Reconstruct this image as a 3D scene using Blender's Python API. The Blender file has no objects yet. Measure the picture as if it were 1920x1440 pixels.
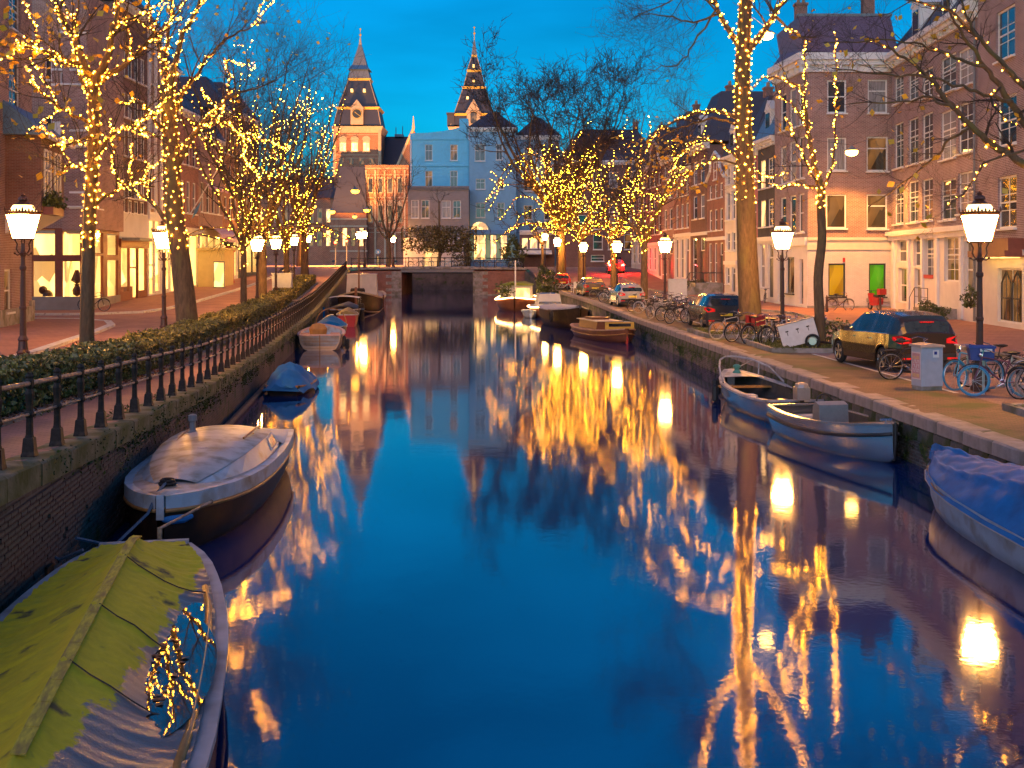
import bpy, math, random
import numpy as np
from mathutils import Vector
random.seed(7)
PI = math.pi
R = math.radians
sc = bpy.context.scene
col = sc.collection

# ------------------------------------------------------------------ camera
FPX, HC, YH = 2200.0, 4.0, 488.0          # focal length in photo pixels, eye height over water, horizon row
cam_d = bpy.data.cameras.new('camera')
cam_d.sensor_width = 36.0
cam_d.lens = 36.0 * FPX / 1920.0
cam_d.shift_y = (YH - 720.0) / 1920.0
cam_d.clip_start = 0.1
cam_d.clip_end = 3000
cam = bpy.data.objects.new('camera', cam_d)
col.objects.link(cam)
cam.location = (0, 0, HC)
cam.rotation_euler = (R(90), 0, 0)
sc.camera = cam

# ------------------------------------------------------------------ world: blue-hour sky
SUN_EL, SUN_ROT = 5.0, 200.0
w = bpy.data.worlds.new('World')
sc.world = w
w.use_nodes = True
nt = w.node_tree
for n in list(nt.nodes):
    nt.nodes.remove(n)
sky = nt.nodes.new('ShaderNodeTexSky')
sky.sky_type = 'NISHITA'
sky.sun_disc = False
sky.sun_elevation = R(SUN_EL)
sky.sun_rotation = R(SUN_ROT)
sky.ozone_density = 4.0
sky.air_density = 1.0
sky.dust_density = 0.3
grade = nt.nodes.new('ShaderNodeMix')
grade.data_type = 'RGBA'
grade.blend_type = 'MULTIPLY'
grade.inputs[0].default_value = 1.0
grade.inputs[7].default_value = (0.01, 0.77, 1.0, 1)
# thin drifting cloud, a little lighter than the blue
tc = nt.nodes.new('ShaderNodeTexCoord')
mp = nt.nodes.new('ShaderNodeMapping')
mp.inputs['Scale'].default_value = (1.2, 1.2, 5.0)
cn = nt.nodes.new('ShaderNodeTexNoise')
cn.inputs['Scale'].default_value = 2.6
cn.inputs['Detail'].default_value = 6.0
cr = nt.nodes.new('ShaderNodeMapRange')
cr.inputs[1].default_value = 0.35
cr.inputs[2].default_value = 0.75
cr.inputs[3].default_value = 0.82
cr.inputs[4].default_value = 1.30
cm = nt.nodes.new('ShaderNodeMix')
cm.data_type = 'RGBA'
cm.blend_type = 'MULTIPLY'
cm.inputs[0].default_value = 1.0
bg = nt.nodes.new('ShaderNodeBackground')
bg.inputs[1].default_value = 0.086
wo = nt.nodes.new('ShaderNodeOutputWorld')
L = nt.links.new
L(sky.outputs[0], grade.inputs[6])
L(tc.outputs['Generated'], mp.inputs[0])
L(mp.outputs[0], cn.inputs[0])
L(cn.outputs[0], cr.inputs[0])
L(grade.outputs[2], cm.inputs[6])
L(cr.outputs[0], cm.inputs[7])
L(cm.outputs[2], bg.inputs[0])
L(bg.outputs[0], wo.inputs[0])

# ------------------------------------------------------------------ last light of dusk, very soft
sun_d = bpy.data.lights.new('sun', 'SUN')
sun_d.energy = 0.42
sun_d.angle = R(70)
sun_d.color = (1.0, 0.70, 0.76)
sun = bpy.data.objects.new('sun', sun_d)
col.objects.link(sun)
sun.rotation_euler = (R(58), 0, R(-20))

# ------------------------------------------------------------------ exposure and render set-up
vs = sc.view_settings
vs.view_transform = 'Standard'
vs.look = 'None'
vs.gamma = 1.0
vs.exposure = 1.45
vs.use_curve_mapping = False
sc.render.engine = 'CYCLES'
cy = sc.cycles
cy.use_denoising = True
cy.max_bounces = 5
cy.diffuse_bounces = 2
cy.glossy_bounces = 3
cy.transmission_bounces = 3
cy.transparent_max_bounces = 4
cy.caustics_reflective = False
cy.caustics_refractive = False
cy.sample_clamp_indirect = 4.0
cy.use_light_tree = True

# ------------------------------------------------------------------ photo pixel -> place in the world
def gp(px, py, z):
    """point of the horizontal plane z seen at a pixel of the 1920x1440 photograph"""
    Y = FPX * (HC - z) / (py - YH)
    return Vector(((px - 960) / FPX * Y, Y, z))
def at(px, py, Y):
    return Vector(((px - 960) / FPX * Y, Y, HC - (py - YH) / FPX * Y))
def interp(tab, y):
    if y <= tab[0][0]:
        return tab[0][1]
    for (a, b), (c, d) in zip(tab, tab[1:]):
        if y <= c:
            return b + (d - b) * (y - a) / (c - a)
    return tab[-1][1]
ZL_T = [(6, 1.95), (12, 1.75), (16.5, 1.55), (27, 1.17), (38, 0.99), (48, 0.99), (59, 1.02), (69, 1.11), (88, 1.6), (114, 2.4), (133, 3.02), (140, 3.1), (400, 3.1)]
ZR_T = [(6, 1.0), (62, 0.98), (84, 1.14), (108, 1.35), (120, 2.0), (133, 3.0), (140, 3.1), (400, 3.1)]
XR_T = [(4, 8.6), (64, 6.42), (84, 5.6), (100, 4.4), (108, 3.6), (122, 2.4), (136, 1.4)]
def zl(y): return interp(ZL_T, y)
def zr(y): return interp(ZR_T, y)
def xl(y): return -3.95 - 0.109 * y
def xr(y): return interp(XR_T, y)

# ------------------------------------------------------------------ mesh helpers
class MB:
    def __init__(s):
        s.v = []
        s.f = []
    def box(s, x0, x1, y0, y1, z0, z1):
        b = len(s.v)
        s.v += [(x0, y0, z0), (x1, y0, z0), (x1, y1, z0), (x0, y1, z0), (x0, y0, z1), (x1, y0, z1), (x1, y1, z1), (x0, y1, z1)]
        s.f += [(b, b+3, b+2, b+1), (b+4, b+5, b+6, b+7), (b, b+1, b+5, b+4), (b+1, b+2, b+6, b+5), (b+2, b+3, b+7, b+6), (b+3, b, b+4, b+7)]
        return s
    def rbox(s, c, hx, hy, hz, rz=0.0, tilt=0.0):
        """box with half sizes about centre c, tilted about its x axis and turned about z"""
        b = len(s.v)
        cz, sz = math.cos(rz), math.sin(rz)
        ct, st = math.cos(tilt), math.sin(tilt)
        for (i, j, k) in ((-1,-1,-1),(1,-1,-1),(1,1,-1),(-1,1,-1),(-1,-1,1),(1,-1,1),(1,1,1),(-1,1,1)):
            x, y, z = i*hx, j*hy, k*hz
            y, z = y*ct - z*st, y*st + z*ct
            s.v.append((c[0] + x*cz - y*sz, c[1] + x*sz + y*cz, c[2] + z))
        s.f += [(b, b+3, b+2, b+1), (b+4, b+5, b+6, b+7), (b, b+1, b+5, b+4), (b+1, b+2, b+6, b+5), (b+2, b+3, b+7, b+6), (b+3, b, b+4, b+7)]
        return s
    def quad(s, a, b, c, d):
        n = len(s.v)
        s.v += [tuple(a), tuple(b), tuple(c), tuple(d)]
        s.f.append((n, n+1, n+2, n+3))
        return s
    def poly(s, pts):
        n = len(s.v)
        s.v += [tuple(p) for p in pts]
        s.f.append(tuple(range(n, n + len(pts))))
        return s
    def prism(s, pts, d):
        """closed polygon pushed along vector d"""
        n = len(s.v)
        k = len(pts)
        s.v += [tuple(p) for p in pts] + [(p[0]+d[0], p[1]+d[1], p[2]+d[2]) for p in pts]
        s.f.append(tuple(range(n + k - 1, n - 1, -1)))
        s.f.append(tuple(range(n + k, n + 2*k)))
        for i in range(k):
            j = (i + 1) % k
            s.f.append((n+i, n+j, n+k+j, n+k+i))
        return s
    def tube(s, pts, rs, n=6, cap=True):
        if not isinstance(rs, (list, tuple)):
            rs = [rs] * len(pts)
        b = len(s.v)
        m = len(pts)
        px, py, pz = 0.31, 0.17, 0.93
        for i in range(m):
            a = pts[i-1] if i else pts[i]
            c = pts[i+1] if i < m-1 else pts[i]
            tx, ty, tz = c[0]-a[0], c[1]-a[1], c[2]-a[2]
            l = math.sqrt(tx*tx+ty*ty+tz*tz) or 1.0
            tx /= l; ty /= l; tz /= l
            d = px*tx + py*ty + pz*tz
            ux, uy, uz = px-d*tx, py-d*ty, pz-d*tz
            l = math.sqrt(ux*ux+uy*uy+uz*uz)
            if l < 1e-4:
                ux, uy, uz = (1, 0, 0) if abs(tx) < .9 else (0, 1, 0)
                d = ux*tx+uy*ty+uz*tz
                ux -= d*tx; uy -= d*ty; uz -= d*tz
                l = math.sqrt(ux*ux+uy*uy+uz*uz)
            ux /= l; uy /= l; uz /= l
            px, py, pz = ux, uy, uz
            vx, vy, vz = ty*uz-tz*uy, tz*ux-tx*uz, tx*uy-ty*ux
            r = rs[i]
            q = pts[i]
            for k in range(n):
                ca, sa = CS[n][k]
                s.v.append((q[0]+r*(ux*ca+vx*sa), q[1]+r*(uy*ca+vy*sa), q[2]+r*(uz*ca+vz*sa)))
        for i in range(m-1):
            o = b + i*n
            for k in range(n):
                k2 = (k+1) % n
                s.f.append((o+k, o+k2, o+n+k2, o+n+k))
        if cap:
            s.f.append(tuple(range(b+n-1, b-1, -1)))
            s.f.append(tuple(range(b+(m-1)*n, b+m*n)))
        return s
    def lathe(s, prof, n=12, c=(0, 0, 0), ph=0.0, sx=1.0, sy=1.0):
        b = len(s.v)
        for (r, z) in prof:
            for k in range(n):
                a = 2*PI*k/n + ph
                s.v.append((c[0]+r*sx*math.cos(a), c[1]+r*sy*math.sin(a), c[2]+z))
        for i in range(len(prof)-1):
            o = b + i*n
            for k in range(n):
                k2 = (k+1) % n
                s.f.append((o+k, o+k2, o+n+k2, o+n+k))
        s.f.append(tuple(range(b+n-1, b-1, -1)))
        o = b+(len(prof)-1)*n
        s.f.append(tuple(range(o, o+n)))
        return s
    def grid(s, rows):
        """rows of equally many points"""
        b = len(s.v)
        n = len(rows[0])
        for r in rows:
            s.v += [tuple(p) for p in r]
        for i in range(len(rows)-1):
            for k in range(n-1):
                o = b+i*n+k
                s.f.append((o, o+1, o+n+1, o+n))
        return s
    def ball(s, c, r, n=8, m=5, sz=1.0):
        prof = [(max(1e-3, r*math.sin(PI*i/m)), -r*sz*math.cos(PI*i/m)) for i in range(m+1)]
        return s.lathe(prof, n, c)
    def ring(s, c, r, t, axis='y', n=24, k=6, arc=(0, 2*PI)):
        pts = []
        full = abs(arc[1]-arc[0]-2*PI) < 1e-6
        for i in range(n+1):
            a = arc[0]+(arc[1]-arc[0])*i/n
            ca, sa = r*math.cos(a), r*math.sin(a)
            pts.append((c[0]+ca, c[1], c[2]+sa) if axis == 'y' else ((c[0], c[1]+ca, c[2]+sa) if axis == 'x' else (c[0]+ca, c[1]+sa, c[2])))
        s.tube(pts, t, k, cap=not full)
        return s
    def mesh(s, name, m, smooth=False):
        me = bpy.data.meshes.new(name)
        me.from_pydata(s.v, [], s.f)
        if m is not None:
            me.materials.append(m)
        if smooth:
            me.polygons.foreach_set('use_smooth', [True]*len(me.polygons))
        me.update()
        return me
CS = {n: [(math.cos(2*PI*k/n), math.sin(2*PI*k/n)) for k in range(n)] for n in range(3, 33)}

def link(name, me, parent=None, loc=None, rz=None):
    o = bpy.data.objects.new(name, me)
    col.objects.link(o)
    if parent is not None:
        o.parent = parent
    if loc is not None:
        o.location = loc
    if rz is not None:
        o.rotation_euler = (0, 0, rz)
    return o
def part(name, mb, m, parent, smooth=False, loc=None, rz=None, label=None):
    o = link(name, mb.mesh(name, m, smooth), parent, loc, rz)
    if label:
        o['label'] = label
    return o
def thing(name, label, cat, loc=(0, 0, 0), rz=0.0, group=None):
    o = bpy.data.objects.new(name, None)
    o.empty_display_size = 0.3
    col.objects.link(o)
    o.location = loc
    o.rotation_euler = (0, 0, rz)
    return tag(o, label, cat, group)
def tag(o, label, cat, group=None):
    o['label'] = label
    o['category'] = cat
    if group:
        o['group'] = group
    return o
def struct(name, mb, m, smooth=False):
    o = part(name, mb, m, None, smooth)
    o['kind'] = 'structure'
    return o
def copy_tree(o, parent=None):
    c = o.copy()
    col.objects.link(c)
    c.parent = parent
    for ch in o.children:
        copy_tree(ch, c)
    return c
def np_mesh(name, verts, faces, m, smooth=False):
    """mesh from numpy arrays: verts (n,3), faces (f,k)"""
    me = bpy.data.meshes.new(name)
    k = faces.shape[1]
    me.vertices.add(len(verts))
    me.vertices.foreach_set('co', verts.astype(np.float32).ravel())
    me.loops.add(faces.size)
    me.loops.foreach_set('vertex_index', faces.astype(np.int32).ravel())
    me.polygons.add(len(faces))
    me.polygons.foreach_set('loop_start', np.arange(0, faces.size, k, dtype=np.int32))
    me.polygons.foreach_set('loop_total', np.full(len(faces), k, dtype=np.int32))
    if smooth:
        me.polygons.foreach_set('use_smooth', np.ones(len(faces), dtype=bool))
    me.materials.append(m)
    me.update(calc_edges=True)
    return me

# ------------------------------------------------------------------ materials
def nodes_of(name):
    m = bpy.data.materials.new(name)
    m.use_nodes = True
    t = m.node_tree
    return m, t, t.nodes['Principled BSDF']
def mat(name, c, rough=0.6, metal=0.0, var=0.18, scale=6.0, bump=0.0, bscale=None, emit=None, es=0.0, c2=None, c2s=None, c2t=(0.45, 0.65), spec=None, coat=0.0, stretch=None):
    m, t, p = nodes_of(name)
    ln = t.links.new
    p.inputs['Roughness'].default_value = rough
    p.inputs['Metallic'].default_value = metal
    if spec is not None:
        p.inputs['Specular IOR Level'].default_value = spec
    if coat:
        p.inputs['Coat Weight'].default_value = coat
        p.inputs['Coat Roughness'].default_value = 0.05
    if emit:
        p.inputs['Emission Color'].default_value = (*emit, 1)
        p.inputs['Emission Strength'].default_value = es
    tcn = t.nodes.new('ShaderNodeTexCoord')
    src = tcn.outputs['Object']
    if stretch:
        mpn = t.nodes.new('ShaderNodeMapping')
        mpn.inputs['Scale'].default_value = stretch
        ln(src, mpn.inputs[0])
        src = mpn.outputs[0]
    nz = t.nodes.new('ShaderNodeTexNoise')
    nz.inputs['Scale'].default_value = scale
    nz.inputs['Detail'].default_value = 5.0
    nz.inputs['Roughness'].default_value = 0.6
    ln(src, nz.inputs['Vector'])
    mx = t.nodes.new('ShaderNodeMix')
    mx.data_type = 'RGBA'
    mr = t.nodes.new('ShaderNodeMapRange')
    mr.inputs[1].default_value = 0.3
    mr.inputs[2].default_value = 0.7
    ln(nz.outputs[0], mr.inputs[0])
    ln(mr.outputs[0], mx.inputs[0])
    mx.inputs[6].default_value = (*[x*(1-var) for x in c], 1)
    mx.inputs[7].default_value = (*[min(1, x*(1+var)) for x in c], 1)
    outc = mx.outputs[2]
    if c2:
        n2 = t.nodes.new('ShaderNodeTexNoise')
        n2.inputs['Scale'].default_value = c2s or scale*0.3
        n2.inputs['Detail'].default_value = 6.0
        ln(src, n2.inputs['Vector'])
        r2 = t.nodes.new('ShaderNodeMapRange')
        r2.inputs[1].default_value = c2t[0]
        r2.inputs[2].default_value = c2t[1]
        ln(n2.outputs[0], r2.inputs[0])
        m2 = t.nodes.new('ShaderNodeMix')
        m2.data_type = 'RGBA'
        ln(r2.outputs[0], m2.inputs[0])
        ln(outc, m2.inputs[6])
        m2.inputs[7].default_value = (*c2, 1)
        outc = m2.outputs[2]
    ln(outc, p.inputs['Base Color'])
    if bump:
        b = t.nodes.new('ShaderNodeBump')
        b.inputs['Strength'].default_value = bump
        b.inputs['Distance'].default_value = 0.03
        if bscale:
            nb = t.nodes.new('ShaderNodeTexNoise')
            nb.inputs['Scale'].default_value = bscale
            nb.inputs['Detail'].default_value = 4.0
            ln(src, nb.inputs['Vector'])
            ln(nb.outputs[0], b.inputs['Height'])
        else:
            ln(nz.outputs[0], b.inputs['Height'])
        ln(b.outputs[0], p.inputs['Normal'])
    return m
def brick(name, c1, c2, mortar, bw=0.22, bh=0.065, ms=0.012, rough=0.85, bump=0.4, flat=False, dirt=0.25, moss=None):
    """courses of brick in the object's own x/z plane (or x/y when flat)"""
    m, t, p = nodes_of(name)
    ln = t.links.new
    p.inputs['Roughness'].default_value = rough
    tcn = t.nodes.new('ShaderNodeTexCoord')
    sp = t.nodes.new('ShaderNodeSeparateXYZ')
    ln(tcn.outputs['Object'], sp.inputs[0])
    cb = t.nodes.new('ShaderNodeCombineXYZ')
    if flat:
        ln(sp.outputs[0], cb.inputs[0])
        ln(sp.outputs[1], cb.inputs[1])
    else:
        ad = t.nodes.new('ShaderNodeMath')
        ln(sp.outputs[0], ad.inputs[0])
        ln(sp.outputs[1], ad.inputs[1])
        ln(ad.outputs[0], cb.inputs[0])
        ln(sp.outputs[2], cb.inputs[1])
    bt = t.nodes.new('ShaderNodeTexBrick')
    bt.inputs['Scale'].default_value = 1.0
    bt.inputs['Brick Width'].default_value = bw
    bt.inputs['Row Height'].default_value = bh
    bt.inputs['Mortar Size'].default_value = ms
    bt.inputs['Mortar Smooth'].default_value = 0.3
    bt.inputs['Color1'].default_value = (*c1, 1)
    bt.inputs['Color2'].default_value = (*c2, 1)
    bt.inputs['Mortar'].default_value = (*mortar, 1)
    ln(cb.outputs[0], bt.inputs['Vector'])
    nz = t.nodes.new('ShaderNodeTexNoise')
    nz.inputs['Scale'].default_value = 0.7
    nz.inputs['Detail'].default_value = 8.0
    nz.inputs['Roughness'].default_value = 0.7
    ln(tcn.outputs['Object'], nz.inputs['Vector'])
    mr = t.nodes.new('ShaderNodeMapRange')
    mr.inputs[1].default_value = 0.3
    mr.inputs[2].default_value = 0.7
    mr.inputs[3].default_value = 1-dirt
    mr.inputs[4].default_value = 1+dirt
    ln(nz.outputs[0], mr.inputs[0])
    mx = t.nodes.new('ShaderNodeMix')
    mx.data_type = 'RGBA'
    mx.blend_type = 'MULTIPLY'
    mx.inputs[0].default_value = 1.0
    ln(bt.outputs[0], mx.inputs[6])
    ln(mr.outputs[0], mx.inputs[7])
    outc = mx.outputs[2]
    if moss:
        n2 = t.nodes.new('ShaderNodeTexNoise')
        n2.inputs['Scale'].default_value = moss[1]
        n2.inputs['Detail'].default_value = 8.0
        ln(tcn.outputs['Object'], n2.inputs['Vector'])
        r2 = t.nodes.new('ShaderNodeMapRange')
        r2.inputs[1].default_value = moss[2]
        r2.inputs[2].default_value = moss[2]+0.12
        ln(n2.outputs[0], r2.inputs[0])
        m2 = t.nodes.new('ShaderNodeMix')
        m2.data_type = 'RGBA'
        ln(r2.outputs[0], m2.inputs[0])
        ln(outc, m2.inputs[6])
        m2.inputs[7].default_value = (*moss[0], 1)
        outc = m2.outputs[2]
    ln(outc, p.inputs['Base Color'])
    b = t.nodes.new('ShaderNodeBump')
    b.inputs['Strength'].default_value = bump
    b.inputs['Distance'].default_value = 0.01
    b.invert = True
    ln(bt.outputs['Fac'], b.inputs['Height'])
    ln(b.outputs[0], p.inputs['Normal'])
    return m
def glow(name, c, s, patt=None, base=(0.8, 0.7, 0.5)):
    """a surface with a glow of its own; patt=(scale, lo) breaks a lit room up into lighter and darker things"""
    m, t, p = nodes_of(name)
    p.inputs['Base Color'].default_value = (*base, 1)
    p.inputs['Emission Color'].default_value = (*c, 1)
    p.inputs['Emission Strength'].default_value = s
    p.inputs['Roughness'].default_value = 0.06 if base[0] < 0.3 else 0.5
    if patt:
        ln = t.links.new
        tcn = t.nodes.new('ShaderNodeTexCoord')
        mpn = t.nodes.new('ShaderNodeMapping')
        mpn.inputs['Scale'].default_value = (1.0, 1.0, 0.6)
        ln(tcn.outputs['Object'], mpn.inputs[0])
        v = t.nodes.new('ShaderNodeTexVoronoi')
        v.inputs['Scale'].default_value = patt[0]
        ln(mpn.outputs[0], v.inputs['Vector'])
        nz = t.nodes.new('ShaderNodeTexNoise')
        nz.inputs['Scale'].default_value = patt[0]*0.7
        ln(mpn.outputs[0], nz.inputs['Vector'])
        sp = t.nodes.new('ShaderNodeSeparateColor')
        ln(v.outputs['Color'], sp.inputs[0])
        ml = t.nodes.new('ShaderNodeMath')
        ml.operation = 'MULTIPLY'
        ln(sp.outputs[0], ml.inputs[0])
        ln(nz.outputs[0], ml.inputs[1])
        mr = t.nodes.new('ShaderNodeMapRange')
        mr.inputs[1].default_value = 0.05
        mr.inputs[2].default_value = 0.5
        mr.inputs[3].default_value = patt[1]*s
        mr.inputs[4].default_value = s*1.3
        ln(ml.outputs[0], mr.inputs[0])
        ln(mr.outputs[0], p.inputs['Emission Strength'])
    return m

M = {}
M['brick_red'] = brick('brick_red', (0.390, 0.130, 0.091), (0.286, 0.098, 0.072), (0.30, 0.24, 0.20))
M['brick_brown'] = brick('brick_brown', (0.33, 0.165, 0.135), (0.24, 0.12, 0.10), (0.46, 0.37, 0.33), bh=0.075, ms=0.014)
M['brick_dark'] = brick('brick_dark', (0.213, 0.088, 0.069), (0.150, 0.062, 0.050), (0.22, 0.17, 0.15))
M['brick_plum'] = brick('brick_plum', (0.28, 0.165, 0.17), (0.20, 0.115, 0.12), (0.46, 0.41, 0.41), bh=0.075, ms=0.014)
M['brick_orange'] = brick('brick_orange', (0.462, 0.198, 0.099), (0.374, 0.154, 0.077), (0.40, 0.30, 0.22))
M['brick_white'] = brick('brick_white', (0.66, 0.62, 0.58), (0.60, 0.56, 0.53), (0.52, 0.48, 0.45), bump=0.25, dirt=0.1)
M['brick_black'] = brick('brick_black', (0.075, 0.075, 0.085), (0.06, 0.06, 0.07), (0.10, 0.10, 0.10))
M['quay_brick'] = brick('quay_brick', (0.12, 0.075, 0.062), (0.08, 0.052, 0.046), (0.12, 0.105, 0.095), dirt=0.45, moss=((0.04, 0.06, 0.012), 1.6, 0.58))
M['quay_moss'] = brick('quay_moss', (0.17, 0.12, 0.10), (0.10, 0.08, 0.07), (0.22, 0.2, 0.19), dirt=0.5, moss=((0.055, 0.085, 0.016), 2.2, 0.50))
M['paving'] = brick('paving', (0.45, 0.22, 0.175), (0.38, 0.185, 0.145), (0.22, 0.14, 0.11), bw=0.21, bh=0.10, ms=0.008, flat=True, bump=0.25, dirt=0.22)
M['road'] = brick('road', (0.42, 0.20, 0.15), (0.35, 0.165, 0.125), (0.22, 0.13, 0.11), bw=0.21, bh=0.075, ms=0.008, flat=True, bump=0.25, dirt=0.28)
M['road_grey'] = brick('road_grey', (0.30, 0.19, 0.175), (0.25, 0.16, 0.145), (0.17, 0.12, 0.11), bw=0.21, bh=0.075, ms=0.008, flat=True, bump=0.25, dirt=0.3)
M['sidewalk'] = brick('sidewalk', (0.42, 0.19, 0.125), (0.36, 0.16, 0.105), (0.2, 0.11, 0.08), bw=0.3, bh=0.3, ms=0.008, flat=True, bump=0.2, dirt=0.2)
M['quayside'] = brick('quayside', (0.22, 0.125, 0.08), (0.17, 0.10, 0.065), (0.10, 0.095, 0.04), bw=0.21, bh=0.10, ms=0.012, flat=True, bump=0.3, dirt=0.35, moss=((0.09, 0.10, 0.025), 0.8, 0.52))
M['asphalt'] = mat('asphalt', (0.06, 0.06, 0.063), 0.8, var=0.25, scale=30, bump=0.15)
M['stone'] = mat('stone', (0.34, 0.31, 0.28), 0.8, var=0.22, scale=5, bump=0.25, c2=(0.17, 0.16, 0.11), c2s=2.0)
M['coping_moss'] = mat('coping_moss', (0.23, 0.20, 0.13), 0.9, var=0.3, scale=5, bump=0.5, bscale=14, c2=(0.105, 0.105, 0.028), c2s=1.6, c2t=(0.4, 0.6))
M['facing'] = mat('facing', (0.15, 0.13, 0.115), 0.85, var=0.3, scale=5, bump=0.4, bscale=14, c2=(0.055, 0.07, 0.02), c2s=1.7, c2t=(0.42, 0.58))
M['coping'] = mat('coping', (0.36, 0.29, 0.26), 0.85, var=0.22, scale=4, bump=0.3, bscale=16, c2=(0.19, 0.16, 0.12), c2s=1.3, c2t=(0.5, 0.7))
M['kerb'] = mat('kerb', (0.27, 0.26, 0.26), 0.8, var=0.2, scale=6, bump=0.2, c2=(0.14, 0.14, 0.10), c2s=1.8)
M['line'] = mat('line', (0.62, 0.60, 0.56), 0.7, var=0.1, scale=10, c2=(0.28, 0.2, 0.17), c2s=5.0, c2t=(0.55, 0.7))
M['plaster_white'] = mat('plaster_white', (0.72, 0.69, 0.66), 0.7, var=0.06, scale=2, bump=0.05, c2=(0.55, 0.52, 0.50), c2s=0.5, c2t=(0.55, 0.8))
M['plaster_blue'] = mat('plaster_blue', (0.17, 0.60, 0.84), 0.8, var=0.06, scale=3, c2=(0.13, 0.47, 0.68), c2s=0.8, c2t=(0.5, 0.8), bump=0.1)
M['plaster_lilac'] = mat('plaster_lilac', (0.22, 0.45, 0.62), 0.8, var=0.06, scale=3, c2=(0.18, 0.36, 0.50), c2s=0.8, c2t=(0.5, 0.8), bump=0.1)
M['plaster_pink'] = mat('plaster_pink', (0.5, 0.2, 0.2), 0.8, var=0.08, scale=1.5)
M['plaster_grey'] = mat('plaster_grey', (0.27, 0.25, 0.24), 0.85, var=0.12, scale=1.5)
M['plaster_yellow'] = mat('plaster_yellow', (0.62, 0.50, 0.22), 0.8, var=0.08, scale=2)
M['paint_white'] = mat('paint_white', (0.78, 0.77, 0.75), 0.45, var=0.05, scale=3)
M['paint_cream'] = mat('paint_cream', (0.70, 0.62, 0.50), 0.5, var=0.06, scale=3)
M['paint_dark'] = mat('paint_dark', (0.035, 0.04, 0.045), 0.4, var=0.1, scale=4)
M['paint_brown'] = mat('paint_brown', (0.22, 0.065, 0.04), 0.45, var=0.12, scale=4)
M['paint_red'] = mat('paint_red', (0.45, 0.03, 0.03), 0.4, var=0.1)
M['paint_blue'] = mat('paint_blue', (0.12, 0.30, 0.52), 0.45, var=0.08)
M['slate'] = mat('slate', (0.055, 0.055, 0.08), 0.55, var=0.25, scale=9, bump=0.3, stretch=(1, 1, 4))
M['slate_blue'] = mat('slate_blue', (0.10, 0.20, 0.34), 0.4, var=0.2, scale=6, bump=0.2)
M['tile_plum'] = mat('tile_plum', (0.16, 0.10, 0.15), 0.5, var=0.35, scale=14, bump=0.2)
M['lead'] = mat('lead', (0.20, 0.21, 0.23), 0.5, var=0.15)
M['sandstone'] = mat('sandstone', (0.58, 0.44, 0.30), 0.8, var=0.15, scale=2)
M['gold'] = mat('gold', (0.75, 0.5, 0.10), 0.45, var=0.1)
M['iron'] = mat('iron', (0.025, 0.018, 0.014), 0.55, spec=0.3, metal=0.0, var=0.3, scale=20, bump=0.15, c2=(0.09, 0.055, 0.035), c2s=6, c2t=(0.55, 0.75))
M['iron_lamp'] = mat('iron_lamp', (0.075, 0.03, 0.02), 0.4, var=0.2, scale=12)
M['rail'] = mat('rail', (0.33, 0.24, 0.18), 0.5, var=0.25, scale=15, c2=(0.12, 0.08, 0.06), c2s=8)
M['bark'] = mat('bark', (0.135, 0.085, 0.045), 0.95, var=0.4, scale=10, bump=1.0, stretch=(1, 1, 0.25), c2=(0.15, 0.12, 0.04), c2s=2.5, c2t=(0.5, 0.72))
M['twig'] = mat('twig', (0.05, 0.036, 0.03), 0.9, var=0.2)
def leafmat(name, c, var=0.35, rough=0.5, trans=0.25):
    m, t, p = nodes_of(name)
    ln = t.links.new
    g = t.nodes.new('ShaderNodeNewGeometry')
    cr = t.nodes.new('ShaderNodeMix')
    cr.data_type = 'RGBA'
    ln(g.outputs['Random Per Island'], cr.inputs[0])
    cr.inputs[6].default_value = (*[x*(1-var) for x in c], 1)
    cr.inputs[7].default_value = (*[x*(1+var) for x in c], 1)
    ln(cr.outputs[2], p.inputs['Base Color'])
    p.inputs['Roughness'].default_value = rough
    return m
M['hedge_leaf'] = leafmat('hedge_leaf', (0.20, 0.175, 0.045), 0.75, 0.35)
M['leaf_yellow'] = leafmat('leaf_yellow', (0.72, 0.40, 0.025), 0.25)
M['leaf_green'] = leafmat('leaf_green', (0.07, 0.09, 0.02), 0.5)
M['leaf_litter'] = leafmat('leaf_litter', (0.20, 0.08, 0.03), 0.5, 0.7)
M['grass'] = leafmat('grass', (0.12, 0.13, 0.025), 0.4, 0.6)
M['ivy'] = leafmat('ivy', (0.06, 0.085, 0.014), 0.45, 0.5)
M['soil'] = mat('soil', (0.06, 0.045, 0.03), 0.95, var=0.4, scale=12, bump=0.6)
M['glass_dark'] = mat('glass_dark', (0.035, 0.045, 0.06), 0.04, var=0.5, scale=0.9, spec=0.9)
M['glass_curtain'] = mat('glass_curtain', (0.30, 0.28, 0.28), 0.12, var=0.35, scale=3.0, stretch=(5, 1, 0.3), spec=0.7)
M['glass_warm'] = glow('glass_warm', (1.0, 0.50, 0.12), 1.5, (2.0, 0.15))
M['glass_dim'] = glow('glass_dim', (1.0, 0.40, 0.10), 0.10, (1.6, 0.1), base=(0.03, 0.025, 0.02))
M['glass_yellow'] = glow('glass_yellow', (1.0, 0.56, 0.13), 1.3, (1.3, 0.2))
M['room_glow'] = glow('room_glow', (1.0, 0.54, 0.13), 1.3, (1.1, 0.12))  # glow put into the back walls in place of shop lamps
M['wall_glow'] = glow('wall_glow', (1.0, 0.56, 0.14), 0.8, (1.1, 0.2))  # fainter glow put into walls, standing in for room lighting
M['pane_clear'] = mat('pane_clear', (0.8, 0.85, 0.85), 0.02)
M['pane_amber'] = glow('pane_amber', (0.75, 0.40, 0.01), 0.22, (1.2, 0.35), base=(0.2, 0.12, 0.01))
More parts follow.
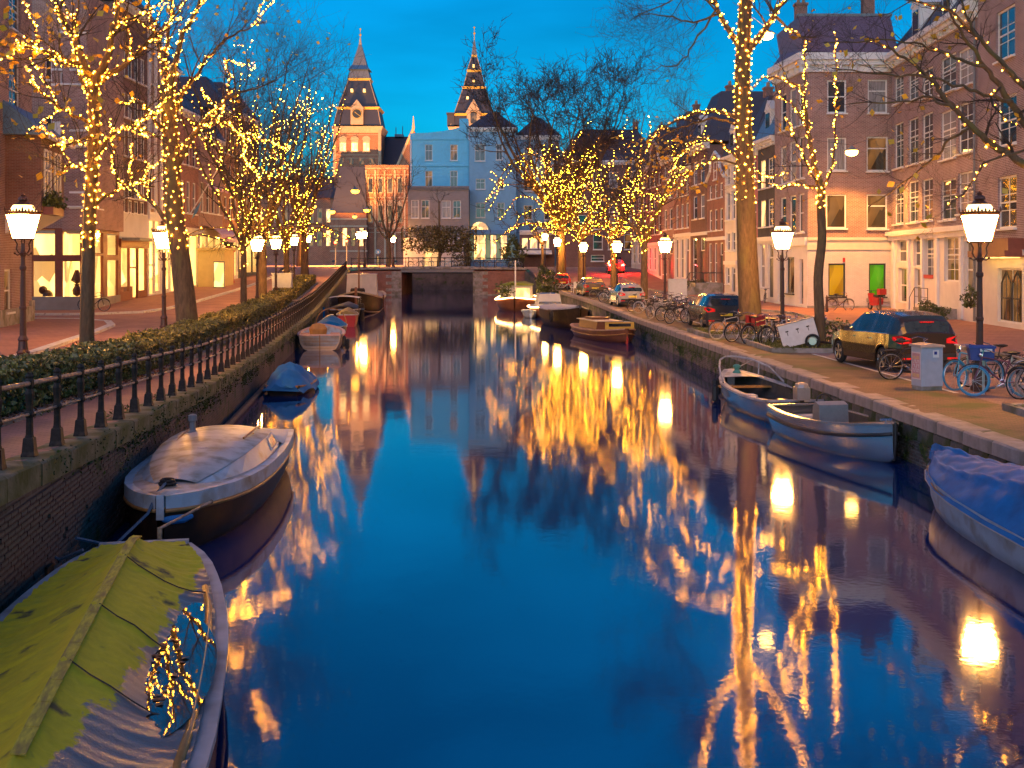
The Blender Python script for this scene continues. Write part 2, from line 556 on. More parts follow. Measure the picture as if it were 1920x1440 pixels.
M['pane_green'] = glow('pane_green', (0.06, 0.45, 0.01), 0.20, (1.2, 0.3), base=(0.05, 0.2, 0.01))
M['lantern'] = glow('lantern', (1.0, 0.42, 0.07), 135.0)
M['bulb'] = glow('bulb', (1.0, 0.30, 0.010), 0.75)  # amber body, standing in for the halo round each light
M['filament'] = glow('filament', (1.0, 0.36, 0.012), 95.0)  # bright core set off-centre to show beside the amber body
M['street_globe'] = glow('street_globe', (1.0, 0.46, 0.08), 14.0)
M['sodium_globe'] = glow('sodium_globe', (1.0, 0.36, 0.02), 4.5)
M['flood_light'] = glow('flood_light', (1.0, 0.5, 0.12), 45.0)
M['tail_lamp'] = glow('tail_lamp', (1.0, 0.012, 0.006), 14.0)
M['tail_off'] = mat('tail_off', (0.72, 0.02, 0.025), 0.15, var=0.2, coat=0.5)
M['strip_light'] = glow('strip_light', (1.0, 0.50, 0.15), 14.0)
M['tyre'] = mat('tyre', (0.02, 0.02, 0.02), 0.8, var=0.2)
M['alloy'] = mat('alloy', (0.5, 0.5, 0.52), 0.3, metal=0.9, var=0.1)
M['chrome'] = mat('chrome', (0.75, 0.75, 0.77), 0.15, metal=1.0, var=0.05)
M['plastic_black'] = mat('plastic_black', (0.02, 0.02, 0.022), 0.5, var=0.2)
M['car_glass'] = mat('car_glass', (0.02, 0.03, 0.04), 0.03, var=0.3, spec=0.9)
def paint(name, c, metal=0.35, rough=0.25):
    return mat(name, c, rough, metal=metal, var=0.08, coat=1.0)
M['car_brown'] = paint('car_brown', (0.03, 0.02, 0.013), .2)
M['car_blue'] = paint('car_blue', (0.05, 0.055, 0.07))
M['car_silver'] = paint('car_silver', (0.42, 0.42, 0.45))
M['car_tan'] = paint('car_tan', (0.22, 0.15, 0.10))
M['car_red'] = paint('car_red', (0.50, 0.02, 0.02), 0.1)
M['plate'] = mat('plate', (0.7, 0.55, 0.05), 0.4)

# ================================================================== SETTING: water, streets, quays, bridge
def gl(px, py):
    z = 1.2
    for _ in range(12):
        p = gp(px, py, z)
        z = zl(p.y)
    return gp(px, py, z)
def gr(px, py):
    z = 1.0
    for _ in range(12):
        p = gp(px, py, z)
        z = zr(p.y)
    return gp(px, py, z)
def leaf_cloud(P, size, up=0.3, rng=None, aspect=0.6):
    """one small folded leaf (two triangles) at every point of P"""
    rng = rng or np.random.default_rng(1)
    n = len(P)
    sz = size * rng.uniform(0.6, 1.4, (n, 1))
    a = rng.normal(size=(n, 3)); a[:, 2] += up
    a /= np.linalg.norm(a, axis=1)[:, None]
    b = rng.normal(size=(n, 3))
    b -= (b*a).sum(1)[:, None]*a
    b /= np.linalg.norm(b, axis=1)[:, None]
    c = np.cross(a, b)
    V = np.stack([P - b*sz, P + c*sz*aspect + a*sz*0.15, P + b*sz, P - c*sz*aspect + a*sz*0.15], 1).reshape(-1, 3)
    F = np.arange(4*n).reshape(-1, 4)
    return V, F

# --- water
def water_mat():
    m, t, p = nodes_of('canal_water')
    ln = t.links.new
    p.inputs['Base Color'].default_value = (0.002, 0.022, 0.12, 1)
    p.inputs['Roughness'].default_value = 0.048
    p.inputs['IOR'].default_value = 2.5
    tcn = t.nodes.new('ShaderNodeTexCoord')
    mpn = t.nodes.new('ShaderNodeMapping')
    mpn.inputs['Scale'].default_value = (1.0, 0.8, 1.0)
    ln(tcn.outputs['Object'], mpn.inputs[0])
    nz = t.nodes.new('ShaderNodeTexNoise')
    nz.inputs['Scale'].default_value = 1.3
    nz.inputs['Detail'].default_value = 3.0
    ln(mpn.outputs[0], nz.inputs['Vector'])
    b = t.nodes.new('ShaderNodeBump')
    b.inputs['Strength'].default_value = 0.02
    b.inputs['Distance'].default_value = 0.1
    ln(nz.outputs[0], b.inputs['Height'])
    n2 = t.nodes.new('ShaderNodeTexNoise')
    n2.inputs['Scale'].default_value = 11.0
    n2.inputs['Detail'].default_value = 2.0
    ln(tcn.outputs['Object'], n2.inputs['Vector'])
    b2 = t.nodes.new('ShaderNodeBump')
    b2.inputs['Strength'].default_value = 0.022
    b2.inputs['Distance'].default_value = 0.02
    ln(n2.outputs[0], b2.inputs['Height'])
    ln(b.outputs[0], b2.inputs['Normal'])
    ln(b2.outputs[0], p.inputs['Normal'])
    return m
M['water'] = water_mat()
struct('water', MB().quad((-45, -30, 0), (45, -30, 0), (45, 159, 0), (-45, 159, 0)), M['water'])

# --- street sheets on both banks and the square beyond the bridge
YS = [-40, -10, 4, 8, 12, 16.5, 20, 24, 27, 32, 38, 43, 48, 54, 59, 64, 69, 78, 84, 88, 95, 100, 108, 114, 122, 133, 136, 140, 150, 158]
def sheet(name, fa, fb, fz, m, ys=YS, dz=0.0):
    mb = MB()
    mb.grid([[(fa(y), y, fz(y)+dz), (fb(y), y, fz(y)+dz)] for y in ys])
    return struct(name, mb, m)
sheet('street_left', lambda y: -500, lambda y: xl(y) - 0.2, zl, M['road'])
sheet('street_right', lambda y: xr(y) + 0.2, lambda y: 500, zr, M['road_grey'])
struct('square', MB().quad((-700, 157.9, 3.104), (700, 157.9, 3.104), (700, 1800, 3.104), (-700, 1800, 3.104)), M['paving'])
def subrange(a, b):
    return [a] + [y for y in YS if a < y < b] + [b]
sheet('footpath', lambda y: xl(y) - 1.72, lambda y: xl(y) - 0.2, zl, M['paving'], subrange(4, 132), 0.006)
sheet('hedge_bed', lambda y: xl(y) - 3.5, lambda y: xl(y) - 1.85, zl, M['soil'], subrange(5, 102), 0.05)
def raised(name, fa, fb, fz, m, ys, h=0.10):
    """a pavement: top, and the upright face of its kerb on every side"""
    mb = MB()
    mb.grid([[(fa(y), y, fz(y)+h), (fb(y), y, fz(y)+h)] for y in ys])
    mb.grid([[(fb(y), y, fz(y)+h), (fb(y), y, fz(y)-0.1)] for y in ys])
    mb.grid([[(fa(y), y, fz(y)-0.1), (fa(y), y, fz(y)+h)] for y in ys])
    for y in (ys[0], ys[-1]):
        mb.quad((fa(y), y, fz(y)-.1), (fb(y), y, fz(y)-.1), (fb(y), y, fz(y)+h), (fa(y), y, fz(y)+h))
    return struct(name, mb, m)
LP_T = [(20, -13.2), (33.6, -14.7), (42, -16.2), (48, -17.2), (53, -18.2), (56, -19.4), (58, -21.5)]
raised('pavement_near_left', lambda y: -60, lambda y: interp(LP_T, y), zl, M['sidewalk'], [20, 27, 33.6, 38, 42, 45, 48, 51, 53, 54.5, 56, 57, 58])
LS_T = [(63, -23.0), (65, -20.6), (71, -20.2), (98, -21.7), (128, -24.5)]
raised('pavement_left', lambda y: -60, lambda y: interp(LS_T, y), zl, M['sidewalk'], [63, 64, 65, 69, 75, 82, 88, 95, 101, 108, 114, 121, 128])
RS_T = [(20, 15.2), (50, 15.4), (66, 15.6), (70, 14.2), (90, 13.5), (128, 11.0)]
raised('pavement_right', lambda y: interp(RS_T, y), lambda y: 60, zr, M['sidewalk'], [20, 30, 40, 50, 58, 66, 70, 76, 84, 92, 100, 108, 114, 120, 128])
def kerb_line(name, pts, m, wd=0.26, h=0.115, fz=zl):
    mb = MB()
    for a, b in zip(pts, pts[1:]):
        dx, dy = b[0]-a[0], b[1]-a[1]
        l = math.hypot(dx, dy) or 1
        nx, ny = -dy/l*wd/2, dx/l*wd/2
        ex, ey = dx/l*.02, dy/l*.02
        za, zb = fz(a[1])+h, fz(b[1])+h
        lo = -0.12
        top = [(a[0]+nx, a[1]+ny, za), (a[0]-nx, a[1]-ny, za), (b[0]-nx+ex, b[1]-ny+ey, zb), (b[0]+nx+ex, b[1]+ny+ey, zb)]
        mb.prism([(p[0], p[1], p[2]+lo) for p in top], (0, 0, -lo))
    return struct(name, mb, m)
kerb_line('kerb_near_left', [(interp(LP_T, y)+.10, y) for y in (20, 27, 33.6, 38, 42, 45, 48, 51, 53, 54.5, 56, 57, 58)] + [(-24, 58.4), (-30, 58.5)], M['line'], 0.34)
kerb_line('kerb_left', [(-34, 62.6), (-24.5, 62.8)] + [(interp(LS_T, y)+.08, y) for y in (63, 64, 65, 69, 75, 82, 88, 95, 101, 108, 114, 121, 128)], M['line'], 0.3)
kerb_line('kerb_right', [(interp(RS_T, y)-.06, y) for y in (20, 30, 40, 50, 58, 66, 70, 76, 84, 92, 100, 108, 114, 120, 128)], M['kerb'], 0.22, 0.115, zr)
kerb_line('kerb_hedge', [(xl(y)-1.80, y) for y in (5, 12, 16.5, 20, 24, 27, 32, 38, 43, 48.9)], M['kerb'], 0.16, 0.10)
kerb_line('kerb_hedge', [(xl(50)-2.9, 49.8)] + [(xl(y)-1.80, y) for y in (51, 54, 59, 64, 69, 74.5)], M['kerb'], 0.16, 0.10)
kerb_line('kerb_hedge', [(xl(76)-2.9, 75.8)] + [(xl(y)-1.80, y) for y in (77, 84, 88, 95, 101)], M['kerb'], 0.16, 0.10)
kerb_line('kerb_road_left', [(xl(y)-3.55, y) for y in (5, 12, 16.5, 20, 24, 27, 32, 38, 43, 48, 54, 59, 64, 69, 78, 84, 88, 95, 101)], M['line'], 0.2, 0.07)

# --- mossy quayside strip on the right with the painted parking line
sheet('quayside', lambda y: xr(y) + 0.2, lambda y: xr(y) + 2.3, zr, M['quayside'], subrange(4, 110), 0.006)
mb = MB()
for y0, y1 in ((26.5, 37.6), (49.5, 58), (62, 74)):
    mb.quad((xr(y0)+2.2, y0, zr(y0)+.012), (xr(y0)+2.32, y0, zr(y0)+.012), (xr(y1)+2.32, y1, zr(y1)+.012), (xr(y1)+2.2, y1, zr(y1)+.012))
struct('parking_line', mb, M['line'])
def planting_patch(name, pts, z, seed, n=2600):
    """kerbed bed of grass round a tree"""
    mb = MB()
    k = len(pts)
    for i in range(k):
        a, b = pts[i], pts[(i+1) % k]
        dx, dy = b[0]-a[0], b[1]-a[1]
        l = math.hypot(dx, dy)
        mb.rbox(((a[0]+b[0])/2, (a[1]+b[1])/2, z+.03), l/2+.08, .09, .11, math.atan2(dy, dx))
    struct(name + '_kerb', mb, M['kerb'])
    struct(name + '_soil', MB().poly([(p[0], p[1], z+.06) for p in pts]), M['soil'])
    rng = np.random.default_rng(seed)
    xs = [p[0] for p in pts]; ys = [p[1] for p in pts]
    P = np.stack([rng.uniform(min(xs)+.15, max(xs)-.15, n), rng.uniform(min(ys)+.15, max(ys)-.15, n), np.full(n, z+.09)], 1)
    P[:, 2] += rng.uniform(0, .07, n)
    V, F = leaf_cloud(P, 0.07, 0.0, rng, 0.18)
    o = link('grass', np_mesh('grass', V, F, M['grass']))
    tag(o, {'patch_tree': 'grass in the kerbed bed round the slim tree on the right quay', 'patch_near': 'grass in the kerbed bed at the right edge of the picture',
            'patch_far': 'grass in the kerbed bed at the foot of the thick tree'}[name], 'grass')
    o['kind'] = 'stuff'
planting_patch('patch_tree', [(8.55, 38.3), (11.2, 37.9), (11.0, 43.2), (8.4, 43.4)], 1.0, 3)
planting_patch('patch_near', [(9.75, 14.0), (12.5, 14.0), (12.5, 23.2), (9.9, 23.4)], 1.0, 4)
planting_patch('patch_far', [(7.65, 45.2), (10.4, 45.0), (10.6, 50.0), (7.5, 49.6)], 1.0, 5)

# --- quay walls
def quay_wall(name, label, fx, fz, side, m, ys, top):
    t = thing(name, label, 'quay wall', (fx(ys[0]), ys[0], 0))
    ox, oy = fx(ys[0]), ys[0]
    mb = MB()
    mb.grid([[(fx(y)-ox, y-oy, -0.6), (fx(y)-ox, y-oy, fz(y)-top)] for y in ys])
    mb.grid([[(fx(y)-ox, y-oy, fz(y)-top), (fx(y)-ox+side*.6, y-oy, fz(y)-top)] for y in ys])
    part('wall', mb, m, t)
    return t, ox, oy
wl, lox, loy = quay_wall('quay_wall', 'dark brick quay wall below the iron railing on the left bank', xl, zl, -1, M['quay_brick'], subrange(4, 135), 0.27)
wr, rox, roy = quay_wall('quay_wall', 'mossy brick and stone quay wall below the parked cars on the right bank', xr, zr, 1, M['quay_moss'], subrange(4, 136), 0.28)
def along(fx, fz, y, l):
    """heading and pitch of a stone lying along the quay at y"""
    dx, dz = fx(y+l)-fx(y), fz(y+l)-fz(y)
    return math.atan2(l, dx), math.atan2(dz, math.hypot(l, dx))
def stones(parent, ox, oy, fx, fz, y0, y1, l, width, h, drop, inset, m, name, jit=0.006):
    """cut stones of one size laid end to end, each an object"""
    mbs = []
    rng = random.Random(len(name)+int(y0))
    for v in range(3):
        mb = MB()
        e = 0.012
        bx = [(-l/2+.008, -e), (l/2-.008, e)]
        w2 = width/2
        # a slab with worn upper edges
        prof = [(-w2, -h), (w2, -h), (w2, -.03), (w2-.03, 0), (-w2+.03, 0), (-w2, -.03)]
        k = len(prof)
        rows = []
        for x in (-l/2+.008, -l/4, l/4, l/2-.008):
            rows.append([(x, p[0]+rng.uniform(-e, e)*.5, p[1]+(rng.uniform(-e, e)*.7 if p[1] > -.1 else 0)) for p in prof])
        for r in rows:
            r.append(r[0])
        mb.grid(rows)
        mb.poly([p for p in rows[0][:-1]][::-1]); mb.poly(rows[-1][:-1])
        mbs.append(mb.mesh(name, m))
    y = y0
    i = 0
    while y < y1:
        h1, p1 = along(fx, fz, y, 1.0)
        yc = y + l/2*math.sin(h1)
        o = link(name, mbs[i % 3], parent)
        o.location = (fx(yc)-ox+inset*math.sin(h1), yc-oy-inset*math.cos(h1), fz(yc)-drop+rng.uniform(-jit, jit)+.012)
        o.rotation_euler = (0, -p1, h1)
        y += l*math.sin(h1)*math.cos(p1)
        i += 1
stones(wl, lox, loy, xl, zl, 6.0, 134, 1.25, 0.50, 0.28, 0.0, -0.22, M['coping_moss'], 'coping_stone')
stones(wr, rox, roy, xr, zr, 8.0, 121, 1.15, 0.54, 0.24, 0.0, 0.20, M['coping'], 'coping_stone')
stones(wr, rox, roy, xr, zr, 8.0, 66, 0.78, 0.30, 0.27, 0.25, 0.11, M['facing'], 'facing_stone')
# single bricks in the face of the near left wall, the farther courses as one part
bm = MB().box(-.103, .103, -.012, .03, -.026, .026).mesh('brick', M['quay_brick'])
stuffb = MB()
cnt = 0
hd = math.atan2(1, -0.109)
rr = random.Random(3)
cand = []
for row in range(26):
    z = 0.10 + row*0.064
    for k in range(66):
        y = 11.0 + k*0.221 + (0.11 if row % 2 else 0)
        if z < zl(y)-0.33:
            cand.append((y, z))
cand.sort(key=lambda c: (abs(c[1]-0.9) > 0.45, c[0]))
for (y, z) in cand:
    off = rr.uniform(-.004, .006)
    if rr.random() < 0.03:
        continue
    if cnt < 300:
        o = link('brick', bm, wl)
        o.location = (xl(y)-lox+.004+off, y-loy, z)
        o.rotation_euler = (rr.uniform(-.02, .02), rr.uniform(-.015, .015), hd+PI)
        cnt += 1
    else:
        stuffb.rbox((xl(y)-lox+off, y-loy, z), .103, .018, .026, hd+PI)
o = part('brickwork', stuffb, M['quay_brick'], wl)
o['kind'] = 'stuff'
sb = MB()
for row in range(9):
    z = 0.03 + row*0.064
    for k in range(150):
        y = 16.0 + k*0.221 + (0.11 if row % 2 else 0)
        if z < zr(y)-0.53 and rr.random() > 0.06:
            h1, p1 = along(xr, zr, y, 1.0)
            sb.rbox((xr(y)-rox-rr.uniform(-.012, .010), y-roy, z), .103, .018, .026, h1)
o = part('brickwork', sb, M['quay_moss'], wr)
o['kind'] = 'stuff'
# plants and moss in the joints
def wall_plants(label, fx, fz, side, ys, n, seed, size, lo, hi):
    rng = np.random.default_rng(seed)
    P = []
    for _ in range(n):
        yc = rng.uniform(*ys)
        zc = fz(yc) - lo - (hi-lo)*rng.random()**1.5
        k = int(rng.integers(20, 110))
        q = rng.normal(size=(k, 3))*np.array([0.02, 0.32, 0.09])
        q[:, 0] = np.abs(q[:, 0])*side
        yy = yc + q[:, 1]
        P.append(np.stack([np.array([fx(v) for v in yy]) + q[:, 0], yy, zc+q[:, 2]], 1))
    P = np.concatenate(P)
    V, F = leaf_cloud(P, size, 0.2, rng, 0.6)
    o = link('wall_plants', np_mesh('wall_plants', V, F, M['ivy']))
    tag(o, label, 'wall plants')
    o['kind'] = 'stuff'
wall_plants('moss and small plants clinging to the right quay wall', xr, zr, -1, (16, 75), 150, 11, 0.028, 0.30, 0.75)
wall_plants('moss and weeds growing along the left quay edge', xl, zl, 1, (14, 70), 130, 12, 0.026, 0.10, 0.5)
# weeds sprouting between stones along the footpath
rng = np.random.default_rng(5)
yy = rng.uniform(11, 60, 2200)
yy = yy[(np.sin(yy*1.7)+np.sin(yy*0.63+1)) > 0.5]
P = np.stack([np.array([xl(v) for v in yy])-np.where(rng.random(len(yy)) < .5, 0.5, 1.68)+rng.normal(0, .05, len(yy)), yy, np.array([zl(v) for v in yy])+rng.uniform(.01, .07, len(yy))], 1)
V, F = leaf_cloud(P, 0.045, 0.0, rng, 0.3)
o = link('weeds', np_mesh('weeds', V, F, M['grass']))
tag(o, 'low weeds along the edges of the left footpath', 'weeds')
o['kind'] = 'stuff'
yy = rng.uniform(11, 34, 1500)
P = np.stack([np.array([xl(v) for v in yy])-1.95+np.abs(rng.normal(0, .22, len(yy))), yy, np.array([zl(v) for v in yy])+.115], 1)
V, F = leaf_cloud(P, 0.035, 3.0, rng, 0.7)
o = link('fallen_leaves', np_mesh('fallen_leaves', V, F, M['leaf_litter']))
tag(o, 'brown fallen leaves under the hedge along the left footpath', 'leaves')
o['kind'] = 'stuff'
# floating timber along the foot of the left wall
tb = thing('timber_beam', 'long weathered timber floating along the foot of the left quay wall', 'timber', (0, 0, 0))
tm = MB()
tm.tube([(xl(y)+.22, y, .05) for y in (22.5, 26, 30, 34, 38)], .075, 6)
M['driftwood'] = mat('driftwood', (0.14, 0.09, 0.06), 0.8, var=0.3, scale=8)
part('beam', tm, M['driftwood'], tb)

o = part('mooring_plate', MB().box(-.10, .06, -.10, .10, -.12, .12), M['iron'], wl, loc=(xl(13.7)-lox, 13.7-loy, .32))
part('mooring_ring', MB().ring((.08, 0, -.04), .07, .012, 'x', 14, 5), M['iron'], o)
# --- iron railing along the left quay
rl = thing('canal_railing', 'black cast iron railing with turned posts along the left quay', 'railing', (xl(8), 8, 0))
pm = MB()
pm.lathe([(.115, 0), (.11, .03), (.10, .06), (.083, .21), (.075, .225)], 4, ph=PI/4)
pm.lathe([(.058, .22), (.045, .26), (.040, .46), (.055, .475), (.062, .50), (.055, .525), (.040, .54), (.038, .56), (.048, .66), (.058, .74), (.045, .78), (.036, .80), (.052, .83), (.052, .90), (.040, .925), (.050, .95), (.030, .985), (.012, .995)], 8)
pm = pm.mesh('post', M['iron'], False)
y = 8.05
tops = []
mids = []
cam_posts = []
while y < 131:
    p = (xl(y)-.25, y, zl(y)+.012)
    o = link('post', pm, rl, (p[0]-xl(8), p[1]-8, p[2]))
    o.rotation_euler = (0, 0, 0.109)
    tops.append((p[0]-xl(8), p[1]-8, p[2]+.865))
    mids.append((p[0]-xl(8), p[1]-8, p[2]+.50))
    y += 1.17
part('top_rail', MB().tube(tops, .030, 8), M['rail'], rl, True)
part('middle_rail', MB().tube(mids, .019, 6), M['rail'], rl, True)

# --- clipped hedges
def hedge(label, y0, y1, n, size, seed, fx=lambda y: xl(y)-1.88, wd=1.45, ht=0.72, fz=zl):
    t = thing('hedge', label, 'hedge', (fx(y0), y0, fz(y0)))
    o0 = np.array([fx(y0), y0, fz(y0)])
    rng = np.random.default_rng(seed)
    ys = rng.uniform(y0, y1, n)
    # denser near the camera
    s = rng.uniform(0, 1, n)
    per = wd + 2*ht
    u = s*per
    wob = 0.03*np.sin(ys*2.3)+0.02*np.sin(ys*5.1+1)+0.04*np.sin(ys*0.9+2)
    dep = np.abs(rng.normal(0, .045, n))
    X = np.where(u < ht, 0.0, np.where(u < ht+wd, -(u-ht), -wd))
    Z = np.where(u < ht, u, np.where(u < ht+wd, ht, ht-(u-ht-wd)))
    X = X + np.where(u < ht, -dep+wob*.7, np.where(u < ht+wd, rng.normal(0, .02, n), dep))
    # rounded shoulders
    sh = np.clip((Z-ht+.18)/.18, 0, 1)
    X = np.where(u < ht, X-.12*sh**2, X)
    Z = Z + np.where((u >= ht) & (u < ht+wd), -dep+wob+rng.exponential(.018, n), 0)
    base_x = np.interp(ys, np.linspace(y0, y1, 40), [fx(v) for v in np.linspace(y0, y1, 40)])
    base_z = np.interp(ys, np.linspace(y0, y1, 80), [fz(v) for v in np.linspace(y0, y1, 80)])
    P = np.stack([base_x+X, ys, base_z+.05+Z], 1)
    for ye in (y0, y1):
        k = n//60
        P = np.concatenate([P, np.stack([fx(ye)-rng.uniform(.05, wd-.05, k), ye+rng.normal(0, .05, k), fz(ye)+rng.uniform(.05, ht, k)], 1)])
    V, F = leaf_cloud(P-o0, size, 0.35, rng, 0.5)
    o = link('foliage', np_mesh('foliage', V, F, M['hedge_leaf']), t)
    o['kind'] = 'stuff'
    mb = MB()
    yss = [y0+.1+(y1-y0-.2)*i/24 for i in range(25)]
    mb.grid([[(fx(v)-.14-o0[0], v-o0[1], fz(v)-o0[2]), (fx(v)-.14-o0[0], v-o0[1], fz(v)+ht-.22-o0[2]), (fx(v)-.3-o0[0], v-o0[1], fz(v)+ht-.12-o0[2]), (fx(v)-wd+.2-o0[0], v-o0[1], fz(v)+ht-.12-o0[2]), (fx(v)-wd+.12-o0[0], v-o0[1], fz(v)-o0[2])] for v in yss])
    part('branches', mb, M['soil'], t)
hedge('long clipped hedge behind the iron railing, nearest the camera', 9.0, 49.0, 56000, 0.056, 21)
hedge('clipped hedge beyond the near one, around the middle lamps', 51.0, 74.5, 16000, 0.06, 22)
hedge('last clipped hedge before the bridge on the left street', 77.0, 101.0, 9000, 0.08, 23)

# --- bridge at the end of the canal
YB = 135.0
br = thing('bridge', 'flat stone and brick bridge spanning the canal at its end', 'bridge', (-8.6, YB, 0))
def bq(px, Y=YB): return (px-960)/FPX*Y + 8.6
ol, orr = bq(753), bq(887)
M['brick_bridge'] = brick('brick_bridge', (0.34, 0.10, 0.06), (0.26, 0.08, 0.05), (0.28, 0.22, 0.18), dirt=0.4)
part('abutment', MB().box(-10.6, ol, 0, 14.8, -0.6, 2.78), M['brick_bridge'], br)
part('abutment', MB().box(orr, 10.3, 0, 14.8, -0.6, 2.78), M['brick_bridge'], br)
dk = MB()
rows = []
for i in range(21):
    x = -10.6 + 20.9*i/20
    zt = 3.10 + 0.14*math.sin(PI*i/20)
    rows.append([(x, -.12, zt-.22), (x, -.12, zt), (x, 14.9, zt), (x, 14.9, zt-.32), (x, -.12, zt-.22)])
dk.grid(rows)
part('deck', dk, M['stone'], br)
part('girder', MB().box(ol-.1, orr+.1, 0.02, .3, 2.62, 2.98), M['lead'], br)
part('girder', MB().box(ol-.1, orr+.1, 14.0, 14.4, 2.35, 2.86), M['lead'], br)
qm = []
for hh in (0.42, 0.36):
    qm.append(MB().box(-.5, .5, -.05, .3, 0, hh-.015).mesh('quoin', M['stone']))
for sgn, x0 in ((-1, ol), (1, orr)):
    z = 0.0
    for i in range(7):
        hh = (0.42, 0.36)[i % 2]
        wdt = (1.15, 1.8)[i % 2] if sgn < 0 else (1.7, 1.1)[i % 2]
        o = part('quoin', MB().box(min(x0, x0+sgn*wdt), max(x0, x0+sgn*wdt), -.05, .3, z, z+hh-.02), M['stone'], br)
        z += hh
part('plinth', MB().box(-10.6, ol-.05, -.14, 0.0, -.4, .12).box(orr+.05, 10.3, -.14, 0.0, -.4, .12), M['stone'], br)
bpost = MB().lathe([(.08, 0), (.05, .2), (.04, .5), (.055, .55), (.04, .6), (.04, 1.05), (.055, 1.1), (.02, 1.17)], 6).mesh('railing_post', M['iron'])
bt, bm2 = [], []
for i in range(13):
    x = -9.9 + 19.8*i/12
    z = 3.10 + 0.14*math.sin(PI*(x+10.6)/20.9)
    link('railing_post', bpost, br, (x, .05, z))
    bt.append((x, .05, z+1.06)); bm2.append((x, .05, z+.58))
part('railing', MB().tube(bt, .035, 6).tube(bm2, .022, 5), M['iron'], br)
bt2 = []
for i in range(13):
    x = -9.9 + 19.8*i/12
    z = 3.10 + 0.14*math.sin(PI*(x+10.6)/20.9)
    link('railing_post', bpost, br, (x, 14.6, z))
    bt2.append((x, 14.6, z+1.06))
part('railing', MB().tube(bt2, .035, 6).tube([(p[0], p[1], p[2]-.48) for p in bt2], .022, 5), M['iron'], br)
part('back_wall', MB().box(-11.5, 10.6, 22.4, 22.88, -0.6, 3.09), M['quay_brick'], br)
# bank between the right quay and the bridge

# ================================================================== BUILDINGS
WC = {}
def window_meshes(w, h, style):
    key = (round(w, 2), round(h, 2), style)
    if key in WC:
        return WC[key]
    nx, ny, rail, bw, fm = {'sash': (1, 1, .5, .09, 'paint_white'), 'sash6': (2, 3, .5, .09, 'paint_white'), 'fan': (1, 1, .66, .09, 'paint_white'), 'tall': (2, 4, .60, .08, 'paint_white'),
                            'plain': (1, 1, 0, .08, 'paint_white'), 'two': (2, 1, 0, .08, 'paint_white'), 'cross': (2, 1, .62, .09, 'paint_white'), 'three': (3, 1, .68, .08, 'paint_white'), 'wide': (3, 1, 0, .09, 'paint_white'),
                            'shop': (1, 1, .70, .13, 'paint_brown'), 'dark': (1, 1, 0, .09, 'paint_dark'), 'blue': (2, 1, .66, .12, 'paint_blue'), 'church': (3, 2, .6, .12, 'sandstone'), 'whiteshop': (1, 1, .8, .12, 'paint_white')}[style]
    d = 0.10
    mb = MB()
    bw = min(bw, w*.16)
    mb.box(0, w, 0, d, 0, bw); mb.box(0, w, 0, d, h-bw, h)
    mb.box(0, bw, 0.002, d-.002, bw, h-bw); mb.box(w-bw, w, 0.002, d-.002, bw, h-bw)
    if rail:
        mb.box(bw, w-bw, .012, d-.01, h*rail-.035, h*rail+.035)
    for i in range(1, nx):
        x = bw+(w-2*bw)*i/nx
        mb.box(x-.022, x+.022, .02, d-.02, bw, h-bw)
    for i in range(1, ny):
        z = bw+(h-2*bw)*i/ny
        if not rail or abs(z-h*rail) > .08:
            mb.box(bw, w-bw, .024, d-.024, z-.016, z+.016)
    fr = mb.mesh('window', M[fm])
    sill = MB().box(-.06, w+.06, -.16, .05, -.09, -.005).mesh('sill', M[fm if fm != 'paint_brown' else 'stone'])
    panes = {}
    WC[key] = (fr, sill, panes, bw, d)
    return WC[key]
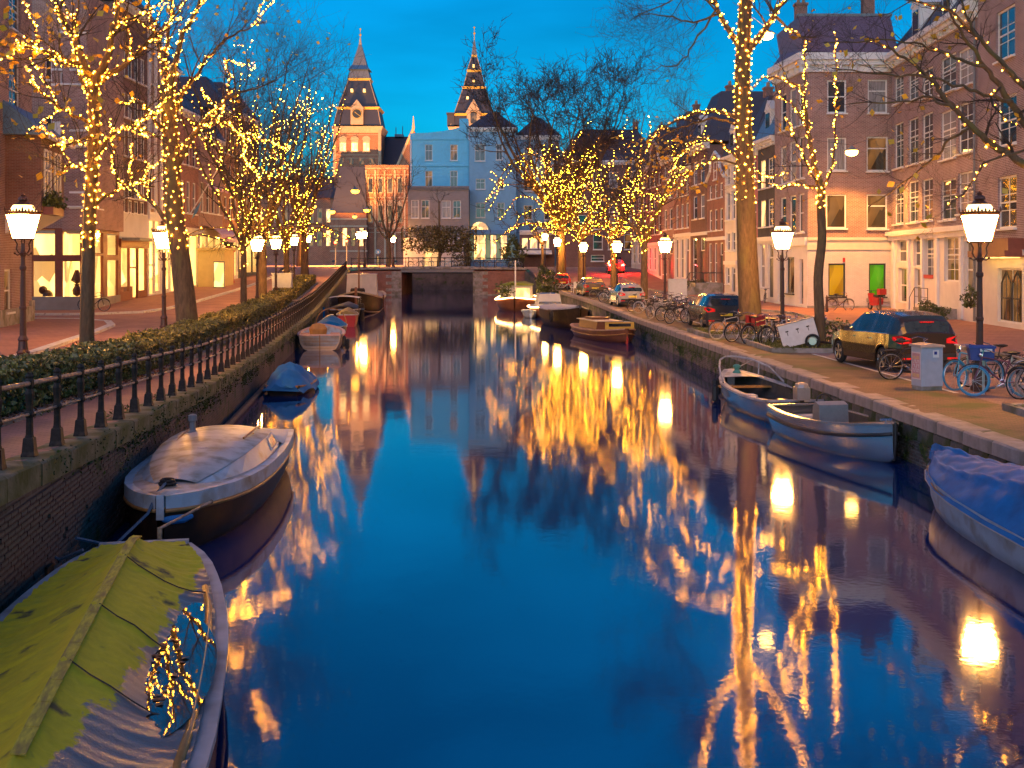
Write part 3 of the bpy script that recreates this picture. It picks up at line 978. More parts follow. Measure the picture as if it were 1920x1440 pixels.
class Building:
    def __init__(s, name, label, A, B, z0, cat='house', group=None):
        s.A = Vector((A[0], A[1])); s.B = Vector((B[0], B[1])); s.z0 = z0
        d = s.B - s.A
        s.L = d.length
        s.e = d/s.L
        s.t = thing(name, label, cat, (A[0], A[1], z0), math.atan2(d.y, d.x), group)
    def uY(s, px):
        """distance along the front and depth where pixel column px meets the front"""
        k = (px-960)/FPX
        # (A + u e).x = k (A + u e).y
        u = (k*s.A.y - s.A.x)/(s.e.x - k*s.e.y)
        return u, s.A.y+u*s.e.y
    def rect(s, x0, x1, y0, y1):
        u0, Y0 = s.uY(x0); u1, Y1 = s.uY(x1)
        Y = (Y0+Y1)/2
        return (u0, u1, HC-(y1-YH)/FPX*Y-s.z0, HC-(y0-YH)/FPX*Y-s.z0)
    def zpx(s, px, py):
        u, Y = s.uY(px)
        return HC-(py-YH)/FPX*Y-s.z0
    def wall(s, v0, v1, m, wins=(), u0=0.0, u1=None, proud=0.0, deep=0.22, name='wall'):
        u1 = s.L if u1 is None else u1
        us = sorted({u0, u1, *[max(u0, min(u1, w[0])) for w in wins], *[max(u0, min(u1, w[1])) for w in wins]})
        vs_ = sorted({v0, v1, *[max(v0, min(v1, w[2])) for w in wins], *[max(v0, min(v1, w[3])) for w in wins]})
        mb = MB()
        y = -proud
        for a, b in zip(us, us[1:]):
            for c, d in zip(vs_, vs_[1:]):
                mu, mv = (a+b)/2, (c+d)/2
                if not any(w[0] < mu < w[1] and w[2] < mv < w[3] for w in wins):
                    mb.quad((a, y, c), (b, y, c), (b, y, d), (a, y, d))
        for (a, b, c, d) in [w[:4] for w in wins]:
            mb.quad((a, y, c), (a, deep, c), (a, deep, d), (a, y, d))
            mb.quad((b, y, c), (b, y, d), (b, deep, d), (b, deep, c))
            mb.quad((a, y, d), (a, deep, d), (b, deep, d), (b, y, d))
            mb.quad((a, y, c), (b, y, c), (b, deep, c), (a, deep, c))
        mb.quad((u0, y, v0), (u0, y, v1), (u0, deep, v1), (u0, deep, v0))
        mb.quad((u1, y, v0), (u1, deep, v0), (u1, deep, v1), (u1, y, v1))
        mb.quad((u0, y, v1), (u1, y, v1), (u1, deep, v1), (u0, deep, v1))
        mb.quad((u0, y, v0), (u0, deep, v0), (u1, deep, v0), (u1, y, v0))
        return part(name, mb, m, s.t)
    def body(s, h, D, m, v0=-0.5):
        return part('side_wall', MB().box(0.001, s.L-.001, .221, D, v0, h-.004), m, s.t)
    def win(s, w, style='sash', pane='glass_dark', sill=True, dy=0.08, name='window'):
        ww, hh = w[1]-w[0], w[3]-w[2]
        fr, sl, panes, bw, d = window_meshes(ww, hh, style)
        o = link(name, fr, s.t, (w[0], dy, w[2]))
        if pane not in panes:
            panes[pane] = MB().box(bw*.5, ww-bw*.5, d*.45, d*.55, bw*.5, hh-bw*.5).mesh('pane', M[pane])
        link('pane', panes[pane], o)
        if sill:
            link('sill', sl, o, (0, -dy, 0))
        return o
    def wins(s, ws, style='sash', pane=('glass_dark',), sill=True, seed=1):
        rr = random.Random(seed)
        for w in ws:
            s.win(w, style, rr.choice(pane), sill)
    def cornice(s, v, m='paint_white', proj=0.35, h=0.5, u0=None, u1=None):
        u0 = -0.04 if u0 is None else u0
        u1 = s.L+.04 if u1 is None else u1
        mb = MB().box(u0, u1, -proj, .2, v+h*.62, v+h).box(u0, u1, -proj*.7, .2, v+h*.36, v+h*.615).box(u0, u1, -proj*.28, .2, v, v+h*.355)
        k = int((u1-u0)/.9)
        for i in range(k):
            x = u0+(i+.5)*(u1-u0)/k
            mb.box(x-.06, x+.06, -proj*.66, -proj*.282, v+h*.08, v+h*.355)
        return part('cornice', mb, M[m], s.t)
    def band(s, v, h, m, proj=0.06, u0=None, u1=None, name='band'):
        return part(name, MB().box(-.02 if u0 is None else u0, s.L+.02 if u1 is None else u1, -proj, .1, v, v+h), m, s.t)
    def door(s, w, m='paint_dark', name='door', dy=0.12):
        ww, hh = w[1]-w[0], w[3]-w[2]
        mb = MB().box(0, ww, 0, .06, 0, hh)
        for a, b in ((.12, .42), (.5, .92)):
            mb.box(ww*.15, ww*.85, -.02, 0, hh*a, hh*b)
        o = part(name, mb, M[m], s.t, loc=(w[0], dy, w[2]))
        part('handle', MB().ball((ww*.88, -.06, hh*.48), .035, 6, 4), M['chrome'], o)
        return o
    def hip(s, v, h, D, m, inset=2.0, over=0.25, name='roof'):
        a, b, c, d = -over, s.L+over, -over, D
        i = min(inset, (b-a)*.45)
        P = [(a, c, v), (b, c, v), (b, d, v), (a, d, v)]
        Q = [(a+i, c+min(inset, D*.4), v+h), (b-i, c+min(inset, D*.4), v+h), (b-i, d-min(inset, D*.4), v+h), (a+i, d-min(inset, D*.4), v+h)]
        mb = MB()
        for k in range(4):
            j = (k+1) % 4
            mb.quad(P[k], P[j], Q[j], Q[k])
        mb.quad(*Q)
        mb.quad(*P[::-1])
        return part(name, mb, m, s.t)
    def gable_roof(s, v, h, D, m, name='roof'):
        """ridge running back from the street"""
        mb = MB()
        mb.prism([(-.05, .25, v), (s.L+.05, .25, v), (s.L/2, .25, v+h)], (0, D-.25, 0))
        return part(name, mb, m, s.t)
    def gable(s, pts, m, th=0.3, name='gable'):
        """outline in the plane of the front"""
        return part(name, MB().prism([(p[0], -.02, p[1]) for p in pts][::-1], (0, th, 0)), m, s.t)
    def chimney(s, u, y, v, h=1.4, m='brick_red'):
        o = part('chimney', MB().box(u-.35, u+.35, y-.3, y+.3, v-.8, v+h).box(u-.42, u+.42, y-.37, y+.37, v+h, v+h+.15), M[m], s.t)
        part('chimney_pot', MB().lathe([(.12, 0), (.09, .4)], 8, (u-.15, y, v+h+.15)).lathe([(.12, 0), (.09, .4)], 8, (u+.17, y, v+h+.15)), M['brick_orange'], o)
        return o
def grid_wins(u0, u1, nx, ww, rows):
    """nx windows of width ww spread over u0..u1 in each row (v0, v1)"""
    out = []
    for (v0, v1) in rows:
        for i in range(nx):
            c = u0+(u1-u0)*(i+.5)/nx
            out.append((c-ww/2, c+ww/2, v0, v1))
    return out

# ---------------------------------------------------------------- right bank, nearest: narrow brick house at the picture edge
BX = lambda y: 18.56+.059*y
b = Building('brick_house', 'brown brick house with tall white sash windows at the right edge', (BX(54.9), 54.9), (BX(44), 44.0), 1.05)
H1 = b.zpx(1836, -60)
ws = [b.rect(1868, 1903, 15, 110), b.rect(1870, 1906, 180, 272), b.rect(1871, 1906, 330, 428), b.rect(1950, 1990, 10, 110), b.rect(1950, 1990, 180, 275), b.rect(1950, 1990, 330, 430)]
g1 = b.zpx(1880, 470)
b.wall(g1, H1, M['brick_plum'], ws)
b.wins(ws, 'sash6', ('glass_dark',))
dw = b.rect(1872, 1918, 503, 606)
b.wall(-.3, g1, M['plaster_white'], [dw, b.rect(1950, 1985, 490, 580)], proud=.04, name='ground_floor_wall')
b.win(b.rect(1950, 1985, 490, 580), 'sash', 'glass_dim')
dd = b.win(dw, 'two', 'glass_dim', sill=False, name='glazed_door')
for i in range(2):   # pointed iron tracery on the double glazed door
    x0, x1 = (dw[1]-dw[0])*(.08+.44*i), (dw[1]-dw[0])*(.48+.44*i)
    hh = dw[3]-dw[2]
    part('door_tracery', MB().tube([(x0, -.02, .1), (x0, -.02, hh*.72), ((x0+x1)/2, -.02, hh*.94), (x1, -.02, hh*.72), (x1, -.02, .1)], .035, 5).tube([(x0, -.02, hh*.45), (x1, -.02, hh*.45)], .025, 4).tube([((x0+x1)/2, -.02, .1), ((x0+x1)/2, -.02, hh*.9)], .02, 4), M['paint_dark'], dd)
hood = b.rect(1852, 1925, 448, 482)
part('door_canopy', MB().box(hood[0], hood[1], -.9, .0, hood[2], hood[3]*.35+hood[2]*.65).box(hood[0]+.05, hood[1]-.05, -.75, 0, hood[3]*.35+hood[2]*.65, hood[3]), M['paint_brown'], b.t)
part('canopy_light', MB().box(hood[0]+.2, hood[1]-.2, -.7, -.2, hood[2]-.05, hood[2]-.005), M['glass_yellow'], b.t)
part('cornice_strip', MB().box(-.02, b.L, -.18, 0, g1-.22, g1+.02), M['paint_white'], b.t)
b.body(H1, 9, M['brick_plum'])
b.cornice(H1-.6)

# ---------------------------------------------------------------- right bank: long house with blue-lit tall windows and white pilastered ground floor
b = Building('brick_house', 'plum brick house with rows of tall small-paned windows above white pilastered shopfront', (BX(70.2), 70.2), (BX(54.95), 54.95), 1.05)
b_long = b
Ht = b.zpx(1740, 84)
g1 = b.zpx(1740, 428)
ws, wt = [], []
for (x0, x1), dy in (((1677, 1694), 0), ((1703, 1722), 0), ((1729, 1749), 0)):
    for (ya, yb), k in (((142, 193), 0), ((230, 315), 1), ((343, 420), 2)):
        sl = (-14, -18, -8)[k]*(x0-1677)/52
        ws.append(b.rect(x0, x1, ya+sl, yb+sl*.8))
for (x0, x1) in ((1764, 1825),):
    for (ya, yb) in ((98, 172), (200, 298), (330, 412)):
        wt.append(b.rect(x0, (x0+x1)/2-2, ya+6, yb))
        wt.append(b.rect((x0+x1)/2+2, x1, ya-8, yb-12))
b.wall(g1, Ht, M['brick_plum'], ws+wt)
b.wins(ws, 'tall', ('glass_dark',), seed=2)
b.wins(wt, 'tall', ('glass_dark', 'glass_dark', 'glass_curtain'), seed=3)
gw = [b.rect(1684, 1702, 450, 492), b.rect(1686, 1703, 502, 568), b.rect(1714, 1731, 449, 500), b.rect(1716, 1731, 503, 570), b.rect(1735, 1752, 447, 520), b.rect(1772, 1800, 444, 528), b.rect(1810, 1830, 452, 560)]
b.wall(-.3, g1, M['plaster_white'], gw, proud=.05, name='ground_floor_wall')
for i, w_ in enumerate(gw):
    b.win(w_, 'tall' if i in (4, 5) else 'sash', 'glass_dark' if i in (4, 0, 2) else 'glass_dim', sill=False)
for px in (1679, 1707, 1733, 1761, 1806):
    u, _ = b.uY(px)
    part('pilaster', MB().box(u-.16, u+.16, -.17, -.05, 0.1, g1-.35), M['paint_white'], b.t)
part('shop_cornice', MB().box(-.05, b.L+.05, -.38, 0, g1-.28, g1-.02).box(-.05, b.L+.05, -.2, 0, g1-.55, g1-.285), M['paint_white'], b.t)
b.body(Ht, 9, M['brick_plum'])
b.cornice(Ht-.15, proj=.55, h=.8)
b.hip(Ht+.66, 3.0, 9, M['slate'], 2.2)
dm = b.uY(1712)[0]
for u in (dm, b.uY(1770)[0]):   # dormers with white surrounds
    o = part('dormer', MB().box(u-.75, u+.75, .15, 3.2, Ht+.65, Ht+2.7).prism([(u-.95, .1, Ht+2.7), (u+.95, .1, Ht+2.7), (u, .1, Ht+3.5)], (0, 3, 0)), M['paint_white'], b.t)
    part('pane', MB().box(u-.48, u+.48, .10, .16, Ht+.95, Ht+2.4), M['glass_dark'], o)
# drain pipe and stoop with iron rail
part('drain_pipe', MB().tube([(b.L-.1, -.12, .1), (b.L-.1, -.12, Ht)], .06, 6), M['lead'], b.t)
u0 = b.uY(1768)[0]
part('stoop', MB().box(u0, u0+2.4, -1.5, -.05, -.2, .55).box(u0-.5, u0, -1.4, -.05, -.2, .33).box(u0-.9, u0-.5, -1.4, -.05, -.2, .14), M['stone'], b.t)
rmb = MB()
for uu in (u0-.9, u0+.05, u0+1.2, u0+2.35):
    zb = .55 if uu > u0 else .0
    rmb.tube([(uu, -1.45, zb), (uu, -1.45, zb+1.0)], .022, 5)
rmb.tube([(u0-.9, -1.45, 1.0), (u0+.05, -1.45, 1.55), (u0+2.35, -1.45, 1.55)], .022, 5).tube([(u0+.05, -1.45, 1.1), (u0+2.35, -1.45, 1.1)], .016, 5)
part('stoop_railing', rmb, M['paint_dark'], b.t)
sg = b.rect(1734, 1752, 515, 522)
part('red_notice', MB().box(sg[0], sg[1]-.02, -.09, -.052, sg[2], sg[3]), M['paint_red'], b.t)

# ---------------------------------------------------------------- right bank: corner house, front towards the camera
CA, CB = (17.75, 70.4), (22.95, 70.4)
b = Building('corner_house', 'corner house, brick above white ground floor with amber and green windows', CA, CB, 1.05)
Ht = b.zpx(1600, 132)
g1 = b.zpx(1600, 449)
ws = [b.rect(1551, 1587, 150, 212), b.rect(1627, 1664, 149, 212), b.rect(1551, 1587, 258, 320), b.rect(1625, 1665, 256, 321), b.rect(1549, 1587, 364, 428), b.rect(1625, 1664, 364, 429)]
b.wall(g1, Ht, M['brick_brown'], ws)
for i, w_ in enumerate(ws):
    b.win(w_, ('sash', 'fan', 'plain', 'fan', 'plain', 'fan')[i], ('glass_dark', 'glass_curtain', 'glass_curtain', 'glass_dim', 'glass_dim', 'glass_dim')[i])
gw = [b.rect(1553, 1585, 494, 556), b.rect(1629, 1661, 494, 556)]
b.wall(-.3, g1, M['brick_white'], gw, proud=.03, name='ground_floor_wall')
b.win(gw[0], 'dark', 'pane_amber'); b.win(gw[1], 'dark', 'pane_green')
for w_ in gw:
    part('stone_sill', MB().box(w_[0]-.15, w_[1]+.15, -.16, 0, w_[2]-.32, w_[2]-.1), M['stone'], b.t)
part('string_course', MB().box(-.06, b.L, -.2, 0, g1-.05, g1+.12).box(-.06, b.L, -.1, 0, g1-.62, g1-.055), M['paint_cream'], b.t)
part('plinth', MB().box(-.04, b.L, -.1, 0, -.2, .22), M['stone'], b.t)
b.body(Ht, 9.5, M['brick_brown'])
b.cornice(Ht-.1, 'paint_white', .5, 1.1, u0=-.5)
# mansard of single tiles, each course overlapping the one below
rh = 2.55
zt = Ht+1.0
part('roof', MB().prism([(-.2, -.1, zt), (b.L+.2, -.1, zt), (b.L+.2, 1.5, zt+rh), (-.2, 1.5, zt+rh)], (0, 6, 0)), M['tile_plum'], b.t)
tm = MB()
for i in range(13):
    for k in range(17):
        u = -.2+.33*k+(.16 if i % 2 else 0)
        if u > b.L:
            continue
        t_ = i/13
        y0, z0 = -.14+1.6*t_, zt+rh*t_
        tm.quad((u, y0-.05, z0-.02), (u+.31, y0-.05, z0-.02), (u+.31, y0+.09, z0+.30), (u, y0+.09, z0+.30))
o = part('roof_tiles', tm, M['tile_plum'], b.t)
o['kind'] = 'stuff'
part('roof_ridge', MB().box(-.3, b.L+.3, 1.35, 1.75, zt+rh-.02, zt+rh+.15), M['lead'], b.t)
b.chimney(b.L-.7, 3.0, zt+rh)
b.chimney(.8, 5.0, zt+rh)
lm = part('wall_plaque', MB().box(b.L*.40, b.L*.40+.14, -.08, -.035, g1-1.35, g1-1.1), M['paint_red'], b.t)
# its flank along the canal
b2 = Building('corner_house_flank', 'plum brick flank with narrow arched windows along the canal beside corner house', (17.2, 76.8), (17.74, 70.42), 1.07)
Ht2 = b2.zpx(1490, 140); g2 = b2.zpx(1490, 449)
ws = []
for x0, x1 in ((1463, 1474), (1480, 1492), (1497, 1509)):
    for ya, yb in ((163, 238), (262, 338), (365, 437)):
        d_ = (1486-x0)*.55*(1 if ya < 300 else .4)
        ws.append(b2.rect(x0, x1, ya+d_, yb+d_*.6))
b2.wall(g2, Ht2, M['brick_plum'], ws)
b2.wins(ws, 'sash', ('glass_dark', 'glass_curtain'), seed=4)
gw = [b2.rect(1475, 1490, 482, 550), b2.rect(1500, 1507, 486, 570), b2.rect(1459, 1467, 478, 566)]
b2.wall(-.3, g2, M['plaster_white'], gw, proud=.03, name='ground_floor_wall')
b2.win(gw[0], 'dark', 'glass_dim'); b2.door((gw[1][0], gw[1][1], gw[1][2], gw[1][3])); b2.door(gw[2])
part('string_course', MB().box(-.04, b2.L-.05, -.16, 0, g2-.4, g2+.1), M['paint_white'], b2.t)
b2.body(Ht2, .4, M['brick_plum'])
b2.cornice(Ht2-.1, 'paint_white', .5, 1.1, u1=b2.L-.06)
b2.hip(Ht2+1.0, 2.2, 6, M['tile_plum'], 1.4)

# ---------------------------------------------------------------- right bank: terrace of canal houses running to the bridge
def TX(px):
    k = (px-960)/FPX
    Y = (17.6+3.6)/(k+.05)
    return (k*Y, Y)
def terrace(label, p0, p1, m, ytop, rows, ncol, style='sash', panes=('glass_dark', 'glass_curtain'), ground=None, gtop=None, gable=None, roof='slate', seed=1, corn=True, wfrac=.52, doorcol=None, gst='sash', stoop=False, name='canal_house'):
    b = Building(name, label, TX(p1+.02), TX(p0), zr(TX(p0)[1])+.1)
    pm = (p0+p1)/2
    Ht = b.zpx(pm, ytop)
    v1 = b.zpx(pm, gtop) if gtop else 0
    ww = b.L/ncol*wfrac
    ws = []
    for (ya, yb) in rows:
        ws += grid_wins(.12*b.L/ncol, b.L-.12*b.L/ncol, ncol, ww, [(b.zpx(pm, yb), b.zpx(pm, ya))])
    b.wall(v1, Ht, M[m], ws)
    b.wins(ws, style, panes, seed=seed)
    if gtop:
        gws = grid_wins(.1, b.L-.1, ncol, b.L/ncol*.58, [(0.9, v1-.45)])
        dc = ncol-1 if doorcol is None else doorcol
        gws = [w_ if i != dc else (w_[0], w_[1], .35, w_[3]) for i, w_ in enumerate(gws)]
        b.wall(-.3, v1, M[ground or m], gws, proud=.02, name='ground_floor_wall')
        rr = random.Random(seed+9)
        for i, w_ in enumerate(gws):
            if i == dc:
                b.door((w_[0], w_[1], w_[2], w_[2]+(w_[3]-w_[2])*.72))
                b.win((w_[0], w_[1], w_[2]+(w_[3]-w_[2])*.73, w_[3]), 'plain', 'glass_dim', sill=False)
            else:
                b.win(w_, gst, rr.choice(('glass_curtain', 'glass_dim', 'glass_dark')))
        b.band(v1-.25, .28, M['paint_white'], .12)
    b.body(Ht, 9, M[m])
    if corn:
        b.cornice(Ht-.3, 'paint_white', .4, .6)
    if gable == 'neck':
        c = b.L/2; gh = b.zpx(pm, ytop-52)-Ht
        b.gable([(0, Ht-.05), (b.L, Ht-.05), (b.L-.1, Ht+.2), (c+b.L*.27, Ht+gh*.35), (c+b.L*.22, Ht+gh*.75), (c+b.L*.24, Ht+gh*.78), (c, Ht+gh), (c-b.L*.24, Ht+gh*.78), (c-b.L*.22, Ht+gh*.75), (c-b.L*.27, Ht+gh*.35), (.1, Ht+.2)], M[m])
        part('gable_trim', MB().tube([(0, -.06, Ht+.1), (c-b.L*.27, -.06, Ht+gh*.38), (c-b.L*.23, -.06, Ht+gh*.78), (c, -.06, Ht+gh+.05), (c+b.L*.23, -.06, Ht+gh*.78), (c+b.L*.27, -.06, Ht+gh*.38), (b.L, -.06, Ht+.1)], .14, 5), M['paint_white'], b.t)
        b.win((c-.55, c+.55, Ht+.05, Ht+1.5), 'sash', 'glass_dim', dy=-.06)
        b.gable_roof(Ht-.05, gh*.9, 9, M[roof])
    elif gable == 'flat':
        b.hip(Ht+.3, 4.4, 8.5, M[roof], 1.8)
        c = b.L/2
        o = part('dormer', MB().box(c-.7, c+.7, .1, 2.6, Ht+.3, Ht+2.2).prism([(c-.85, .05, Ht+2.2), (c+.85, .05, Ht+2.2), (c, .05, Ht+2.9)], (0, 2.4, 0)), M['paint_white'], b.t)
        part('pane', MB().box(c-.42, c+.42, .04, .11, Ht+.55, Ht+2.0), M['glass_dark'], o)
    else:
        b.hip(Ht+.28, 4.4, 8.5, M[roof], 2.0)
    b.chimney(b.L*.2, 3.2, Ht+4.2)
    if stoop:
        part('stoop', MB().box(b.L*.55, b.L*.95, -2.2, -.05, -.3, .9).box(b.L*.55, b.L*.95, -2.6, -2.2, -.3, .6).box(b.L*.55, b.L*.95, -3.0, -2.6, -.3, .3), M['stone'], b.t)
        rb = MB()
        for uu in (b.L*.56, b.L*.94):
            rb.tube([(uu, -3.0, .3), (uu, -2.2, 1.7), (uu, -.1, 1.7)], .03, 5).tube([(uu, -3, -.2), (uu, -3, .5)], .03, 5).tube([(uu, -2.2, .8), (uu, -2.2, 1.7)], .03, 5).tube([(uu, -1.1, .8), (uu, -1.1, 1.7)], .025, 5)
        part('stoop_railing', rb, M['paint_dark'], b.t)
    return b
terrace('black painted house with lit orange windows and white dormer next to corner house', 1454.5, 1421, 'brick_black', 268, [(298, 352), (374, 425)], 2, 'tall', ('glass_warm', 'glass_dark', 'glass_warm'), 'plaster_white', 445, 'flat', 'slate_blue', 5, wfrac=.62)
terrace('narrow pink painted house just left of the black one', 1421, 1409, 'plaster_pink', 285, [(300, 340), (370, 425)], 1, ground='plaster_white', gtop=450, seed=6)
terrace('grey plastered house mostly hidden behind the thick tree trunk', 1409, 1382, 'plaster_grey', 300, [(320, 360), (380, 425)], 2, ground='plaster_white', gtop=450, seed=7)
terrace('white painted house left of the thick tree trunk', 1382, 1359, 'plaster_white', 300, [(312, 345), (358, 412), (435, 470)], 2, 'sash', ('glass_dark',), 'plaster_white', 490, 'flat', seed=8)
terrace('red brick house with white-trimmed neck gable and three windows across', 1359, 1326, 'brick_red', 338, [(345, 372), (392, 432)], 3, 'sash', ('glass_dark', 'glass_curtain', 'glass_dim'), 'brick_red', 445, 'neck', seed=9, corn=False, stoop=True)
terrace('brown brick house with two tall white windows per floor', 1326, 1295, 'brick_dark', 278, [(300, 345), (366, 410)], 2, 'sash', ('glass_curtain', 'glass_dark'), 'brick_dark', 436, 'flat', seed=10)
terrace('brick house with a white ground floor and door lantern', 1295, 1264, 'brick_red', 318, [(330, 368), (382, 428)], 3, 'sash', ('glass_curtain', 'glass_dim'), 'plaster_white', 438, None, seed=11)
terrace('brick house with white sashes beyond the third right-hand lamp', 1264, 1242, 'brick_brown', 300, [(310, 335), (345, 372), (392, 430)], 2, ground='brick_brown', gtop=450, seed=12)
terrace('dark brick house with neck gable near the far end of the terrace', 1242, 1214, 'brick_dark', 318, [(326, 350), (362, 395), (405, 440)], 3, ground='plaster_white', gtop=455, gable='neck', seed=13, corn=False)
terrace('end house of the right terrace with white ground floor', 1214, 1184, 'brick_red', 322, [(330, 356), (365, 398), (408, 440)], 3, ground='plaster_white', gtop=450, seed=14)

# ---------------------------------------------------------------- across the end: brick blocks facing the camera
def frontal(name, label, x0, x1, Y, m, ytop, ws, style='sash', panes=('glass_dark',), z0=3.1, D=10, roof=None, rh=3, seed=1, corn=True, Yb=None, cm='paint_white'):
    A = ((x0-960)/FPX*Y, Y); Yb = Yb or Y
    B = ((x1-960)/FPX*Yb, Yb)
    b = Building(name, label, A, B, z0)
    Ht = b.zpx((x0+x1)/2, ytop)
    rs = [b.rect(*w_) for w_ in ws]
    b.wall(-.3, Ht, M[m], rs)
    rr = random.Random(seed)
    for r_ in rs:
        b.win(r_, style, rr.choice(panes))
    b.body(Ht, D, M[m])
    if corn:
        b.cornice(Ht-.3, cm, .4, .6)
    if roof:
        b.hip(Ht+.28, rh, D, M[roof], 3.0)
    return b, Ht
W = []
for ya, yb in ((322, 352), (368, 398), (403, 430)):
    for xc in (1066, 1092, 1120, 1150, 1182, 1212):
        W.append((xc-8, xc+8, ya, yb))
b, Ht = frontal('brick_block', 'tall dark brick block with steep roof ending the right street', 1050, 1236, 158, 'brick_dark', 305,
            W+[(1112, 1130, 439, 468), (1140, 1150, 439, 468), (1170, 1186, 439, 468), (1205, 1220, 439, 468), (1108, 1133, 478, 490)], 'sash', ('glass_curtain', 'glass_dark', 'glass_dim'), roof='slate', rh=4.5, D=14, seed=3)
b.chimney(b.L*.8, 5, Ht+4.5)
W = [(890, 910, 270, 302), (930, 942, 270, 300), (892, 910, 335, 355), (932, 945, 335, 355), (892, 910, 380, 408), (932, 946, 380, 408)]
b, Ht = frontal('lilac_house', 'pale lilac plastered house with dark windows right of the blue house', 879.5, 968, 170, 'plaster_lilac', 243, W, 'cross', ('glass_dark', 'glass_dark', 'glass_dim'), roof='slate', rh=2.5, seed=4)
gwr = [b.rect(888, 912, 440, 486), b.rect(919, 932, 440, 486), b.rect(938, 952, 440, 486)]
part('pub_front', MB().box(b.uY(880)[0]+.2, b.uY(956)[0], -1.6, -.3, -.1, .9), M['paint_blue'], b.t)
for r_ in gwr:
    o = b.win((r_[0], r_[1], .9, r_[3]), 'blue', 'glass_warm', sill=False, dy=-1.5)
part('pub_fascia', MB().box(b.uY(880)[0]+.2, b.uY(956)[0], -1.75, -.02, gwr[0][3]+.02, gwr[0][3]+.6), M['paint_blue'], b.t)
aw = gwr[0]
part('arched_light', MB().prism([((aw[0]+aw[1])/2+1.2*math.cos(a*PI/8), -1.72, aw[3]+.7+1.1*math.sin(a*PI/8)) for a in range(9)], (0, .08, 0)), M['glass_warm'], b.t)
b, Ht = frontal('lilac_house', 'wider lilac grey house behind the tall bare elm', 968.5, 1050, 172, 'plaster_lilac', 258, [(982, 998, 275, 302), (1020, 1036, 275, 302), (982, 998, 330, 358), (1020, 1036, 330, 358), (982, 998, 385, 412), (1020, 1036, 385, 412)], 'cross', ('glass_dark', 'glass_curtain'), roof='slate', rh=3, seed=5)
# cafe with lit windows and white awning under the elm
b, Ht = frontal('cafe', 'low brick cafe with glowing windows and white awning at the end of the canal', 975, 1040, 160, 'brick_dark', 436, [(978, 990, 446, 466), (993, 1008, 446, 466), (1011, 1030, 446, 466)], 'wide', ('glass_warm',), roof=None, D=8, seed=2)
aw0, aw1 = b.uY(972)[0], b.uY(1034)[0]
part('awning', MB().prism([(aw0, -.05, b.zpx(1000, 469)), (aw0, -2.2, b.zpx(1000, 474)), (aw0, -2.2, b.zpx(1000, 477)), (aw0, -.05, b.zpx(1000, 473))], (aw1-aw0, 0, 0)), M['paint_white'], b.t)
# blue house with its chimney wall, and the grey-brown house in front of it
b, Ht = frontal('blue_house', 'blue plastered house with curved parapet and white framed windows', 769, 879, 172, 'plaster_blue', 262,
            [(797, 811, 271, 301), (844, 858, 271, 301), (797, 811, 320, 350), (844, 858, 320, 350)], 'cross', ('glass_dark', 'glass_dark', 'glass_dim', 'glass_dim'), corn=False, D=12, seed=6)
gp_ = [b.uY(x)[0] for x in (769, 800, 830, 855, 862, 862, 879, 879)]
gz = [b.zpx(820, y_) for y_ in (250, 249, 246, 241, 238, 228, 228, 240)]
b.gable([(0, Ht-.05), (b.L, Ht-.05), (b.L, gz[7])] + [(gp_[i], gz[i]) for i in (6, 5, 4, 3, 2, 1, 0)], M['plaster_blue'], .4, 'parapet')
part('chimney', MB().box(b.L-1.4, b.L-.1, .4, 2.0, Ht, gz[5]+.5), M['plaster_blue'], b.t)
b.band(b.zpx(820, 312), .35, M['plaster_blue'], .14); b.band(b.zpx(820, 262), .25, M['plaster_blue'], .12)
part('downpipe', MB().tube([(.15, -.1, 3), (.15, -.1, Ht)], .1, 5), M['paint_white'], b.t)
b, Ht = frontal('grey_house', 'low grey-brown house with pale framed windows before the blue house', 765, 879, 166, 'plaster_grey', 353,
            [(771, 785, 375, 409), (790, 805, 375, 409), (828, 845, 376, 409), (849, 864, 376, 409)], 'cross', ('glass_dark', 'glass_curtain'), D=5, seed=7, cm='lead')
gd = b.rect(796, 822, 463, 489)
part('white_ground_floor', MB().box(-.6, gd[0]-.05, -.5, -.02, -.1, b.zpx(800, 446)).box(gd[1]+.05, b.L*.92, -.5, -.02, -.1, b.zpx(800, 446)), M['plaster_white'], b.t)
part('lit_garage', MB().box(gd[0], gd[1], -.30, -.05, -.1, gd[3]), M['wall_glow'], b.t)

# ================================================================== LEFT BANK BUILDINGS
# nearest brick house at the left edge with its oriel
b = Building('brick_house', 'dark brick house with slate roofed oriel at the left edge', (-21.6, 47.0), (-23.0, 56.2), 1.08)
Ht = b.zpx(30, -60)
ws = [b.rect(17, 38, -20, 58), b.rect(17, 38, 112, 226), b.rect(-40, -15, 100, 220)]
b.wall(-.3, Ht, M['brick_brown'], ws+[b.rect(8, 22, 505, 585)])
b.wins(ws, 'sash6', ('glass_dark', 'glass_curtain'), seed=2)
b.win(b.rect(8, 22, 505, 585), 'sash', 'glass_dim')
b.body(Ht, 8, M['brick_brown'])
b.cornice(Ht-.3)
part('plinth', MB().box(-.02, b.L+.06, -.1, 0, -.2, .75), M['stone'], b.t)
part('corner_stone', MB().box(b.L-.5, b.L+.07, -.12, 0, -.2, 1.0), M['stone'], b.t)
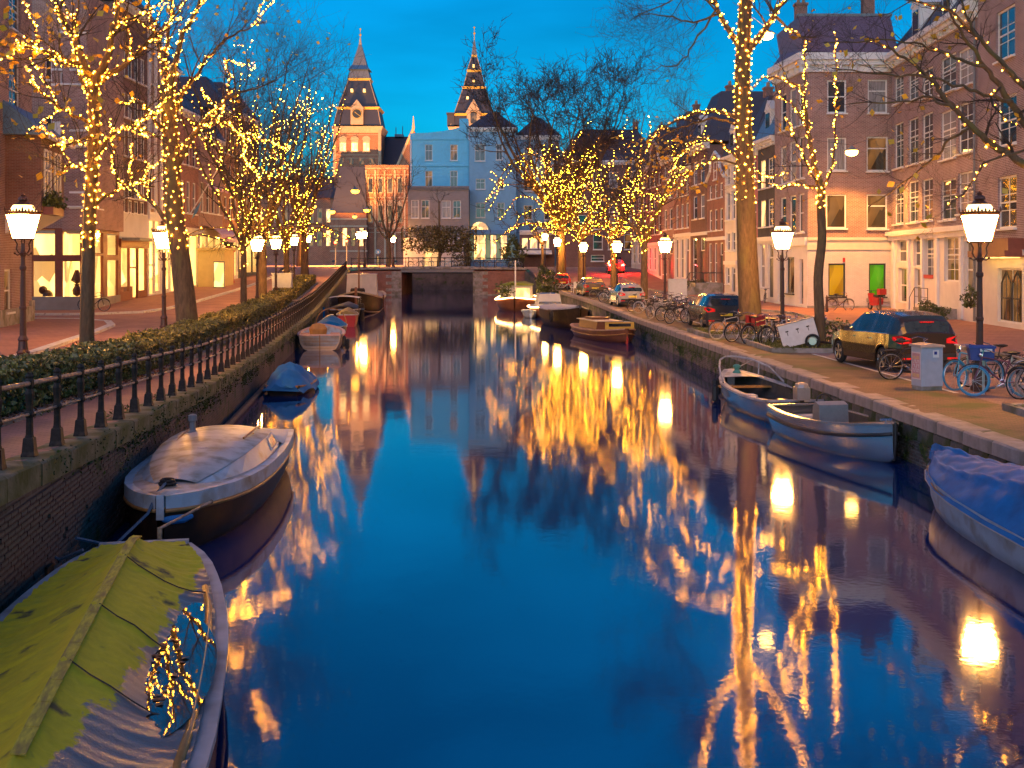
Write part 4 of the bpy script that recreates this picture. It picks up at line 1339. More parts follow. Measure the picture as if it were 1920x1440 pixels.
# oriel: brick bay with a window, shingle roof
zo0, zo1 = b.zpx(50, 405), b.zpx(50, 268)
bay = part('oriel', MB().box(b.L-4.6, b.L-.15, -1.5, 0, zo0, zo1), M['brick_dark'], b.t)
part('oriel_base', MB().prism([(b.L-4.6, -1.5, zo0), (b.L-4.6, 0, zo0-.9), (b.L-4.6, 0, zo0)], (4.45, 0, 0)), M['paint_white'], b.t)
part('oriel_roof', MB().prism([(b.L-5.0, -1.9, zo1), (b.L-5.0, 0, zo1+1.5), (b.L-5.0, 0, zo1)], (5.1, 0, 0)), M['slate_blue'], b.t)
part('oriel_gutter', MB().box(b.L-5.0, b.L+.12, -1.98, -1.8, zo1-.16, zo1+.04), M['paint_white'], b.t)
for i in range(2):
    fr, sl, panes, bw, d = window_meshes(1.25, zo1-zo0-1.0, 'cross')
    o = link('window', fr, b.t, (b.L-4.1+i*1.9, -1.56, zo0+.45))
    link('pane', MB().box(.05, 1.2, .04, .06, .05, zo1-zo0-1.05).mesh('pane', M['glass_curtain']), o)
o = part('flower_box', MB().box(b.L-4.3, b.L-2.2, -1.95, -1.52, zo0-.05, zo0+.3), M['paint_brown'], b.t)
rng = np.random.default_rng(4)
P = np.stack([rng.uniform(b.L-4.4, b.L-2.1, 900), rng.normal(-1.72, .16, 900), zo0+.3+np.abs(rng.normal(0, .28, 900))], 1)
V, F = leaf_cloud(P, .09, .3, rng)
o2 = link('box_plants', np_mesh('box_plants', V, F, M['leaf_green']), o)
o2['kind'] = 'stuff'

# shop house across the side street: brown framed gallery windows below, white window bands above
b = Building('shop_house', 'brick building with white window bands above a brown framed lit gallery', (-28.5, 66.0), (-24.05, 66.3), 1.2)
Ht = b.zpx(120, -20); g1 = b.zpx(120, 428)
ws = [b.rect(84, 97, 315, 380), b.rect(115, 157, 364, 386), b.rect(84, 97, 215, 265), b.rect(115, 157, 248, 272), b.rect(112, 160, 135, 157), b.rect(84, 97, 100, 150), b.rect(112, 160, 28, 60)]
b.wall(g1, Ht, M['brick_brown'], ws)
b.wins(ws, 'plain', ('glass_dark', 'glass_dim'), seed=5)
for ya, yb, xa, xb in ((362, 390, 84, 162), (246, 275, 96, 162), (132, 160, 96, 165)):
    r_ = b.rect(xa, xb, ya, yb)
    mbw = MB().box(r_[0], r_[1], -.06, -.004, r_[2]-.05, r_[2]+.1).box(r_[0], r_[1], -.06, -.004, r_[3]-.02, r_[3]+.1)
    part('window_band', mbw, M['paint_white'], b.t)
for xa in (99, 107):
    r_ = b.rect(xa, xa+7, 228, 390)
    part('window_band', MB().box(r_[0], r_[1], -.05, -.006, r_[2], r_[3]), M['paint_white'], b.t)
b.body(Ht, 8, M['brick_brown'], v0=g1)
# gallery front
gal = [b.rect(62, 103, 428, 480), b.rect(62, 103, 488, 560), b.rect(117, 150, 428, 480), b.rect(117, 150, 488, 560)]
b.wall(-.3, g1, M['paint_brown'], gal, proud=.02, deep=.15, name='gallery_front')
part('gallery_room', MB().box(.3, b.L-.1, 1.6, 1.7, .4, g1-.1), M['room_glow'], b.t)
part('gallery_plinth', MB().box(-.05, b.L+.03, -.08, 0, -.3, .75), M['plaster_grey'], b.t)
def glassmat():
    m, t, p = nodes_of('clear_glass')
    ln = t.links.new
    tr = t.nodes.new('ShaderNodeBsdfTransparent')
    gs = t.nodes.new('ShaderNodeBsdfGlossy')
    gs.inputs['Roughness'].default_value = 0.02
    fz = t.nodes.new('ShaderNodeFresnel')
    fz.inputs[0].default_value = 1.45
    mx = t.nodes.new('ShaderNodeMixShader')
    ge = t.nodes.new('ShaderNodeNewGeometry')     # the inner face of the thin pane only lets light through
    fb = t.nodes.new('ShaderNodeMix')
    ln(ge.outputs['Backfacing'], fb.inputs[0]); ln(fz.outputs[0], fb.inputs[2]); fb.inputs[3].default_value = 0.0
    ln(fb.outputs[0], mx.inputs[0]); ln(tr.outputs[0], mx.inputs[1]); ln(gs.outputs[0], mx.inputs[2])
    ln(mx.outputs[0], t.nodes['Material Output'].inputs[0])
    return m
M['clear_glass'] = glassmat()
for r_ in gal:
    part('pane', MB().box(r_[0]-.02, r_[1]+.02, .06, .075, r_[2]-.02, r_[3]+.02), M['clear_glass'], b.t)
    part('window_frame', MB().box(r_[0], r_[1], .03, .09, r_[2], r_[2]+.06).box(r_[0], r_[1], .03, .09, r_[3]-.06, r_[3]), M['paint_brown'], b.t)
part('gallery_floor', MB().box(.2, b.L-.05, .16, 1.65, .55, .7), M['paint_cream'], b.t)
part('gallery_ceiling', MB().box(.2, b.L-.05, .16, 1.65, g1-.3, g1-.12), M['paint_cream'], b.t)
sil = MB()   # vase and sculptures in the window
sil.lathe([(.05, 0), (.22, .1), (.26, .35), (.12, .6), (.16, .7)], 10, (b.uY(137)[0], .7, .75)).lathe([(.03, .7), (.35, .9), (.1, 1.5)], 8, (b.uY(137)[0], .7, .75))
sil.lathe([(.3, 0), (.26, .2), (.1, .35)], 10, (b.uY(82)[0], .7, .75)).ball((b.uY(72)[0], .8, 1.1), .25, 8, 6)
part('sculptures', sil, M['iron_lamp'], b.t)
# second side of the same building runs back along the canal street
b = Building('shop_house_flank', 'brick flank with pale windows and yellow shop glass, right of the gallery', (-24.0, 66.3), (-25.1, 75.0), 1.2)
ws = [b.rect(182, 193, 100, 150), b.rect(201, 212, 100, 150), b.rect(199, 213, 205, 282), b.rect(180, 198, 365, 392), b.rect(200, 213, 318, 392)]
Ht = b.zpx(190, 30); g1 = b.zpx(190, 435)
b.wall(g1, Ht, M['brick_brown'], ws)
b.wins(ws, 'sash', ('glass_curtain', 'glass_dark'), seed=3)
gw = [b.rect(163, 193, 480, 566), b.rect(201, 221, 488, 562), b.rect(163, 193, 436, 474), b.rect(201, 221, 440, 478)]
b.wall(-.3, g1, M['paint_brown'], gw, proud=.02, deep=.15, name='shopfront')
part('shop_room', MB().box(.2, b.L-.2, 1.2, 1.3, .3, g1-.1), M['wall_glow'], b.t)
for r_ in gw:
    part('pane', MB().box(r_[0]-.02, r_[1]+.02, .06, .075, r_[2]-.02, r_[3]+.02), M['clear_glass'], b.t)
part('plinth', MB().box(0, b.L, -.08, 0, -.3, .6), M['plaster_grey'], b.t)
b.body(Ht, 1.35, M['brick_brown'], v0=g1)
part('shop_end', MB().box(b.L-.3, b.L-.2, .16, 1.3, .3, g1-.1), M['wall_glow'], b.t)  # end wall glows by itself, with no lamp in the shop

LXY = lambda px: ((px-960)/FPX*LY(px), LY(px))
def LY(px):      # street line of the left bank past the gallery
    k = (px-960)/FPX
    return -24.57/(k+0.0071)
def left_house(label, p0, p1, m, ytop, rows, ncol, style='sash', panes=('glass_dark', 'glass_curtain'), gtop=None, ground=None, roof='slate', rh=3, seed=1, corn=True, wfrac=.55, D=9, name='shop_house'):
    b = Building(name, label, LXY(p0), LXY(p1-.02), zl(LXY(p0)[1])+.1)
    pm = (p0+p1)/2
    Ht = b.zpx(pm, ytop); v1 = b.zpx(pm, gtop) if gtop else 0
    ww = b.L/ncol*wfrac
    ws = []
    for ya, yb in rows:
        ws += grid_wins(.3, b.L-.3, ncol, ww, [(b.zpx(pm, yb), b.zpx(pm, ya))])
    b.wall(v1 if gtop else -.3, Ht, M[m], ws)
    b.wins(ws, style, panes, seed=seed)
    b.body(Ht, D, M[m], v0=v1 if gtop else -.5)
    if corn:
        b.cornice(Ht-.3)
    if roof:
        b.hip(Ht+.28, rh, D, M[roof], 2.2)
    return b, Ht, v1
def shopfront(b, v1, n, frame='paint_white', room='room_glow', stall=.45, door=None, depth=1.3):
    """row of n glazed bays with glowing room walls behind"""
    rects = []
    for i in range(n):
        a, c = .25+(b.L-.5)*i/n+.1, .25+(b.L-.5)*(i+1)/n-.1
        rects.append((a, c, .12 if door == i else stall, v1-.55))
    b.wall(-.3, v1, M[frame], rects, proud=.03, deep=.12, name='shopfront')
    for i, r_ in enumerate(rects):
        o = part('shop_door' if door == i else 'pane', MB().box(r_[0], r_[1], .05, .065, r_[2], r_[3]), M['clear_glass'], b.t)
        if door == i:
            part('door_frame', MB().box(r_[0], r_[0]+.08, .03, .1, r_[2], r_[3]).box(r_[1]-.08, r_[1], .03, .1, r_[2], r_[3]).box(r_[0], r_[1], .03, .1, 2.1, 2.2), M[frame], o)
    part('shop_room', MB().box(.15, b.L-.15, depth, depth+.1, .1, v1-.15), M[room], b.t)
    part('shop_counter', MB().box(b.L*.3, b.L*.6, depth-.45, depth-.1, .1, .9), M['paint_brown'], b.t)
    part('shop_floor', MB().box(.1, b.L-.1, .13, depth, .02, .1), M['paint_cream'], b.t)
    part('shop_end', MB().box(b.L-.12, b.L, .13, depth+.1, .02, v1), M[room], b.t)  # this wall glows too, so slanting views look lit
    part('shop_ceiling', MB().box(0, .12, .13, depth+.1, .02, v1).box(0, b.L, .13, depth+.1, v1-.14, v1), M['paint_cream'], b.t)
    part('fascia', MB().box(-.02, b.L+.02, -.16, 0, v1-.5, v1+.05), M[frame], b.t)
b, Ht, v1 = left_house('brick house with grids of white windows over a carved wooden shopfront', 223, 276, 'brick_dark', 20, [(100, 150), (180, 225), (235, 296), (338, 372), (376, 400)], 4, 'two', ('glass_curtain', 'glass_dark'), 400, seed=6, wfrac=.72)
b.wall(b.zpx(250, 450), v1, M['plaster_white'], [], proud=.05, name='white_panel')
shopfront(b, b.zpx(250, 450), 3, 'paint_brown', 'glass_yellow', .6, 1, .7)
o = part('shop_awning', MB().box(.1, b.L-.1, -1.3, -.16, b.zpx(250, 452), b.zpx(250, 447)), M['lead'], b.t)
b, Ht, v1 = left_house('house with tall white pilasters above a bright white shop', 276.5, 302, 'brick_brown', 60, [(100, 160), (180, 250), (290, 390)], 2, 'sash', ('glass_curtain',), 400, seed=7)
for u in (.15, b.L/2, b.L-.15):
    part('pilaster', MB().box(u-.14, u+.14, -.14, 0, v1, Ht-.4), M['paint_white'], b.t)
shopfront(b, v1, 2, 'paint_white', 'room_glow', .3, 0)
b, Ht, v1 = left_house('brick house half hidden by the leaning tree, bright shop below', 302.5, 334, 'brick_red', 130, [(180, 225), (245, 290), (310, 400)], 3, 'sash', ('glass_curtain', 'glass_dark'), 425, seed=8)
shopfront(b, v1, 2, 'paint_white', 'glass_yellow', .3, 1)
b, Ht, v1 = left_house('red brick house with a flagpole and pale lit entrance', 334.5, 372, 'brick_red', 215, [(270, 310), (340, 400)], 3, 'sash', ('glass_curtain', 'glass_dark'), 428, seed=9)
shopfront(b, v1, 2, 'paint_cream', 'glass_yellow', .3, 0)
fx = b.L*.55; fz0 = b.zpx(353, 400); fz1 = b.zpx(353, 300)
part('flagpole', MB().tube([(fx, -.05, fz0), (fx, -2.6, fz1)], .045, 6), M['paint_white'], b.t)
part('flag', MB().grid([[(fx+.05*math.sin(i*2+k), -.4-.16*i+.05*k, fz0+.35+.2*i-.16*k) for k in range(6)] for i in range(4)]), M['paint_blue'], b.t)
b, Ht, v1 = left_house('brown brick house with red and white striped awnings', 372.5, 417, 'brick_brown', 262, [(345, 400)], 4, 'sash', ('glass_curtain', 'glass_dark'), 432, seed=10, rh=4)
shopfront(b, v1, 3, 'plaster_white', 'wall_glow', .4, 2)
def stripes():
    m, t, p = nodes_of('striped_canvas')
    ln = t.links.new
    tcn = t.nodes.new('ShaderNodeTexCoord')
    wv = t.nodes.new('ShaderNodeTexWave')
    wv.bands_direction = 'X'
    wv.inputs['Scale'].default_value = 1.1
    ln(tcn.outputs['Object'], wv.inputs[0])
    r_ = t.nodes.new('ShaderNodeValToRGB')
    r_.color_ramp.interpolation = 'CONSTANT'
    r_.color_ramp.elements[0].color = (0.75, 0.7, 0.68, 1)
    r_.color_ramp.elements[1].color = (0.5, 0.05, 0.06, 1)
    r_.color_ramp.elements[1].position = 0.5
    ln(wv.outputs[0], r_.inputs[0])
    ln(r_.outputs[0], p.inputs['Base Color'])
    return m
M['stripes'] = stripes()
a0, a1 = b.L*.12, b.L*.9
part('striped_awning', MB().grid([[(a0+(a1-a0)*k/24, -1.7*math.sin(i*PI/12), v1-1.0+1.3*math.cos(i*PI/12)) for k in range(25)] for i in range(7)]), M['stripes'], b.t)
for i in range(4):
    u = .3+(b.L-.6)*(i+.5)/4
    part('window_awning', MB().grid([[(u-.6+1.2*k/6, -.7*math.sin(j*PI/8), b.zpx(394, 345)-.6+.6*math.cos(j*PI/8)) for k in range(7)] for j in range(5)]), M['stripes'], b.t)
part('yellow_kiosk', MB().box(-.6, 2.6, -2.2, -.1, -.1, 2.9).box(-.8, 2.8, -2.4, 0, 2.9, 3.1), M['plaster_yellow'], b.t)
b, Ht, v1 = left_house('orange brick house with blue windows closing the left row', 417.5, 446, 'brick_orange', 215, [(240, 290), (310, 350), (370, 410)], 3, 'sash', ('glass_dark',), 440, seed=11)
shopfront(b, v1, 2, 'paint_white', 'wall_glow', .5)
b, Ht, v1 = left_house('dark brick house behind the lit trees at the far end of the left street', 446.5, 486, 'brick_dark', 225, [(250, 290), (310, 350), (370, 410)], 4, 'sash', ('glass_dark', 'glass_dim'), 440, seed=12)
shopfront(b, v1, 3, 'paint_dark', 'wall_glow', .5)

# ================================================================== MUSEUM AT THE END OF THE VIEW
YM = 300.0
mu = thing('museum', 'red brick museum with two slate spired towers and lit windows behind the bridge', 'museum', (0, YM, 3.1))
def mx(px, Y=YM): return (px-960)/FPX*Y
def mz(py, Y=YM): return HC-(py-YH)/FPX*Y-3.1
M['brick_museum'] = brick('brick_museum', (0.40, 0.13, 0.06), (0.33, 0.10, 0.05), (0.5, 0.38, 0.26), bw=0.6, bh=0.25, ms=0.03)
def pyr(mb, xc, yc, w0, w1, z0, z1):
    a, c = w0/2, w1/2
    P = [(xc-a, yc-a, z0), (xc+a, yc-a, z0), (xc+a, yc+a, z0), (xc-a, yc+a, z0)]
    Q = [(xc-c, yc-c, z1), (xc+c, yc-c, z1), (xc+c, yc+c, z1), (xc-c, yc+c, z1)]
    for k in range(4):
        j = (k+1) % 4
        mb.quad(P[k], P[j], Q[j], Q[k])
    mb.quad(*Q); mb.quad(*P[::-1])
    return mb
def tower(xpx, levels, base_px, base_y, top_y, tip_y, kind):
    """levels: (y0, width0, y1, width1) slate stages; gold cornices between"""
    xc = mx(xpx)
    bw = base_px/FPX*YM
    yc = bw/2
    tw = part('tower', MB().box(xc-bw/2, xc+bw/2, 0, bw, 0, mz(base_y)), M['brick_museum'], mu)
    part('tower_cornice', pyr(MB(), xc, yc, bw*1.02, bw*1.12, mz(base_y+12), mz(base_y)), M['sandstone'], tw)
    for i, (y0, w0, y1, w1) in enumerate(levels):
        ww0, ww1 = w0/FPX*YM, w1/FPX*YM
        part('spire_stage', pyr(MB(), xc, yc, ww0, ww1, mz(y0), mz(y1)), M['slate'], tw)
        part('gold_cornice', pyr(MB(), xc, yc, ww1*1.02, ww1*1.10, mz(y1)-.05, mz(y1-4)), M['gold'], tw)
        hips = MB()
        for sx in (-1, 1):
            hips.tube([(xc+sx*ww0/2, yc-ww0/2, mz(y0)), (xc+sx*ww1/2, yc-ww1/2, mz(y1))], .12, 4)
        part('hip_trim', hips, M['sandstone'], tw)
    yl, wl_ = levels[-1][2], levels[-1][3]/FPX*YM
    part('spire', pyr(MB(), xc, yc, wl_*1.05, .35, mz(yl-4), mz(tip_y+26)), M['lead'], tw)
    part('finial', MB().tube([(xc, yc, mz(tip_y+28)), (xc, yc, mz(tip_y))], [.14, .06], 5).ball((xc, yc, mz(tip_y+12)), .35, 6, 4).ball((xc, yc, mz(tip_y+1)), .28, 6, 4), M['gold'], tw)
    return tw, xc, yc, bw
# left tower with clock dormer and belfry
tw, xc, yc, bw = tower(670, [(235, 88, 204, 76), (200, 74, 147, 40)], 86, 237, 0, 45, 'clock')
zb0, zb1 = mz(143), mz(126)
part('belfry', MB().box(xc-2.2, xc+2.2, yc-2.2, yc+2.2, zb0, zb1), M['sandstone'], tw)
for s_ in (-1.1, 1.1):
    part('belfry_opening', MB().box(xc+s_-.55, xc+s_+.55, yc-2.26, yc-2.2, zb0+.4, zb1-.3), M['paint_dark'], tw)
part('belfry_roof', pyr(MB(), xc, yc, 5.6, 1.5, zb1, mz(106)), M['slate_blue'], tw)
part('spire_needle', pyr(MB(), xc, yc, 1.9, .25, mz(110), mz(62)), M['sandstone'], tw)
cl = part('clock_dormer', MB().box(xc-1.6, xc+1.6, -.9, 3, mz(234), mz(205)).prism([(xc-1.9, -1.0, mz(205)), (xc+1.9, -1.0, mz(205)), (xc, -1.0, mz(187))], (0, 3, 0)), M['sandstone'], tw)
part('clock_face', MB().lathe([(1.25, 0), (1.25, .08)], 24, (0, 0, 0)), M['paint_dark'], cl)
ck = cl.children[-1]
ck.location = (xc, -.98, mz(214)); ck.rotation_euler = (R(90), 0, 0)
part('clock_hands', MB().tube([(xc, -1.12, mz(214)), (xc-.55, -1.12, mz(214)+.45)], .09, 4).tube([(xc, -1.12, mz(214)), (xc+.8, -1.12, mz(214)-.55)], .07, 4).ring((xc, -1.1, mz(214)), 1.2, .08, 'y', 20, 4), M['gold'], cl)
for s_ in (-2.6, 2.6):
    part('dormer_light', MB().box(xc+s_*.62-.3, xc+s_*.62+.3, 1.2, 2.0, mz(171), mz(165)), M['glass_yellow'], tw)
for i in range(3):
    px = 643+22*i
    w_ = part('window', MB().box(mx(px-6.5), mx(px+6.5), -.15, .05, mz(284), mz(262)).box(mx(px-7.5), mx(px+7.5), -.25, -.1, mz(285.5), mz(284)), M['sandstone'], tw)
    for k in range(2):
        part('pane', MB().box(mx(px-5.3+5.6*k), mx(px-.3+5.6*k), -.22, -.152, mz(283), mz(268)), M['glass_yellow'], w_)
    part('window_arch', MB().prism([(mx(px)+1.1*math.cos(a*PI/8), -.2, mz(262)+1.0*math.sin(a*PI/8)) for a in range(9)], (0, .22, 0)), M['sandstone'], tw)
for y_ in (252, 290, 296):
    part('stone_band', MB().box(xc-bw/2-.05, xc+bw/2+.05, -.08, 0, mz(y_+1), mz(y_)), M['sandstone'], tw)
for i in range(4):
    px = 640+19*i
    part('niche', MB().box(mx(px-4), mx(px+4), -.05, .05, mz(308), mz(297)), M['glass_dim'], tw)
for sx in (-1, 1):
    part('corner_turret', MB().tube([(xc+sx*bw*.49, -.1, mz(330)), (xc+sx*bw*.49, -.1, mz(240))], .45, 6), M['sandstone'], tw)
# right tower, four stages
tw, xc, yc, bw = tower(888, [(234, 86, 216, 76), (213, 74, 163, 42), (158, 39, 130, 26), (126, 25, 100, 10)], 86, 238, 0, 42, 'plain')
dr = part('dormer', MB().box(xc-1.7, xc+1.7, -.6, 3, mz(236), mz(212)).prism([(xc-2.0, -.7, mz(212)), (xc+2.0, -.7, mz(212)), (xc, -.7, mz(186))], (0, 3, 0)), M['sandstone'], tw)
part('dormer_window', MB().box(xc-.8, xc+.8, -.7, -.605, mz(232), mz(210)), M['glass_dim'], dr)
for y_, s_ in ((184, 1.6), (150, .1), (122, .1)):
    part('dormer_light', MB().box(xc-s_-.25, xc-s_+.25, bw*.16+(184-y_)*.02, bw*.16+2, mz(y_), mz(y_-5)), M['glass_yellow'], tw)
for sx in (-1, 1):
    part('corner_pavilion', MB().box(xc+sx*bw*.5-.9, xc+sx*bw*.5+.9, 0, 3, mz(236), mz(214)).box(xc+sx*bw*.5-1.1, xc+sx*bw*.5+1.1, -.2, 3.2, mz(214), mz(211)), M['slate'], tw)
# wing between the towers with slate roof and lit gable
wx0, wx1 = mx(708), mx(960)
part('wing_wall', MB().box(wx0, wx1, 6, 20, 0, mz(312)), M['brick_museum'], mu)
part('wing_roof', MB().prism([(wx0, 5, mz(312)), (wx0, 13, mz(246)), (wx0, 21, mz(312))], (wx1-wx0, 0, 0)), M['slate'], mu)
part('roof_cresting', MB().box(mx(731), mx(748), 12, 14, mz(247), mz(242)).tube([(mx(733), 13, mz(243)), (mx(733), 13, mz(228))], .12, 4).tube([(mx(746), 13, mz(243)), (mx(746), 13, mz(226))], .12, 4), M['slate_blue'], mu)
gb = part('lit_gable', MB().prism([(mx(735), 2, mz(330)), (mx(781), 2, mz(330)), (mx(781), 2, mz(262)), (mx(775), 2, mz(243)), (mx(768), 2, mz(250))], (0, 5, 0)), M['brick_museum'], mu)
part('gable_trim', MB().tube([(mx(735), 1.9, mz(330)), (mx(768), 1.9, mz(252)), (mx(774), 1.9, mz(240))], .35, 5).tube([(mx(774), 1.9, mz(240)), (mx(774), 1.9, mz(216))], [.4, .1], 6), M['sandstone'], gb)
part('gable_arch', MB().box(mx(767), mx(773), 1.8, 2.05, mz(285), mz(272)), M['glass_dim'], gb)
# lower front of the museum and chapel roof
part('front_wall', MB().box(mx(690), mx(770), -6, 6, 0, mz(313)), M['brick_museum'], mu)
for px in (692, 709, 727, 745, 763):
    part('buttress', MB().box(mx(px-1.6), mx(px+1.6), -6.5, -6, 0, mz(322)), M['sandstone'], mu)
for y_ in (318, 330, 372, 378, 428, 436):
    part('stone_band', MB().box(mx(690), mx(770), -6.12, -6.0, mz(y_+1.6), mz(y_)), M['sandstone'], mu)
for i in range(4):
    px = 700+18*i
    w_ = part('window', MB().box(mx(px-5), mx(px+5), -6.15, -5.95, mz(420), mz(385)).prism([(mx(px)+.7*math.cos(a*PI/6), -6.15, mz(385)+.8*math.sin(a*PI/6)) for a in range(7)], (0, .2, 0)), M['sandstone'], mu)
    part('pane', MB().box(mx(px-3.6), mx(px+3.6), -6.2, -6.152, mz(418), mz(388)), M['glass_dim'], w_)
    w_ = part('window', MB().box(mx(px-5), mx(px+5), -6.15, -5.95, mz(365), mz(335)), M['sandstone'], mu)
    part('pane', MB().box(mx(px-3.6), mx(px+3.6), -6.2, -6.152, mz(363), mz(338)), M['glass_dim'], w_)
part('chapel', MB().box(mx(632), mx(696), -10, -1, 0, mz(402)), M['brick_museum'], mu)
part('chapel_roof', MB().prism([(mx(632), -10.5, mz(402)), (mx(696), -10.5, mz(402)), (mx(690), -6, mz(316)), (mx(645), -6, mz(316))], (0, 5, 0)), M['slate'], mu)
for i in range(4):
    px = 642+15*i
    part('chapel_window', MB().box(mx(px-3.5), mx(px+3.5), -10.1, -9.98, mz(462), mz(430)), (M['glass_dim'], M['glass_warm'])[i % 2], mu)
for y_ in (412, 425, 470):
    part('stone_band', MB().box(mx(630), mx(698), -10.15, -9.97, mz(y_+2.5), mz(y_)), M['sandstone'], mu)
part('left_wing', MB().box(mx(480), mx(632), -2, 8, 0, mz(372)), M['brick_museum'], mu)
part('left_wing_roof', MB().prism([(mx(480), -2.5, mz(372)), (mx(480), 3, mz(330)), (mx(480), 8.5, mz(372))], (mx(632)-mx(480), 0, 0)), M['slate'], mu)
for i in range(9):
    px = 490+16*i
    for ya, yb in ((392, 418), (432, 462)):
        w_ = part('window', MB().box(mx(px-4.5), mx(px+4.5), -2.12, -1.98, mz(yb), mz(ya)), M['sandstone'], mu)
        part('pane', MB().box(mx(px-3.4), mx(px+3.4), -2.17, -2.122, mz(yb-1), mz(ya+1)), M['glass_warm' if (i*3+int(ya)) % 4 == 0 else 'glass_dim'], w_)
# floodlights standing before the towers
def floodlight(x, y, label, aim, power):
    t = thing('floodlight', label, 'floodlight', (x, y, 3.1))
    part('housing', MB().box(-.3, .3, -.2, .2, .5, .9).box(-.05, .05, -.05, .05, 0, .5), M['paint_dark'], t)
    part('lens', MB().box(-.26, .26, .2, .23, .53, .87), M['flood_light'], t)
    ld = bpy.data.lights.new('floodlight_beam', 'SPOT')
    ld.energy = power
    ld.color = (1.0, 0.38, 0.08)
    ld.spot_size = R(50)
    ld.spot_blend = 0.6
    ld.shadow_soft_size = 0.3
    lo = bpy.data.objects.new('floodlight_beam', ld)
    col.objects.link(lo)
    lo.parent = t
    lo.location = (0, .5, 1.2)
    d = Vector(aim)-Vector((x, y+.5, 4.3))
    lo.rotation_euler = d.to_track_quat('-Z', 'Y').to_euler()
floodlight(mx(668), 262, 'floodlight on the ground aimed up at the left museum tower', (mx(670), 300, 40), 90000)
floodlight(mx(770), 262, 'floodlight on the ground aimed up at the lit museum gable', (mx(772), 300, 30), 20000)
floodlight(mx(888), 252, 'floodlight behind the blue house aimed up at the right museum tower', (mx(888), 300, 44), 105000)

# ================================================================== TREES AND THEIR FAIRY LIGHTS
def smooth_path(pts, n=4):
    """Catmull-Rom through the points"""
    P = [Vector(p) for p in pts]
    if len(P) < 3:
        return [P[0].lerp(P[-1], i/(n+1)) for i in range(n+2)]
    out = []
    for i in range(len(P)-1):
        p0 = P[i-1] if i else P[i]*2-P[i+1]
        p1, p2 = P[i], P[i+1]
        p3 = P[i+2] if i+2 < len(P) else P[i+1]*2-P[i]
        for k in range(n):
            t = k/n
            out.append(0.5*((2*p1)+(p2-p0)*t+(2*p0-5*p1+4*p2-p3)*t*t+(3*p1-p0-3*p2+p3)*t**3))
    out.append(P[-1])
    return out
class Tree:
    def __init__(s, name, label, base, seed, group=None):
        s.t = thing(name, label, 'tree', base, 0.0, group)
        s.o = Vector(base)
        s.wood = MB(); s.fine = MB()
        s.lit = []
        s.tips = []
        s.rng = random.Random(seed)
        s.rmin = max(.003, base[1]*(1.15e-4 if base[1] < 115 or base[1] > 130 else 2.0e-4))
    def limb(s, pts, r0, r1, lit=None, sub=0, n=4, wob=0.0, kids=None, L=None, droop=0.0, twl=1.0):
        """a limb through world points; lit=(from, to) fraction wrapped in lights; sub levels of branching"""
        P = smooth_path(pts, n)
        if wob:
            for i in range(1, len(P)-1):
                P[i] = P[i]+Vector((s.rng.gauss(0, wob), s.rng.gauss(0, wob), s.rng.gauss(0, wob)))
        m = len(P)
        rs = [r0+(r1-r0)*(i/(m-1))**.8 for i in range(m)]
        Q = [p-s.o for p in P]
        (s.wood if r0 > .03 else s.fine).tube(Q, rs, 10 if r0 > .2 else (7 if r0 > .08 else 5))
        if lit:
            a, b_ = int(lit[0]*(m-1)), max(int(lit[0]*(m-1))+1, int(math.ceil(lit[1]*(m-1))))
            s.lit.append((P[a:b_+1], rs[a:b_+1]))
        if sub:
            s.branch(P, rs, sub, kids or 6, L or 1.6, droop, twl)
        return P, rs
    def branch(s, P, rs, lev, kids, L, droop=0.0, twl=1.0, litp=0.0, lo=.25):
        g = s.rng
        m = len(P)
        for _ in range(kids):
            f = lo+(1-lo)*g.random()**.8
            i = min(m-2, int(f*(m-1)))
            p = P[i].lerp(P[i+1], g.random())
            d = (P[i+1]-P[i]).normalized()
            side = Vector((g.gauss(0, 1), g.gauss(0, 1), g.gauss(0, .7)+.25))
            side = side-d*side.dot(d)
            if side.length < .05:
                continue
            side.normalize()
            dd = (d*g.uniform(.45, .9)+side*g.uniform(.5, .9)).normalized()
            s.grow(p, dd, L*g.uniform(.6, 1.25), rs[i]*g.uniform(.4, .6), lev-1, max(3, int(kids*.8)), droop, twl, litp)
    def grow(s, p, d, L, r, lev, kids, droop, twl, litp=0.0):
        g = s.rng
        n = 4 if lev > 0 else 3
        P = [p]
        for i in range(n):
            d = (d+Vector((g.gauss(0, .16), g.gauss(0, .16), g.gauss(0, .12)+.07-droop))).normalized()
            P.append(P[-1]+d*(L/n))
        r = max(r, s.rmin)
        rs = [max(s.rmin*.55, r*(1-.7*i/n)) for i in range(n+1)]
        (s.wood if r > .05 else s.fine).tube([q-s.o for q in P], rs, 6 if r > .06 else (4 if r > .02 else 3), cap=False)
        if litp and g.random() < litp:
            s.lit.append((P, rs))
        if lev > 0:
            s.branch(P, rs, lev, kids, L*.70*twl, droop, twl, litp*.6, .12)
        else:
            s.tips.append(P[-1]); s.tips.append(P[-2])
    def done(s, leaves=0, leafsize=.07, leafbox=None):
        part('trunk', s.wood, M['bark'], s.t, True)
        if s.fine.v:
            part('twigs', s.fine, M['twig'], s.t)
        if leaves:
            rng = np.random.default_rng(leaves)
            T = [q for q in s.tips if leafbox is None or leafbox(q)]
            if T:
                idx = rng.integers(0, len(T), leaves)
                P = np.array([tuple(T[i]-s.o) for i in idx])+rng.normal(0, .06, (leaves, 3))
                V, F = leaf_cloud(P, leafsize, 0.0, rng, .75)
                o = link('leaves', np_mesh('leaves', V, F, M['leaf_yellow']), s.t)
                o['kind'] = 'stuff'
OCT = np.array([(1, 0, 0), (-1, 0, 0), (0, 1, 0), (0, -1, 0), (0, 0, 1), (0, 0, -1)], float)
